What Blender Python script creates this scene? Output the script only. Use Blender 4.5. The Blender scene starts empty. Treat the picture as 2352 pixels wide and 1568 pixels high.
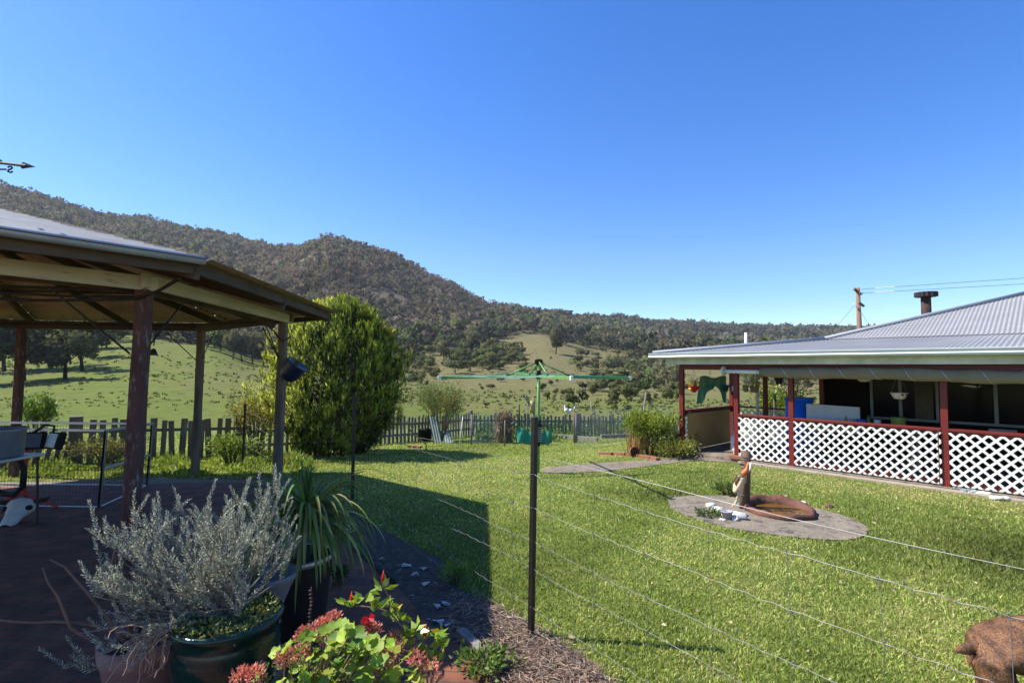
import bpy, math, random
import numpy as np
from mathutils import Vector as V, Matrix as M, noise

random.seed(7)
RNG = np.random.default_rng(11)
SC = bpy.context.scene
COL = SC.collection
rad = math.radians

# ------------------------------------------------------------------ camera
CAMZ = 2.0
PITCH, ROLL = 3.1, 0.5
cam_data = bpy.data.cameras.new('camera')
cam_data.lens = 18.0
cam_data.sensor_width = 36.0
cam_data.clip_start = 0.05
cam_data.clip_end = 6000
cam = bpy.data.objects.new('camera', cam_data)
COL.objects.link(cam)
CAM_ROT = M.Rotation(rad(90 + PITCH), 4, 'X') @ M.Rotation(rad(ROLL), 4, 'Z')
cam.matrix_world = M.Translation((0, 0, CAMZ)) @ CAM_ROT
SC.camera = cam

# ------------------------------------------------------------------ sky + sun
SUN_EL = 50.0
SHADOW = V((1.0, -0.13))            # direction in which shadows fall on the ground
wd = bpy.data.worlds.new('World')
SC.world = wd
wd.use_nodes = True
nt = wd.node_tree
sky = nt.nodes.new('ShaderNodeTexSky')
sky.sky_type = 'NISHITA'
sky.sun_disc = False
sky.sun_elevation = rad(SUN_EL)
sky.sun_rotation = math.atan2(-SHADOW.x, -SHADOW.y)
sky.altitude = 300
sky.air_density = 1.0
sky.dust_density = 0.35
sky.ozone_density = 3.0
hs = nt.nodes.new('ShaderNodeHueSaturation')
hs.inputs['Saturation'].default_value = 1.40
hs.inputs['Hue'].default_value = 0.512
hs.inputs['Value'].default_value = 1.0
bg = nt.nodes['Background']
bg.inputs['Strength'].default_value = 0.124
nt.links.new(sky.outputs[0], hs.inputs['Color'])
nt.links.new(hs.outputs[0], bg.inputs['Color'])
sl = bpy.data.lights.new('sun', 'SUN')
sl.energy = 5.0
sl.angle = rad(0.5)
sl.color = (1.0, 0.95, 0.86)
sun = bpy.data.objects.new('sun', sl)
COL.objects.link(sun)
sd = V((SHADOW.x, SHADOW.y, 0)).normalized() * math.cos(rad(SUN_EL)) + V((0, 0, -math.sin(rad(SUN_EL))))
sun.rotation_euler = sd.to_track_quat('-Z', 'Y').to_euler()
SC.view_settings.view_transform = 'Standard'
SC.view_settings.look = 'None'
SC.view_settings.gamma = 1
SC.view_settings.exposure = 0.95
SC.cycles.max_bounces = 6
SC.cycles.transparent_max_bounces = 8

# ------------------------------------------------------------------ geometry of the place
def ray(px, py):
    return (CAM_ROT.to_3x3() @ V(((px - 1176) / 1176, -(py - 784) / 1176, -1.0)))
def at(px, py, d):                  # the point seen at (px,py) that lies d metres ahead
    r = ray(px, py)
    return V((0, 0, CAMZ)) + r * (d / r.y)
def ss(a, b, x):
    t = np.clip((np.asarray(x, float) - a) / (b - a), 0, 1)
    return t * t * (3 - 2 * t)
def gz(x, y):                       # height of the yard
    z = -0.6 * ss(9, 21, y) * (1 - 0.85 * ss(2, 4.2, x) * (1 - ss(14.5, 18, y)))
    z = z - 0.10 * ss(9, 11.2, y) * (1 - ss(-6, -3.6, x)) * (1 - 0.6 * ss(13, 20, y))
    return z
def gz1(x, y): return float(gz(x, y))
def G(px, py):                      # the yard point seen at (px,py)
    r = ray(px, py)
    lo = 0.5
    d = lo
    while d < 60:
        p = V((0, 0, CAMZ)) + r * (d / r.y)
        if p.z <= gz1(p.x, p.y): break
        d += 0.02
    return V((p.x, p.y, gz1(p.x, p.y)))
def inpoly(x, y, poly):
    x = np.asarray(x); y = np.asarray(y)
    ins = np.zeros(x.shape, bool)
    n = len(poly)
    for i in range(n):
        x1, y1 = poly[i][0], poly[i][1]; x2, y2 = poly[(i + 1) % n][0], poly[(i + 1) % n][1]
        c = ((y1 > y) != (y2 > y)) & (x < (x2 - x1) * (y - y1) / (y2 - y1 + 1e-12) + x1)
        ins ^= c
    return ins

# ------------------------------------------------------------------ object helpers
WL = {}                             # world location of every parent
def tag(o, label=None, cat=None, group=None, kind=None):
    if label: o['label'] = label
    if cat: o['category'] = cat
    if group: o['group'] = group
    if kind: o['kind'] = kind
    return o
def thing(name, label, cat, loc, group=None):
    o = bpy.data.objects.new(name, None)
    o.empty_display_size = 0.1
    COL.objects.link(o)
    o.location = loc
    WL[o] = V(loc)
    return tag(o, label, cat, group)
def link(name, me, mat, parent=None, org=None, smooth=False):
    """me holds world coordinates; it becomes one object with its origin at org."""
    n = len(me.vertices)
    if org is None:
        if parent is not None: org = WL[parent]
        else:
            co = np.empty(n * 3); me.vertices.foreach_get('co', co); co = co.reshape(-1, 3)
            org = V(((co[:, 0].min() + co[:, 0].max()) / 2, (co[:, 1].min() + co[:, 1].max()) / 2, co[:, 2].min()))
    org = V(org)
    me.transform(M.Translation(-org))
    o = bpy.data.objects.new(name, me)
    COL.objects.link(o)
    if mat is not None:
        for m_ in (mat if isinstance(mat, (list, tuple)) else [mat]): me.materials.append(m_)
    if smooth:
        me.polygons.foreach_set('use_smooth', np.ones(len(me.polygons), bool))
    if parent is not None:
        o.parent = parent
        o.location = org - WL[parent]
    else:
        o.location = org
    WL[o] = org
    return o
def copy_tree(o, kids, parent=None):
    c = o.copy(); COL.objects.link(c)
    if parent is not None: c.parent = parent
    for k in kids.get(o, []): copy_tree(k, kids, c)
    return c
def kids_of(root):
    d = {}
    for ob in COL.objects:
        if ob.parent is not None: d.setdefault(ob.parent, []).append(ob)
    return d

class MB:
    def __init__(s): s.v = []; s.f = []
    def add(s, vs, fs):
        b = len(s.v); s.v += [tuple(p) for p in vs]; s.f += [tuple(i + b for i in f) for f in fs]; return s
    def box(s, c, size, rot=None):
        hx, hy, hz = size[0] / 2, size[1] / 2, size[2] / 2
        vs = [V((x, y, z)) for x in (-hx, hx) for y in (-hy, hy) for z in (-hz, hz)]
        if rot is not None: vs = [rot @ p for p in vs]
        return s.add([p + V(c) for p in vs], [(0, 1, 3, 2), (4, 6, 7, 5), (0, 4, 5, 1), (2, 3, 7, 6), (0, 2, 6, 4), (1, 5, 7, 3)])
    def beam(s, p0, p1, w, h, up=(0, 0, 1)):
        p0, p1 = V(p0), V(p1); d = (p1 - p0).normalized(); up = V(up)
        if abs(d.dot(up)) > 0.98: up = V((1, 0, 0))
        sx = d.cross(up).normalized(); sy = sx.cross(d).normalized()
        vs = [p + sx * a * w / 2 + sy * b * h / 2 for p in (p0, p1) for a, b in ((-1, -1), (1, -1), (1, 1), (-1, 1))]
        return s.add(vs, [(3, 2, 1, 0), (4, 5, 6, 7), (0, 1, 5, 4), (1, 2, 6, 5), (2, 3, 7, 6), (3, 0, 4, 7)])
    def tube(s, pts, r, n=6, cap=True):
        pts = [V(p) for p in pts]; k = len(pts)
        rs = r if isinstance(r, (list, tuple)) else [r] * k
        b = len(s.v); up = None
        for i, p in enumerate(pts):
            d = (pts[min(i + 1, k - 1)] - pts[max(i - 1, 0)])
            if d.length < 1e-9: d = V((0, 0, 1))
            d.normalize()
            if up is None: up = V((0, 0, 1)) if abs(d.z) < 0.9 else V((1, 0, 0))
            sx = d.cross(up)
            if sx.length < 1e-6: sx = d.orthogonal()
            sx.normalize(); sy = sx.cross(d).normalized(); up = sy
            for j in range(n):
                a = 2 * math.pi * j / n
                s.v.append(tuple(p + (sx * math.cos(a) + sy * math.sin(a)) * rs[i]))
        for i in range(k - 1):
            for j in range(n):
                s.f.append((b + i * n + j, b + i * n + (j + 1) % n, b + (i + 1) * n + (j + 1) % n, b + (i + 1) * n + j))
        if cap:
            s.f.append(tuple(b + j for j in reversed(range(n)))); s.f.append(tuple(b + (k - 1) * n + j for j in range(n)))
        return s
    def lathe(s, prof, c, n=24, rot=None, sx=1, sy=1, wob=0):
        b = len(s.v); k = len(prof)
        for r, z in prof:
            for j in range(n):
                a = 2 * math.pi * j / n
                q = 1 + wob * noise.noise(V((math.cos(a) * 2, math.sin(a) * 2, z * 5 + c[0])))
                p = V((r * q * math.cos(a) * sx, r * q * math.sin(a) * sy, z))
                if rot is not None: p = rot @ p
                s.v.append(tuple(p + V(c)))
        for i in range(k - 1):
            for j in range(n):
                s.f.append((b + i * n + j, b + i * n + (j + 1) % n, b + (i + 1) * n + (j + 1) % n, b + (i + 1) * n + j))
        return s
    def disc(s, c, r, n=24, rot=None, sx=1, sy=1):
        vs = [V((r * sx * math.cos(2 * math.pi * j / n), r * sy * math.sin(2 * math.pi * j / n), 0)) for j in range(n)]
        if rot is not None: vs = [rot @ p for p in vs]
        return s.add([p + V(c) for p in vs], [tuple(range(n))])
    def blob(s, c, r, sc=(1, 1, 1), n=10, m=6, nz=0.15, rot=None):
        b = len(s.v); off = V((random.random() * 50, random.random() * 50, random.random() * 50))
        for i in range(m + 1):
            th = math.pi * i / m
            for j in range(n):
                ph = 2 * math.pi * j / n
                d = V((math.sin(th) * math.cos(ph), math.sin(th) * math.sin(ph), math.cos(th)))
                q = r * (1 + nz * noise.noise(d * 1.7 + off))
                p = V((d.x * q * sc[0], d.y * q * sc[1], d.z * q * sc[2]))
                if rot is not None: p = rot @ p
                s.v.append(tuple(p + V(c)))
        for i in range(m):
            for j in range(n):
                s.f.append((b + i * n + j, b + (i + 1) * n + j, b + (i + 1) * n + (j + 1) % n, b + i * n + (j + 1) % n))
        return s
    def mesh(s, name='m'):
        me = bpy.data.meshes.new(name); me.from_pydata(s.v, [], s.f); me.update(); return me
    def build(s, name, mat, parent=None, smooth=False, org=None, bevel=0):
        o = link(name, s.mesh(name), mat, parent, org, smooth)
        if bevel:
            b = o.modifiers.new('bevel', 'BEVEL'); b.width = bevel; b.segments = 2; b.limit_method = 'ANGLE'; b.angle_limit = rad(50)
        return o

def npmesh(name, verts, faces, cols=None, nrm=None):
    verts = np.ascontiguousarray(verts, np.float32); faces = np.ascontiguousarray(faces, np.int32)
    nf, k = faces.shape
    me = bpy.data.meshes.new(name)
    me.vertices.add(len(verts)); me.vertices.foreach_set('co', verts.ravel())
    me.loops.add(nf * k); me.loops.foreach_set('vertex_index', faces.ravel())
    me.polygons.add(nf); me.polygons.foreach_set('loop_start', np.arange(nf, dtype=np.int32) * k)
    me.polygons.foreach_set('loop_total', np.full(nf, k, np.int32))
    if cols is not None:
        a = me.color_attributes.new('Col', 'FLOAT_COLOR', 'POINT')
        c = np.ones((len(verts), 4), np.float32); c[:, :3] = cols
        a.data.foreach_set('color', c.ravel())
    me.update(calc_edges=True)
    if nrm is not None:
        me.polygons.foreach_set('use_smooth', np.ones(nf, bool))
        me.normals_split_custom_set_from_vertices(np.ascontiguousarray(nrm, np.float32))
    return me
def unit(a): return a / np.maximum(np.linalg.norm(a, axis=-1, keepdims=True), 1e-9)
def cards(P, D, L, Wd, col, fold=0.15, mid=0.45):
    """one kite shaped leaf per row: base P, direction D, length L, width Wd, colour col"""
    P = np.asarray(P, float); n = len(P)
    D = unit(np.asarray(D, float)); L = np.broadcast_to(np.asarray(L, float), (n,))[:, None]; Wd = np.broadcast_to(np.asarray(Wd, float), (n,))[:, None]
    R = unit(RNG.normal(size=(n, 3)))
    S = unit(np.cross(D, R)); N = np.cross(S, D)
    a = P; b = P + D * L * mid + S * Wd / 2 + N * L * fold; c = P + D * L; d = P + D * L * mid - S * Wd / 2 + N * L * fold
    v = np.stack([a, b, c, d], 1).reshape(-1, 3)
    f = np.arange(4 * n).reshape(n, 4)
    cc = np.repeat(np.broadcast_to(np.asarray(col, float), (n, 3)), 4, 0)
    return v, f, cc
def face_out(v, out):
    """wind each leaf so that it faces along out (n,3)"""
    q = v.reshape(-1, 4, 3); N = np.cross(q[:, 2] - q[:, 0], q[:, 3] - q[:, 1]); fl = (N * out).sum(-1) < 0
    q[fl] = q[fl][:, [0, 3, 2, 1]]
    return q.reshape(-1, 3)
def merge(parts):
    vs, fs, cs = [], [], []; b = 0
    for v, f, c in parts:
        vs.append(v); fs.append(f + b); cs.append(c); b += len(v)
    return np.concatenate(vs), np.concatenate(fs), np.concatenate(cs)
def jit(base, n, amt=0.25, hue=0.08):
    base = np.asarray(base, float)
    k = np.exp(RNG.normal(0, amt, (n, 1)))
    return np.clip(base * k * (1 + RNG.normal(0, hue, (n, 3))), 0.002, 0.95)
def rdir(n): return unit(RNG.normal(size=(n, 3)))

# ------------------------------------------------------------------ materials
def node(nt, t, **kw):
    n = nt.nodes.new(t)
    for k, v in kw.items(): setattr(n, k, v)
    return n
def pmat(name, c1, c2=None, scale=6, rough=0.7, bump=0.0, stretch=(1, 1, 1), metal=0, c3=None, spread=(0.35, 0.65), bscale=None, detail=6, spec=0.4, c3at=0.62):
    m = bpy.data.materials.new(name); m.use_nodes = True
    nt = m.node_tree; bs = nt.nodes['Principled BSDF']
    bs.inputs['Roughness'].default_value = rough; bs.inputs['Metallic'].default_value = metal
    bs.inputs['Specular IOR Level'].default_value = spec
    if c2 is None: c2 = tuple(x * 0.75 for x in c1)
    tc = node(nt, 'ShaderNodeTexCoord'); mp = node(nt, 'ShaderNodeMapping'); mp.inputs['Scale'].default_value = stretch
    nz = node(nt, 'ShaderNodeTexNoise'); nz.inputs['Scale'].default_value = scale; nz.inputs['Detail'].default_value = detail; nz.inputs['Roughness'].default_value = 0.65
    rp = node(nt, 'ShaderNodeValToRGB')
    e = rp.color_ramp.elements
    e[0].position, e[1].position = spread
    e[0].color = (*c1, 1); e[1].color = (*c2, 1)
    nt.links.new(tc.outputs['Object'], mp.inputs['Vector']); nt.links.new(mp.outputs[0], nz.inputs['Vector'])
    nt.links.new(nz.outputs['Fac'], rp.inputs['Fac'])
    out = rp.outputs[0]
    if c3 is not None:
        n2 = node(nt, 'ShaderNodeTexNoise'); n2.inputs['Scale'].default_value = scale * 2.7; n2.inputs['Detail'].default_value = 8; n2.inputs['Roughness'].default_value = 0.75
        nt.links.new(mp.outputs[0], n2.inputs['Vector'])
        r2 = node(nt, 'ShaderNodeValToRGB'); r2.color_ramp.elements[0].position = c3at - 0.05; r2.color_ramp.elements[1].position = c3at + 0.05
        nt.links.new(n2.outputs['Fac'], r2.inputs['Fac'])
        mx = node(nt, 'ShaderNodeMix', data_type='RGBA'); mx.inputs[7].default_value = (*c3, 1)
        nt.links.new(r2.outputs[0], mx.inputs[0]); nt.links.new(out, mx.inputs[6]); out = mx.outputs[2]
    nt.links.new(out, bs.inputs['Base Color'])
    if bump:
        n3 = node(nt, 'ShaderNodeTexNoise'); n3.inputs['Scale'].default_value = bscale or scale * 4; n3.inputs['Detail'].default_value = 8
        nt.links.new(mp.outputs[0], n3.inputs['Vector'])
        bp = node(nt, 'ShaderNodeBump'); bp.inputs['Strength'].default_value = bump; bp.inputs['Distance'].default_value = 0.02
        nt.links.new(n3.outputs['Fac'], bp.inputs['Height']); nt.links.new(bp.outputs[0], bs.inputs['Normal'])
    return m
def leafmat(name, rough=0.55, tr=0.35, spec=0.3, tint=(1.25, 1.2, 0.55)):
    m = bpy.data.materials.new(name); m.use_nodes = True
    nt = m.node_tree; bs = nt.nodes['Principled BSDF']
    bs.inputs['Roughness'].default_value = rough; bs.inputs['Specular IOR Level'].default_value = spec
    at_ = node(nt, 'ShaderNodeAttribute', attribute_name='Col')
    nt.links.new(at_.outputs['Color'], bs.inputs['Base Color'])
    if tr:
        tl = node(nt, 'ShaderNodeBsdfTranslucent')
        mu = node(nt, 'ShaderNodeMix', data_type='RGBA', blend_type='MULTIPLY'); mu.inputs[0].default_value = 1; mu.inputs[7].default_value = (*tint, 1)
        nt.links.new(at_.outputs['Color'], mu.inputs[6]); nt.links.new(mu.outputs[2], tl.inputs['Color'])
        mx = node(nt, 'ShaderNodeMixShader'); mx.inputs[0].default_value = tr
        nt.links.new(bs.outputs[0], mx.inputs[1]); nt.links.new(tl.outputs[0], mx.inputs[2])
        nt.links.new(mx.outputs[0], nt.nodes['Material Output'].inputs['Surface'])
    return m
MT = {}
MT['leaf'] = leafmat('leaf')
MT['conifer'] = leafmat('conifer', .6, .08, .12)
MT['grass'] = leafmat('grass', .6, .45, .2, (1.15, 1.1, .6))
MT['lining'] = pmat('lining', (.27, .185, .13), (.38, .28, .20), 2.5, .75, .1, c3=(.12, .075, .05), c3at=.62)
MT['leaf_grey'] = leafmat('leaf_grey', .6, .25, .3, (1, 1, .85))
MT['leaf_gloss'] = leafmat('leaf_gloss', 0.35, 0.35, 0.5)
MT['leaf_far'] = leafmat('leaf_far', 0.8, 0.40, 0.05, (1.1, 1.05, 0.75))
MT['straw'] = leafmat('straw', 0.8, 0.1, 0.2, (1, 1, 1))
MT['bark'] = pmat('bark', (.10, .075, .055), (.20, .17, .14), 8, 0.9, 0.6, (1, 1, .3))
MT['grey_wood'] = pmat('grey_wood', (.13, .115, .10), (.25, .225, .195), 9, 0.9, 0.5, (1, 1, .12), c3=(.07, .06, .05), c3at=.66)
MT['brown_wood'] = pmat('brown_wood', (.105, .080, .060), (.20, .16, .125), 9, .9, .5, (1, 1, .12), c3=(.06, .045, .035), c3at=.64)
MT['dark_wood'] = pmat('dark_wood', (.045, .032, .024), (.10, .075, .055), 7, 0.9, 0.4, (1, 1, .2))
MT['red_post'] = pmat('red_post', (.060, .022, .018), (.105, .050, .042), 7, 0.85, 0.5, (1, 1, .3), c3=(.22, .19, .17), c3at=.59)
MT['brown_post'] = pmat('brown_post', (.075, .055, .042), (.18, .15, .12), 8, 0.9, 0.5, (1, 1, .12), c3=(.26, .24, .21), c3at=.66)
MT['cream_beam'] = pmat('cream_beam', (.36, .33, .24), (.52, .48, .37), 5, 0.85, 0.4, (1, 1, .2), c3=(.12, .10, .07), c3at=.62)
MT['galv'] = pmat('galv', (.26, .27, .28), (.36, .37, .38), 5, 0.42, 0.05, metal=0.35)
MT['roof_top'] = pmat('roof_top', (.32, .31, .285), (.42, .41, .38), 2.5, 0.6, 0.05, metal=0.1, c3=(.30, .26, .22), c3at=.66)
MT['roof_house'] = pmat('roof_house', (.235, .235, .235), (.275, .275, .275), 1.2, 0.6, 0.03, metal=0, spec=.15, c3=(.27, .25, .26), c3at=.68)
MT['white'] = pmat('white', (.80, .785, .735), (.69, .67, .61), 4, 0.5, 0.03)
MT['fascia'] = pmat('fascia', (.72, .72, .64), (.52, .52, .42), 3, 0.6, 0.1, c3=(.25, .20, .12), c3at=.7)
MT['red_paint'] = pmat('red_paint', (.17, .018, .013), (.13, .014, .012), 4, 0.45, 0.05)
MT['black'] = pmat('black', (.012, .012, .013), (.02, .02, .02), 8, 0.6, spec=.2)
MT['black_steel'] = pmat('black_steel', (.012, .010, .010), (.035, .022, .016), 12, 0.5, 0.1)
MT['wire'] = pmat('wire', (.22, .22, .23), (.15, .15, .15), 6, 0.5, metal=0.3, c3=(.23, .07, .025), c3at=.60)
MT['alu'] = pmat('alu', (.55, .56, .57), (.45, .46, .47), 6, 0.35, metal=0.6)
MT['green_paint'] = pmat('green_paint', (.16, .33, .085), (.13, .28, .07), 5, 0.4)
MT['line_green'] = pmat('line_green', (.01, .20, .12), (.015, .26, .16), 5, 0.5)
MT['concrete'] = pmat('concrete', (.165, .135, .10), (.24, .20, .15), 2.2, 0.95, 1.0, bscale=30, c3=(.085, .075, .062), c3at=.56)
MT['terracotta'] = pmat('terracotta', (.27, .105, .06), (.20, .075, .045), 9, 0.8, 0.15)
MT['rock_red'] = pmat('rock_red', (.15, .060, .036), (.085, .036, .025), 7, 0.75, 0.8, bscale=16)
MT['canvas'] = pmat('canvas', (.24, .195, .12), (.20, .165, .10), 2, 0.9, 0.2, bscale=40)
MT['glaze'] = pmat('glaze', (.006, .042, .030), (.003, .016, .013), 3, 0.2, 0.06, (1, 1, 4), spec=0.5)
MT['soil'] = pmat('soil', (.05, .035, .025), (.10, .075, .05), 10, 0.95, 0.8)
MT['bone'] = pmat('bone', (.62, .60, .54), (.50, .47, .40), 8, 0.8, 0.3)
MT['blue'] = pmat('blue', (.01, .16, .75), (.01, .13, .62), 4, 0.4)
MT['red'] = pmat('red', (.55, .02, .012), (.42, .015, .01), 6, 0.4)
MT['rust'] = pmat('rust', (.085, .036, .024), (.03, .02, .018), 8, 0.85, 0.4)
MT['glass'] = pmat('glass', (.006, .007, .008), (.009, .01, .011), 2, 0.10, spec=.06)
MT['curtain'] = pmat('curtain', (.12, .105, .07), (.08, .07, .045), 5, 0.9)
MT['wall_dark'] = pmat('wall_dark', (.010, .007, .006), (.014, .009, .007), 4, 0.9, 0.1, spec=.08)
MT['cardboard'] = pmat('cardboard', (.52, .33, .12), (.44, .27, .095), 2.2, 0.85, 0.1)
MT['shade_cloth'] = pmat('shade_cloth', (.012, .20, .15), (.02, .28, .21), 5, 0.8, 0.3)
# ------------------------------------------------------------------ hills
CTRL = {
 -2600: [(22,1000),(60,900),(120,760),(250,560),(450,430),(700,520),(1300,700)],
 -800: [(22,1005),(60,905),(120,770),(250,540),(450,360),(700,420),(1300,620)],
 0:    [(22,1003),(40,950),(80,862),(130,785),(200,690),(300,570),(460,434),(700,520),(1300,680)],
 300:  [(22,1003),(40,945),(80,862),(120,800),(150,772),(260,640),(400,550),(520,502),(700,560),(1300,700)],
 480:  [(22,1000),(40,950),(80,872),(120,820),(150,798),(260,670),(400,585),(560,537),(750,590),(1300,710)],
 600:  [(22,1000),(40,945),(80,885),(120,852),(150,838),(260,715),(400,620),(600,560),(800,610),(1300,720)],
 670:  [(22,1000),(40,945),(80,890),(120,855),(150,835),(260,702),(380,620),(540,570),(800,630),(1300,720)],
 710:  [(22,1000),(40,945),(80,892),(120,857),(150,832),(260,690),(380,602),(455,562),(490,562),(700,640),(1300,730)],
 760:  [(22,1000),(40,945),(80,892),(120,857),(150,832),(260,690),(380,600),(450,553),(490,553),(700,640),(1300,730)],
 860:  [(22,1000),(40,945),(80,895),(130,855),(190,810),(280,710),(380,622),(450,580),(480,580),(700,670),(1300,740)],
 1000: [(22,998),(45,945),(90,895),(150,845),(210,800),(300,735),(400,674),(470,640),(700,690),(1300,745)],
 1130: [(22,995),(45,945),(90,900),(150,850),(220,802),(320,762),(430,718),(500,700),(700,725),(1300,760)],
 1250: [(22,995),(45,945),(90,902),(150,852),(220,797),(320,767),(450,741),(560,726),(800,745),(1300,770)],
 1400: [(22,995),(45,945),(90,905),(150,865),(220,822),(320,797),(480,766),(680,737),(900,750),(1300,775)],
 1560: [(22,995),(45,945),(90,905),(150,870),(230,837),(330,812),(520,781),(800,750),(1000,757),(1300,775)],
 1760: [(22,995),(45,948),(90,908),(150,876),(230,847),(330,822),(520,791),(900,756),(1300,780)],
 2000: [(22,995),(45,948),(90,910),(150,878),(230,850),(330,826),(520,793),(1000,757),(1300,778)],
 2400: [(22,995),(45,950),(90,912),(150,880),(230,850),(330,826),(520,795),(1050,760),(1300,778)],
 4900: [(22,995),(45,950),(90,912),(150,880),(230,850),(330,826),(520,795),(1050,760),(1300,778)],
}
CK = sorted(CTRL)
DEP = np.exp(np.linspace(math.log(22), math.log(1300), 150))
CG = []
for k in CK:
    c = CTRL[k]; yy = np.interp(np.log(DEP), np.log([a for a, b in c]), [b for a, b in c])
    ker = np.array([1, 2, 3, 4, 3, 2, 1], float); ker /= ker.sum()
    CG.append(np.convolve(np.pad(yy, 3, mode='edge'), ker, 'valid'))
CG = np.array(CG)
def py_of(px, d):                   # seen height of the land at column px, distance d
    px = np.asarray(px, float); d = np.asarray(d, float)
    ci = np.clip(np.searchsorted(CK, px) - 1, 0, len(CK) - 2)
    ck = np.array(CK, float); t = (px - ck[ci]) / (ck[ci + 1] - ck[ci]); t = np.clip(t, 0, 1); t = t * t * (3 - 2 * t) * 0.5 + t * 0.5
    fd = np.clip((np.log(d) - math.log(22)) / (math.log(1300) - math.log(22)) * (len(DEP) - 1), 0, len(DEP) - 1.001)
    di = fd.astype(int); u = fd - di
    a = CG[ci, di] * (1 - u) + CG[ci, di + 1] * u; b = CG[ci + 1, di] * (1 - u) + CG[ci + 1, di + 1] * u
    return a * (1 - t) + b * t
R3 = np.array(CAM_ROT.to_3x3())
def atn(px, py, d):
    px = np.asarray(px, float); py = np.asarray(py, float); d = np.asarray(d, float)
    q = np.stack([(px - 1176) / 1176, -(py - 784) / 1176, -np.ones_like(px)], -1) @ R3.T
    q = q * (d / q[..., 1])[..., None]
    q[..., 2] += CAMZ
    return q
def bump_n(x, y):
    return (np.sin(x * .071 + 1.3) * np.sin(y * .053 + .4) * .5 + np.sin(x * .031 + y * .022) * .7 + np.sin(x * .17 - y * .11) * .18)
def land(px, d):
    p = atn(px, py_of(px, d), d)
    p[..., 2] += bump_n(p[..., 0], p[..., 1]) * np.clip((np.asarray(d) - 30) / 200, 0, 1.6)
    return p
def T(px, py):                      # land point seen at (px,py)
    ds = np.exp(np.linspace(math.log(24), math.log(900), 700)); yy = py_of(np.full(700, px), ds)
    i = np.argmax(yy <= py)
    return V(land(np.array([float(px)]), np.array([ds[i]]))[0])

pxs = np.concatenate([np.linspace(-2600, -850, 30), np.linspace(-800, 2600, 240), np.linspace(2700, 4900, 30)])
dd = np.exp(np.linspace(math.log(22), math.log(1300), 150)); dd = np.concatenate([[20.5], dd])
PX, DD = np.meshgrid(pxs, dd)
HV = land(PX, np.maximum(DD, 22))
j = land(PX[:1], np.full((1, len(pxs)), 20.5)); HV[0] = j[0]; HV[0, :, 2] = -1.35
nr, nc = PX.shape
idx = np.arange(nr * nc).reshape(nr, nc)
HF = np.stack([idx[:-1, :-1], idx[:-1, 1:], idx[1:, 1:], idx[1:, :-1]], -1).reshape(-1, 4)
fmask = (PX > -3000) & (np.vstack([py_of(PX, np.maximum(DD, 22))]) < np.interp(PX, [-900, -300, 0, 230, 300, 400, 480, 560, 620, 800, 900, 960, 1040, 1150, 1200, 1300, 1450, 1560, 1700, 3300], [640, 760, 800, 790, 768, 778, 800, 822, 842, 850, 838, 812, 800, 782, 768, 790, 812, 832, 850, 855]) - 6)
dry = np.clip((PX - 500) / 600, 0, 1) * np.clip((DD - 40) / 80, 0, 1)
hc = np.array([.118, .148, .026])[None, None] * (1 - dry[..., None]) + np.array([.150, .132, .056])[None, None] * dry[..., None]
hc = np.where(fmask[..., None], np.array([.10, .085, .06])[None, None], hc)
me = npmesh('hills', HV.reshape(-1, 3), HF, hc.reshape(-1, 3))
def hillmat():
    m = bpy.data.materials.new('pasture'); m.use_nodes = True; nt = m.node_tree; bs = nt.nodes['Principled BSDF']
    bs.inputs['Roughness'].default_value = 0.95; bs.inputs['Specular IOR Level'].default_value = 0.1
    a = node(nt, 'ShaderNodeAttribute', attribute_name='Col'); tc = node(nt, 'ShaderNodeTexCoord')
    def nz(s, d=8, r=.65):
        n = node(nt, 'ShaderNodeTexNoise'); n.inputs['Scale'].default_value = s; n.inputs['Detail'].default_value = d; n.inputs['Roughness'].default_value = r
        nt.links.new(tc.outputs['Object'], n.inputs['Vector']); return n
    def ramp(n, p0, p1, c0=(0, 0, 0), c1=(1, 1, 1)):
        r = node(nt, 'ShaderNodeValToRGB'); e = r.color_ramp.elements; e[0].position = p0; e[1].position = p1; e[0].color = (*c0, 1); e[1].color = (*c1, 1)
        nt.links.new(n.outputs['Fac'], r.inputs['Fac']); return r
    def mix(f, x, col):
        k = node(nt, 'ShaderNodeMix', data_type='RGBA'); nt.links.new(f.outputs[0], k.inputs[0]); nt.links.new(x, k.inputs[6]); k.inputs[7].default_value = (*col, 1); return k.outputs[2]
    c = a.outputs['Color']
    c = mix(ramp(nz(.035), .45, .75), c, (.165, .140, .058))
    c = mix(ramp(nz(.022, 10, .7), .60, .68), c, (.085, .05, .03))
    c = mix(ramp(nz(.11, 10, .75), .55, .75), c, (.080, .085, .026))
    c = mix(ramp(nz(.6, 10, .8), .50, .72), c, (.045, .045, .016))
    nt.links.new(c, bs.inputs['Base Color'])
    b = node(nt, 'ShaderNodeBump'); b.inputs['Strength'].default_value = .6; b.inputs['Distance'].default_value = .5
    nt.links.new(nz(.8, 10, .8).outputs['Fac'], b.inputs['Height']); nt.links.new(b.outputs[0], bs.inputs['Normal'])
    return m
tag(link('hills', me, hillmat(), org=(0, 0, 0), smooth=True), kind='structure')

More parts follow.
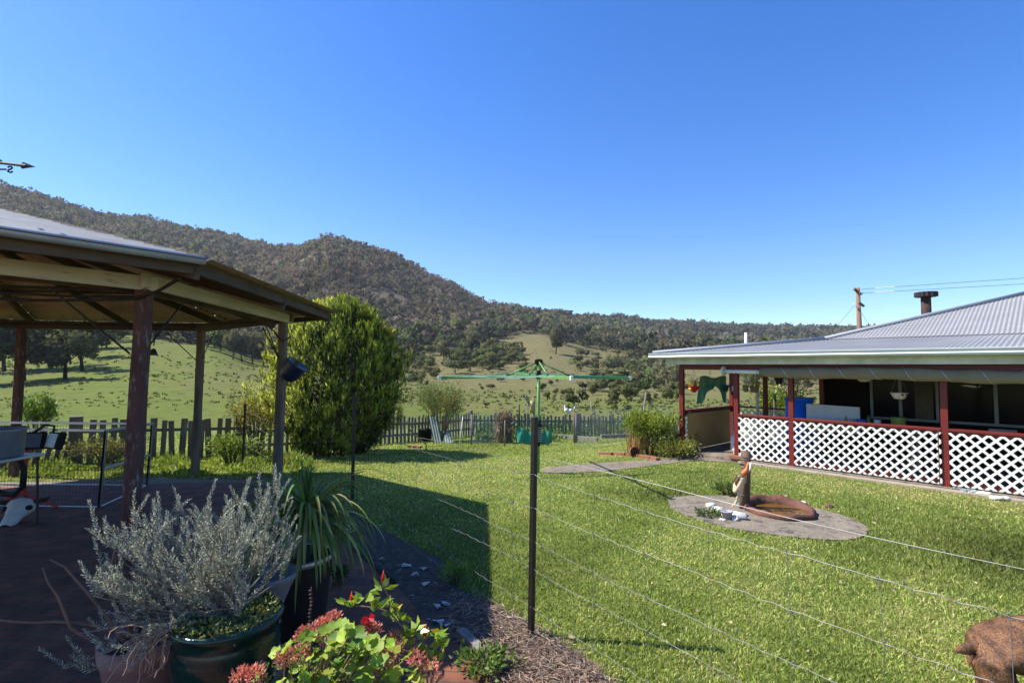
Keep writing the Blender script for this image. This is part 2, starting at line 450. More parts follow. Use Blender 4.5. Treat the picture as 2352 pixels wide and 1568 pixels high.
# ------------------------------------------------------------------ forest on the hills (one far-off wood)
FB = [(-900, 640), (-300, 760), (0, 800), (230, 790), (300, 768), (400, 778), (480, 800), (560, 822), (620, 842), (800, 850), (900, 838), (960, 812), (1040, 800), (1090, 800), (1150, 782), (1200, 768), (1250, 772), (1300, 790), (1360, 802), (1450, 812), (1560, 832), (1700, 850), (2000, 855), (3300, 855)]
def yb(px): return np.interp(px, [a for a, b in FB], [b for a, b in FB])
def hsh(x, y): return (np.sin(x * .019 + 2) * np.sin(y * .023 + .7) + np.sin(x * .047 - y * .031) * .6 + np.sin(x * .011 + y * .017 + 4) * .8)
NRM = []
def crown(cen, h, wdt, nq, size, cols, sub=6):
    """leaf clumps for n trees at once: cen (n,3) base, h,wdt (n,)"""
    n = len(cen)
    sc = RNG.normal(size=(n, sub, 3)); sc = unit(sc) * RNG.uniform(.35, .8, (n, sub, 1))
    pick = RNG.integers(0, sub, (n, nq))
    base = np.take_along_axis(sc, pick[..., None].repeat(3, -1), 1)
    off = unit(RNG.normal(size=(n, nq, 3))) * RNG.uniform(.2, .42, (n, nq, 1))
    q = base + off
    pos = np.empty((n, nq, 3))
    pos[..., 0] = cen[:, None, 0] + q[..., 0] * wdt[:, None] / 2
    pos[..., 1] = cen[:, None, 1] + q[..., 1] * wdt[:, None] / 2
    pos[..., 2] = cen[:, None, 2] + h[:, None] * .58 + q[..., 2] * h[:, None] * .40
    D = unit(q * .6 + RNG.normal(size=q.shape) * .7 + np.array([0, 0, .1]))
    L = size[:, None] * RNG.uniform(.6, 1.4, (n, nq))
    cc = cols[:, None, :] * np.exp(RNG.normal(0, .13, (n, nq, 1))) * (1 + .0 * q[..., 2:3])
    P = (pos - D * L[..., None] * .5).reshape(-1, 3)
    v, f, c = cards(P, D.reshape(-1, 3), L.ravel(), L.ravel() * .75, cc.reshape(-1, 3), fold=.12)
    out = unit(off * 2.0 + base * 1.2 + np.array([0, 0, .25])).reshape(-1, 3); v = face_out(v, out)
    NRM.append(np.repeat(out, 4, 0)); return v, f, c
PAL = {'olive': (.112, .104, .060), 'dark': (.066, .082, .050), 'green': (.090, .120, .046), 'grey': (.150, .130, .110), 'mauve': (.165, .128, .120), 'brown': (.130, .104, .076), 'bluegreen': (.106, .118, .088)}
PALV = np.array([PAL[k] for k in ('olive', 'dark', 'green', 'grey', 'mauve', 'brown', 'bluegreen')])
parts = []
N0 = 150000
px = RNG.uniform(-420, 2480, N0); d = np.sqrt(RNG.uniform(110 ** 2, 1120 ** 2, N0))
keepp = RNG.uniform(0, 1, N0) < np.clip(1.0 / (1 + (d / 430) ** 1.6), .16, 1)
px, d = px[keepp], d[keepp]
P = land(px, d); py = py_of(px, d)
hid = np.min([py_of(px, d * q) for q in (.5, .6, .7, .78, .85, .9, .94, .97)], 0) < py - 16
thick = np.zeros(len(px), bool)
for ex, ey, ea, eb in ((1080, 830, 58, 26), (1165, 812, 48, 18), (965, 850, 42, 34), (1440, 840, 70, 13), (1450, 902, 46, 24), (1525, 888, 40, 38), (1330, 850, 30, 10), (1800, 870, 120, 16)):
    thick |= (((px - ex) / ea) ** 2 + ((py - ey) / eb) ** 2 + .45 * hsh(px * 9, py * 21)) < .75
up = py < yb(px) + RNG.normal(0, 5, len(px)) - 2
vis = ~hid; vis &= up | (thick & (RNG.uniform(0, 1, len(px)) < .8))
# leave small clearings near the hump
vis &= ~((hsh(P[:, 0] * 2.2, P[:, 1] * 2.2) > 1.55) & (d < 420))
px, d, P, py, lowt = px[vis], d[vis], P[vis], py[vis], ~up[vis]
n = len(px)
patch = hsh(P[:, 0], P[:, 1] * .8) + RNG.normal(0, .5, n)
# grey-mauve leafless scrub on the flank below the hump, olive-brown gums on top
flank = np.exp(-((px - 960) / 250) ** 2) * np.exp(-((py - 690) / 62) ** 2)
low = np.clip(1 - (yb(px) - py) / 55, 0, 1)
right = np.clip((px - 1150) / 300, 0, 1)
w = np.zeros((n, 7))
w[:, 0] = 1.0 + .5 * right; w[:, 1] = .55 + 1.2 * low + .5 * (patch > .8); w[:, 2] = .12 + 1.4 * low * (px > 900)
w[:, 3] = .06 + 3.4 * flank + .5 * (patch < -1.0); w[:, 4] = .02 + 3.8 * flank * (patch < .3) + .25 * (patch < -1.3); w[:, 5] = .45 + 2.6 * ((px > 560) & (px < 900) & (py < 660)) ; w[:, 6] = .35 + 1.0 * right + .5 * (px < 560)
w /= w.sum(1, keepdims=True)
kind = (RNG.uniform(0, 1, (n, 1)) > np.cumsum(w, 1)).sum(1).clip(0, 6)
cols = PALV[kind] * np.exp(RNG.normal(0, .13, (n, 1))) * (1 + .16 * hsh(P[:, 0] * .6, P[:, 1] * .5))[:, None] * (1 + RNG.normal(0, .025, (n, 3)))
kind = np.where(lowt, np.where(RNG.uniform(0, 1, n) < .6, 2, 0), kind); cols = np.where(lowt[:, None], PALV[kind] * np.exp(RNG.normal(0, .2, (n, 1))), cols)
h = np.where(lowt, .45, 1) * np.clip(7.4 * np.exp(RNG.normal(0, .22, n)), 4, 12) * np.where(flank > .4, .75, 1) * (1 + .25 * right)
wd_ = h * RNG.uniform(.8, 1.25, n)
P[:, 2] -= .5
near = d < 330
for msk, nq, ks in ((near, 56, .17), (~near & (d < 560), 32, .22), (d >= 560, 18, .30)):
    if msk.any(): parts.append(crown(P[msk], h[msk], wd_[msk], nq, h[msk] * ks, cols[msk]))
# pale trunks
tm = (RNG.uniform(0, 1, n) < .30) & (d < 420)
tb = P[tm]; th = h[tm]
parts.append(cards(tb, np.array([0, 0, 1]) + RNG.normal(0, .08, (len(tb), 3)), th * .8, RNG.uniform(.25, .45, len(tb)), jit((.30, .27, .23), len(tb)), fold=0)); NRM.append(np.tile([-.7, -.7, .1], (4 * len(tb), 1)))
v, f, c = merge(parts)
tag(link('forest', npmesh('forest', v, f, c, np.concatenate(NRM)), MT['leaf_far'], org=(0, 0, 0)), 'dry eucalypt forest of olive, brown and grey crowns covering the hills', 'forest', kind='stuff')
print('forest trees', n, 'quads', len(f))

# ------------------------------------------------------------------ trees and shrubs one can tell apart on the pasture
def tree_mesh(name, h, w, nq, size, col, trunk=.18, bare=.25, sub=9, rnd=1):
    NRM.clear(); n1 = np.array([[0, 0, 0.]])
    v, f, c = crown(n1, np.array([h]), np.array([w]), nq, np.array([size]), np.array([col]), sub)
    v[:, 2] = np.maximum(v[:, 2], h * bare * RNG.uniform(.5, 1.1, len(v)))
    pts = [V((0, 0, -.5)), V((.04 * h, 0, h * .3)), V((-.02 * h, .02 * h, h * .62))]
    tb = MB(); tb.tube(pts, [trunk, trunk * .7, trunk * .3], 6)
    for k in range(5):
        a = random.uniform(0, 6.28); b = V((0, 0, h * random.uniform(.3, .5)))
        tb.tube([b, b + V((math.cos(a) * w * .3, math.sin(a) * w * .3, h * .25))], [trunk * .4, trunk * .12], 4)
    tv = np.array(tb.v); tf = [q for q in tb.f if len(q) == 4]
    tn = unit(tv * np.array([1, 1, 0]) + 1e-4); NRM.append(tn)
    return merge([(v, f, c), (tv, np.array(tf), np.tile((.13, .11, .09), (len(tv), 1)))])
PROT = {}
def proto_tree(key, *a, **k):
    v, f, c = tree_mesh(key, *a, **k); PROT[key] = npmesh(key, v, f, c, np.concatenate(NRM)); PROT[key].materials.append(MT['leaf_far'])
proto_tree('gum', 10, 8, 1500, .58, (.095, .105, .048), .3, .35, 11)
proto_tree('gum_open', 12, 9, 1000, .6, (.14, .135, .075), .28, .45, 10)
proto_tree('shrub_dark', 4, 4.4, 800, .36, (.070, .092, .036), .12, .02, 8)
proto_tree('shrub_olive', 4, 4.8, 800, .36, (.120, .130, .052), .12, .02, 8)
proto_tree('shrub_bright', 4, 4.0, 800, .36, (.105, .150, .038), .12, .05, 8)
proto_tree('bush_low', 2, 4.0, 500, .3, (.10, .115, .05), .08, .0, 6)
def put_tree(key, px, py, hpx, label, cat, group, name):
    p = T(px, py); d = p.y
    hh = hpx / 1176 * d
    me = PROT[key]; base = {'gum': 10, 'gum_open': 12, 'shrub_dark': 4, 'shrub_olive': 4, 'shrub_bright': 4, 'bush_low': 2}[key]
    o = bpy.data.objects.new(name, me); COL.objects.link(o)
    o.location = p - V((0, 0, .1)); s = hh / base
    o.scale = (s * random.uniform(.9, 1.2), s * random.uniform(.9, 1.2), s); o.rotation_euler.z = random.uniform(0, 6.28)
    tag(o, label, cat, group)
# left: dark gums throwing long shadows down the green pasture
for i, (px, py, hp) in enumerate([(-40, 880, 190), (10, 850, 150), (55, 872, 170), (120, 842, 150), (150, 872, 130), (190, 850, 135), (215, 820, 110), (245, 800, 90), (90, 810, 110), (20, 800, 110), (175, 800, 100), (265, 785, 70)]):
    put_tree('gum' if i % 3 else 'shrub_dark', px, py, hp, 'dark gum tree standing at the edge of the green pasture behind the gazebo', 'tree', 'dark gums beyond the gazebo', 'gum_tree')
for i, (px, py, hp, k) in enumerate([(505, 812, 55, 'shrub_bright'), (535, 828, 70, 'gum'), (556, 834, 80, 'gum_open'), (580, 838, 84, 'gum_open'), (604, 842, 70, 'gum'), (628, 846, 66, 'gum'), (470, 800, 40, 'shrub_dark'), (440, 792, 40, 'gum'), (400, 783, 40, 'shrub_dark'), (365, 776, 40, 'gum'), (655, 850, 70, 'shrub_dark'), (330, 770, 36, 'shrub_dark')]):
    put_tree(k, px, py, hp, 'bushy tree in the row closing the top of the green pasture left of the conifer', 'tree', 'trees along the top of the pasture', 'pasture_tree')
put_tree('gum', 1276, 808, 62, 'broad round gum standing alone beside the bare grassy ridge, taller than the shrubs around it', 'tree', None, 'gum_tree')
put_tree('shrub_dark', 1318, 938, 50, 'tall dark shrub on the slope just above the fence, right of the clothesline pole', 'shrub', None, 'pasture_shrub')
put_tree('gum_open', 1090, 812, 62, 'slim pale gum with bare lower trunks beside the grassy knoll', 'tree', None, 'gum_tree')
put_tree('gum_open', 1017, 838, 66, 'two-stemmed slim gum rising from the front of the grassy knoll', 'tree', None, 'gum_tree')
put_tree('shrub_bright', 1178, 802, 14, 'tiny round tree alone on the bare grass below the big gum', 'tree', None, 'pasture_tree')
put_tree('gum_open', 1665, 858, 22, 'small leaning tree on the grassy crest left of the house roof', 'tree', None, 'gum_tree')
put_tree('shrub_dark', 1488, 828, 34, 'dark conical tree at the forest edge above the right hand knoll', 'tree', None, 'pasture_tree')
SH = []
def cluster(x0, x1, y0, y1, n, hlo, hhi):
    for _ in range(n): SH.append((random.uniform(x0, x1), random.uniform(y0, y1), random.uniform(hlo, hhi)))
cluster(1060, 1130, 800, 850, 34, 18, 38); cluster(1130, 1210, 785, 835, 20, 14, 28); cluster(935, 1000, 810, 890, 30, 12, 28)
cluster(1030, 1090, 820, 862, 10, 18, 34); cluster(1330, 1390, 870, 915, 9, 16, 30); cluster(1400, 1485, 872, 930, 24, 18, 38)
cluster(1480, 1560, 850, 930, 24, 16, 34); cluster(1240, 1310, 880, 945, 7, 12, 22); cluster(1330, 1480, 815, 862, 20, 10, 24)
cluster(1120, 1240, 845, 880, 9, 12, 24); cluster(1090, 1180, 885, 935, 5, 7, 14); cluster(1370, 1470, 925, 945, 5, 10, 18)
cluster(1700, 1900, 855, 945, 16, 12, 30); cluster(560, 660, 850, 930, 0, 5, 9); cluster(1080, 1560, 780, 940, 14, 5, 10)
for px, py, hp in SH:
    put_tree(random.choice(['shrub_dark', 'shrub_olive', 'shrub_olive', 'shrub_bright', 'bush_low']), px, py, hp, 'wild shrub scattered on the dry grassy slope beyond the back fence', 'shrub', 'wild shrubs scattered over the far slope', 'pasture_shrub')

# tussocks and thistles dotted over the pasture
nt_ = 8500; pxt = RNG.uniform(-300, 2300, nt_); dt = np.exp(RNG.uniform(math.log(24), math.log(260), nt_)); ok = py_of(pxt, dt) > yb(pxt) + 4; pxt, dt = pxt[ok], dt[ok]
Pt = land(pxt, dt); ok = (hsh(Pt[:, 0] * 3, Pt[:, 1] * 4) + RNG.normal(0, .6, len(Pt))) > .3; Pt, dt = Pt[ok], dt[ok]; nt_ = len(Pt); pv = []
ct_ = np.where(RNG.uniform(0, 1, (nt_, 1)) < .75, np.array([[.085, .105, .026]]), np.array([[.15, .115, .06]])) * np.exp(RNG.normal(0, .3, (nt_, 1)))
for k in range(6): pv.append(cards(Pt + RNG.normal(0, .16, (nt_, 3)) * np.array([1, 1, .1]) * np.clip(dt / 90, .3, 1)[:, None], RNG.normal(0, .6, (nt_, 3)) + np.array([0, 0, 1]), np.clip(dt / 90, .22, 1) * RNG.uniform(.15, .5, nt_), np.clip(dt / 90, .22, 1) * RNG.uniform(.15, .4, nt_), ct_, fold=.1))
v, f, c = merge(pv); tag(link('tussocks', npmesh('tussocks', v, f, c), MT['leaf_far'], org=(0, 0, 0)), 'grass tussocks and weeds dotted over the pasture', 'tussocks', kind='stuff')
# ------------------------------------------------------------------ the yard
gx = np.linspace(-40, 40, 200); gy = np.linspace(-14, 22.3, 130)
X, Y = np.meshgrid(gx, gy); Z = gz(X, Y) - 1.0 * (np.abs(X) > 1e9)
idx = np.arange(X.size).reshape(X.shape)
me = npmesh('lawn', np.stack([X, Y, Z], -1).reshape(-1, 3), np.stack([idx[:-1, :-1], idx[:-1, 1:], idx[1:, 1:], idx[1:, :-1]], -1).reshape(-1, 4))
def lawnmat():
    m = bpy.data.materials.new('lawn'); m.use_nodes = True; nt = m.node_tree; bs = nt.nodes['Principled BSDF']
    bs.inputs['Roughness'].default_value = .95; bs.inputs['Specular IOR Level'].default_value = .1
    tc = node(nt, 'ShaderNodeTexCoord')
    def nz(s, d=8, r=.65):
        n = node(nt, 'ShaderNodeTexNoise'); n.inputs['Scale'].default_value = s; n.inputs['Detail'].default_value = d; n.inputs['Roughness'].default_value = r
        nt.links.new(tc.outputs['Object'], n.inputs['Vector']); return n
    r = node(nt, 'ShaderNodeValToRGB'); e = r.color_ramp.elements
    e[0].position = .3; e[0].color = (.075, .12, .022, 1); e[1].position = .72; e[1].color = (.20, .19, .07, 1)
    q = e.new(.52); q.color = (.14, .185, .042, 1)
    nt.links.new(nz(1.1).outputs['Fac'], r.inputs['Fac'])
    k = node(nt, 'ShaderNodeMix', data_type='RGBA', blend_type='OVERLAY'); k.inputs[0].default_value = .55
    nt.links.new(r.outputs[0], k.inputs[6]); nt.links.new(nz(34, 10, .8).outputs['Fac'], k.inputs[7])
    nt.links.new(k.outputs[2], bs.inputs['Base Color'])
    b = node(nt, 'ShaderNodeBump'); b.inputs['Strength'].default_value = .8; b.inputs['Distance'].default_value = .04
    nt.links.new(nz(45, 10, .8).outputs['Fac'], b.inputs['Height']); nt.links.new(b.outputs[0], bs.inputs['Normal'])
    return m
tag(link('lawn', me, lawnmat(), org=(0, 0, 0), smooth=True), kind='structure')

def sheet(name, poly, z, mat, th=.012, dens=.35):
    """a thin slab following the yard, outline poly in world metres"""
    from mathutils.geometry import tessellate_polygon
    mb = MB(); pts = []
    for i in range(len(poly)):
        a, b = V((poly[i][0], poly[i][1])), V((poly[(i + 1) % len(poly)][0], poly[(i + 1) % len(poly)][1])); k = max(1, int((b - a).length / dens))
        for q in range(k): pts.append(a.lerp(b, q / k))
    import bmesh
    bm = bmesh.new()
    vs = [bm.verts.new((p.x, p.y, 0)) for p in pts]
    bm.faces.new(vs); bmesh.ops.triangulate(bm, faces=bm.faces[:])
    for _ in range(2):
        bmesh.ops.subdivide_edges(bm, edges=[e for e in bm.edges if e.calc_length() > dens * 2.2], cuts=1)
        bmesh.ops.triangulate(bm, faces=bm.faces[:])
    for v_ in bm.verts: v_.co.z = gz1(v_.co.x, v_.co.y) + z
    bmesh.ops.recalc_face_normals(bm, faces=bm.faces[:])
    if sum(f_.normal.z for f_ in bm.faces) < 0: bmesh.ops.reverse_faces(bm, faces=bm.faces[:])
    r = bmesh.ops.extrude_edge_only(bm, edges=[e for e in bm.edges if e.is_boundary])
    for g in r['geom']:
        if isinstance(g, bmesh.types.BMVert): g.co.z -= th + z
    me = bpy.data.meshes.new(name); bm.to_mesh(me); bm.free()
    return tag(link(name, me, mat, org=(0, 0, 0)), kind='structure')

PAVE = [G(*p) for p in ((-260, 1124), (-100, 1120), (180, 1116), (350, 1112), (520, 1108), (640, 1116), (700, 1160), (760, 1222), (818, 1272), (905, 1342), (1000, 1452), (1062, 1492), (1100, 1540))] + [V((.35, 2.6, 0)), V((.9, 1.2, 0)), V((.9, -9, 0)), V((-15, -9, 0)), V((-15, 7, 0))]
def brickmat():
    m = bpy.data.materials.new('paving'); m.use_nodes = True; nt = m.node_tree; bs = nt.nodes['Principled BSDF']
    bs.inputs['Roughness'].default_value = .85
    tc = node(nt, 'ShaderNodeTexCoord'); mp = node(nt, 'ShaderNodeMapping'); mp.inputs['Rotation'].default_value = (0, 0, rad(4))
    br = node(nt, 'ShaderNodeTexBrick'); br.inputs['Scale'].default_value = 1; br.inputs['Brick Width'].default_value = .23; br.inputs['Row Height'].default_value = .115
    br.inputs['Mortar Size'].default_value = .006; br.inputs['Mortar Smooth'].default_value = .3; br.inputs['Bias'].default_value = -.2
    br.inputs['Color1'].default_value = (.23, .080, .038, 1); br.inputs['Color2'].default_value = (.16, .056, .028, 1); br.inputs['Mortar'].default_value = (.07, .055, .04, 1)
    nt.links.new(tc.outputs['Object'], mp.inputs[0]); nt.links.new(mp.outputs[0], br.inputs['Vector'])
    n = node(nt, 'ShaderNodeTexNoise'); n.inputs['Scale'].default_value = 5; n.inputs['Detail'].default_value = 9; nt.links.new(tc.outputs['Object'], n.inputs['Vector'])
    r = node(nt, 'ShaderNodeValToRGB'); e = r.color_ramp.elements; e[0].position = .35; e[0].color = (.55, .55, .52, 1); e[1].position = .65; e[1].color = (1.1, 1.05, 1, 1)
    nt.links.new(n.outputs['Fac'], r.inputs['Fac'])
    k = node(nt, 'ShaderNodeMix', data_type='RGBA', blend_type='MULTIPLY'); k.inputs[0].default_value = 1
    nt.links.new(br.outputs['Color'], k.inputs[6]); nt.links.new(r.outputs[0], k.inputs[7]); nt.links.new(k.outputs[2], bs.inputs['Base Color'])
    b = node(nt, 'ShaderNodeBump'); b.inputs['Strength'].default_value = .7; b.inputs['Distance'].default_value = .006; b.invert = True
    nt.links.new(br.outputs['Fac'], b.inputs['Height']); nt.links.new(b.outputs[0], bs.inputs['Normal'])
    return m
sheet('paving', PAVE, .012, brickmat())
BED = [G(*p) for p in ((700, 1150), (760, 1140), (830, 1190), (900, 1230), (1020, 1290), (1052, 1350), (1130, 1390), (1200, 1430), (1290, 1480), (1360, 1530), (1420, 1590))] + [V((.75, 2.9, 0)), V((.35, 2.6, 0))] + [G(*p) for p in ((1100, 1540), (1062, 1492), (1000, 1452), (905, 1342), (818, 1272), (760, 1222))]
sheet('soil_bed', BED, .008, MT['soil'])
DIRT = [G(*p) for p in ((0, 1108), (180, 1104), (420, 1094), (640, 1090), (690, 1130), (640, 1118), (520, 1110), (350, 1114), (180, 1118), (0, 1122))]
sheet('dirt_strip', DIRT, .006, pmat('dirt', (.24, .19, .13), (.16, .13, .08), 5, .95, .5, c3=(.10, .12, .03)))
PATH = [G(*p) for p in ((1244, 1078), (1300, 1070), (1400, 1062), (1500, 1057), (1600, 1044), (1700, 1036), (1720, 1050), (1690, 1062), (1600, 1058), (1560, 1062), (1480, 1072), (1380, 1084), (1250, 1088))]
sheet('path', PATH, .012, MT['concrete'])
PADC = V((3.52, 7.06)); PAD = []
for k in range(44):
    a = 2 * math.pi * k / 44; q = 1 + .08 * noise.noise(V((math.cos(a) * 1.6, math.sin(a) * 1.6, 3))) + .03 * noise.noise(V((math.cos(a) * 7, math.sin(a) * 7, 1)))
    PAD.append(V((PADC.x - .04 + 1.16 * q * math.cos(a), PADC.y + .22 + 1.0 * q * math.sin(a) - .30 * math.cos(a), 0)))
sheet('concrete_pad', PAD, .02, MT['concrete'])
GARD = [G(*p) for p in ((1090, 1012), (1150, 1016), (1260, 1016), (1330, 1000), (1440, 1000), (1560, 1000), (1640, 992), (1640, 978), (1500, 972), (1300, 972), (1100, 978))]

# ------------------------------------------------------------------ grass
def blades(N, sampler, hmin, hmax, tanf=.22, lush=0):
    x, y = sampler(N)
    patchn = np.sin(x * 1.9 + 1) * np.sin(y * 1.6 + 2) + .7 * np.sin(x * 4.3 - y * 3.1) + .5 * np.sin(x * 9.1 + y * 7.7)
    lushm = np.exp(-((x - 5.6) / 1.7) ** 2 - ((y - 5.6) / 1.2) ** 2) + .8 * np.exp(-((x - 2.4) / .9) ** 2 - ((y - 8.3) / .5) ** 2) + lush
    bigp = np.sin(x * .83 + 2.1) * np.sin(y * .71 + .5) + .6 * np.sin(x * .37 - y * .52 + 1)
    dryw = np.clip(.22 + .15 * patchn + .24 * bigp - .45 * lushm + .55 * np.exp(-((y - 9.3 + .75 * (x - 5.8)) / .8) ** 2) * (x > 4), 0, .75)
    dry_ = RNG.uniform(0, 1, N) < dryw
    g = np.where(RNG.uniform(0, 1, (N, 1)) < .5, np.array([[.26, .335, .07]]), np.array([[.41, .46, .135]]))
    g = g * (1 - .62 * np.clip(lushm, 0, 1))[:, None] * (1 + .10 * patchn + .20 * bigp)[:, None]
    c = np.where(dry_[:, None], np.array([[.58, .49, .25]]), g) * np.exp(RNG.normal(0, .28, (N, 1)))
    P = np.stack([x, y, gz(x, y) - .004], -1)
    hgt = RNG.uniform(hmin, hmax, N) * (1 + .9 * np.clip(lushm, 0, 1)) * np.where(dry_, .8, 1)
    D = np.stack([RNG.normal(0, .55, N), RNG.normal(0, .55, N), np.where(dry_, .5, 1.0)], -1)
    return cards(P, D, hgt, .0042 + .0011 * y, np.clip(c, .01, .8), fold=.2, mid=.35)
def samp(N):
    out = []; tot = 0
    while tot < N:
        u = RNG.uniform(0, 1, N * 2); y = 2.2 / (1 - u * (1 - 2.2 / 24)) if False else np.exp(RNG.uniform(math.log(2.4), math.log(20), N * 2))
        x = RNG.uniform(-1.2, 1.3, N * 2) * y + RNG.exponential(.5, N * 2) * (RNG.uniform(0, 1, N * 2) < .12)
        ok = ~inpoly(x, y, PAVE) & ~inpoly(x, y, BED) & ~inpoly(x, y, PATH) & ~inpoly(x, y, PAD) & ~inpoly(x, y, DIRT) & ~inpoly(x, y, GARD)
        hx = (x - 7.52) * .73 + (y - 8.94) * .68
        ok &= ~((hx > -.32) & ((x - 7.52) * -.68 + (y - 8.94) * .73 < 5.3))
        x, y = x[ok], y[ok]; out.append(np.stack([x, y])); tot += len(x)
    a = np.concatenate(out, 1)[:, :N]; return a[0], a[1]
v, f, c = merge([blades(290000, samp, .020, .055)])
tag(link('grass', npmesh('grass', v, f, c), MT['grass'], org=(0, 0, 0)), 'short green and straw-flecked grass of the back yard lawn', 'grass', kind='stuff')

n = 700; x, y = samp(n); k = np.sin(x * 1.3) * np.sin(y * 1.7 + 1) + RNG.normal(0, .5, n) > .1; x, y = x[k], y[k]; n = len(x)
v, f, c = cards(np.stack([x, y, gz(x, y) + .03], -1), np.stack([RNG.normal(0, 1, n), RNG.normal(0, 1, n), RNG.normal(0, .25, n)], -1), RNG.uniform(.02, .06, n), RNG.uniform(.012, .03, n), jit((.36, .29, .18), n, .3), fold=.2)
tag(link('dry_clippings', npmesh('dry_clippings', v, f, c), MT['straw'], org=(0, 0, 0)), 'dry leaves and grass clippings scattered over the lawn', 'clippings', kind='stuff')
# ------------------------------------------------------------------ the house with its veranda
HU = V((-.68, .73, 0)).normalized(); HN = V((.73, .68, 0)).normalized(); H0 = V((7.52, 8.94, 0))
HROT = M(((HU.x, HN.x, 0), (HU.y, HN.y, 0), (0, 0, 1)))
def H(t, s, z): return H0 + HU * t + HN * s + V((0, 0, z))
def Hray(px, s):                    # t on the vertical plane s seen at column px
    r = ray(px, 850); k = r.x / r.y; b = H0 + HN * s
    return (k * b.y - b.x) / (HU.x - k * HU.y)
house = thing('house', 'low house with grey corrugated hip roof and dark red veranda with white lattice', 'house', H(-1, 3, 0))
def hb(mb, t0, t1, s0, s1, z0, z1): return mb.box(H((t0 + t1) / 2, (s0 + s1) / 2, (z0 + z1) / 2), (abs(t1 - t0), abs(s1 - s0), abs(z1 - z0)), HROT)
TE = 4.93                           # far corner post
slab = MB(); hb(slab, -9, TE + .12, -.12, 10, -.25, .055); slab.build('slab', MT['concrete'], house)
edge = MB(); hb(edge, -9, TE - 1.45, -.30, -.124, -.2, .035); edge.build('edging', pmat('old_timber', (.25, .20, .15), (.34, .29, .23), 5, .9, .4, c3=(.12, .09, .07)), house, bevel=.006)
# roof: low veranda skirt and steeper hip above
EZ, BZ = 2.405, 2.775; E_T = TE + .50; S0 = -.48; RUN = 2.93
def corr(mb, L, U, nrm, e0, e1, pitch=.076, amp=.009, per=4, th=0):
    n = int((e1 - e0) / pitch * per); b = len(mb.v)
    for i in range(n + 1):
        e = e0 + (e1 - e0) * i / n; o = nrm * (amp * math.cos(2 * math.pi * i / per))
        mb.v.append(tuple(L(e) + o)); mb.v.append(tuple(U(e) + o))
    for i in range(n): mb.f.append((b + 2 * i, b + 2 * i + 2, b + 2 * i + 3, b + 2 * i + 1))
rise1 = BZ - EZ; n1 = (HN * -rise1 + V((0, 0, RUN))).normalized()
roof = MB()
corr(roof, lambda e: H(e, S0, EZ), lambda e: H(min(e, E_T - RUN) if e > E_T - RUN else e, S0 + min(RUN, max(0, E_T - e)) if e > E_T - RUN else S0 + RUN, EZ + rise1 * (min(RUN, E_T - e) / RUN)) if False else (H(e, S0 + min(RUN, E_T - e), EZ + rise1 * min(RUN, E_T - e) / RUN)), n1, -10, E_T)
n2 = (HU * rise1 + V((0, 0, RUN))).normalized()
corr(roof, lambda e: H(E_T, S0 + e, EZ), lambda e: H(E_T - min(RUN, e), S0 + e, EZ + rise1 * min(RUN, e) / RUN), n2, 0, 10)
MS, RH = S0 + RUN, 1.17; MRUN = 3.5; MT_ = E_T - RUN
n3 = (HN * -RH + V((0, 0, MRUN))).normalized(); n4 = (HU * RH + V((0, 0, MRUN))).normalized()
corr(roof, lambda e: H(e, MS - .02, BZ + .012), lambda e: H(e, MS + min(MRUN, MT_ - e), BZ + .012 + RH * min(MRUN, MT_ - e) / MRUN), n3, -10, MT_)
def hipw(e): return min(MRUN, e, 7 - e)
corr(roof, lambda e: H(MT_, MS + e, BZ + .012), lambda e: H(MT_ - hipw(e), MS + e, BZ + .012 + RH * hipw(e) / MRUN), n4, 0, 7)
n5 = (HN * RH + V((0, 0, MRUN))).normalized()
corr(roof, lambda e: H(e, MS + 7, BZ + .012), lambda e: H(e, MS + 7 - min(MRUN, MT_ - e), BZ + .012 + RH * min(MRUN, MT_ - e) / MRUN), n5, -10, MT_)
roof.build('roof', MT['roof_house'], house)
cap = MB()
cap.tube([H(E_T, S0, EZ + .03), H(MT_, MS, BZ + .035)], .045, 8); cap.tube([H(MT_, MS, BZ + .035), H(MT_ - MRUN, MS + MRUN, BZ + RH + .04)], .05, 8)
cap.tube([H(MT_ - MRUN, MS + MRUN, BZ + RH + .04), H(-10, MS + MRUN, BZ + RH + .04)], .05, 8)
cap.build('ridge_cap', pmat('ridge_grey', (.22, .24, .28), (.26, .28, .32), 3, .5), house, smooth=True)
gut = MB()
def profile(mb, path, prof):        # sweep a profile (outward, z) along the front and end eaves
    for (a, b, out) in path:
        vs = []
        for p in (a, b):
            for o, z in prof: vs.append(p + out * o + V((0, 0, z)))
        k = len(prof); mb.add(vs, [(i, i + 1, k + i + 1, k + i) for i in range(k - 1)])
GP = [(0, .0), (.0, -.10), (.05, -.115), (.085, -.105), (.10, -.075), (.085, -.05), (.105, -.02), (.112, .0), (.10, .006), (.09, -.004)]
profile(gut, [(H(-10, S0 + .02, EZ + .004), H(E_T - .02 + .1, S0 + .02, EZ + .004), -HN), (H(E_T - .02, S0 + .02, EZ + .004), H(E_T - .02, 10, EZ + .004), HU)], GP)
gut.build('gutter', pmat('gutter_paint', (.50, .55, .53), (.56, .60, .58), 3, .35, spec=.6), house)
fas = MB(); hb(fas, -10, E_T - .22, S0 + .21, S0 + .235, EZ - .255, EZ - .10); hb(fas, E_T - .222, E_T - .245, S0 + .24, 10, EZ - .255, EZ - .10); fas.build('fascia', MT['fascia'], house)
ceil = MB(); hb(ceil, -10, E_T - .25, S0 + .24, 2.75, EZ - .13, EZ - .11); ceil.build('soffit', MT['wall_dark'], house)
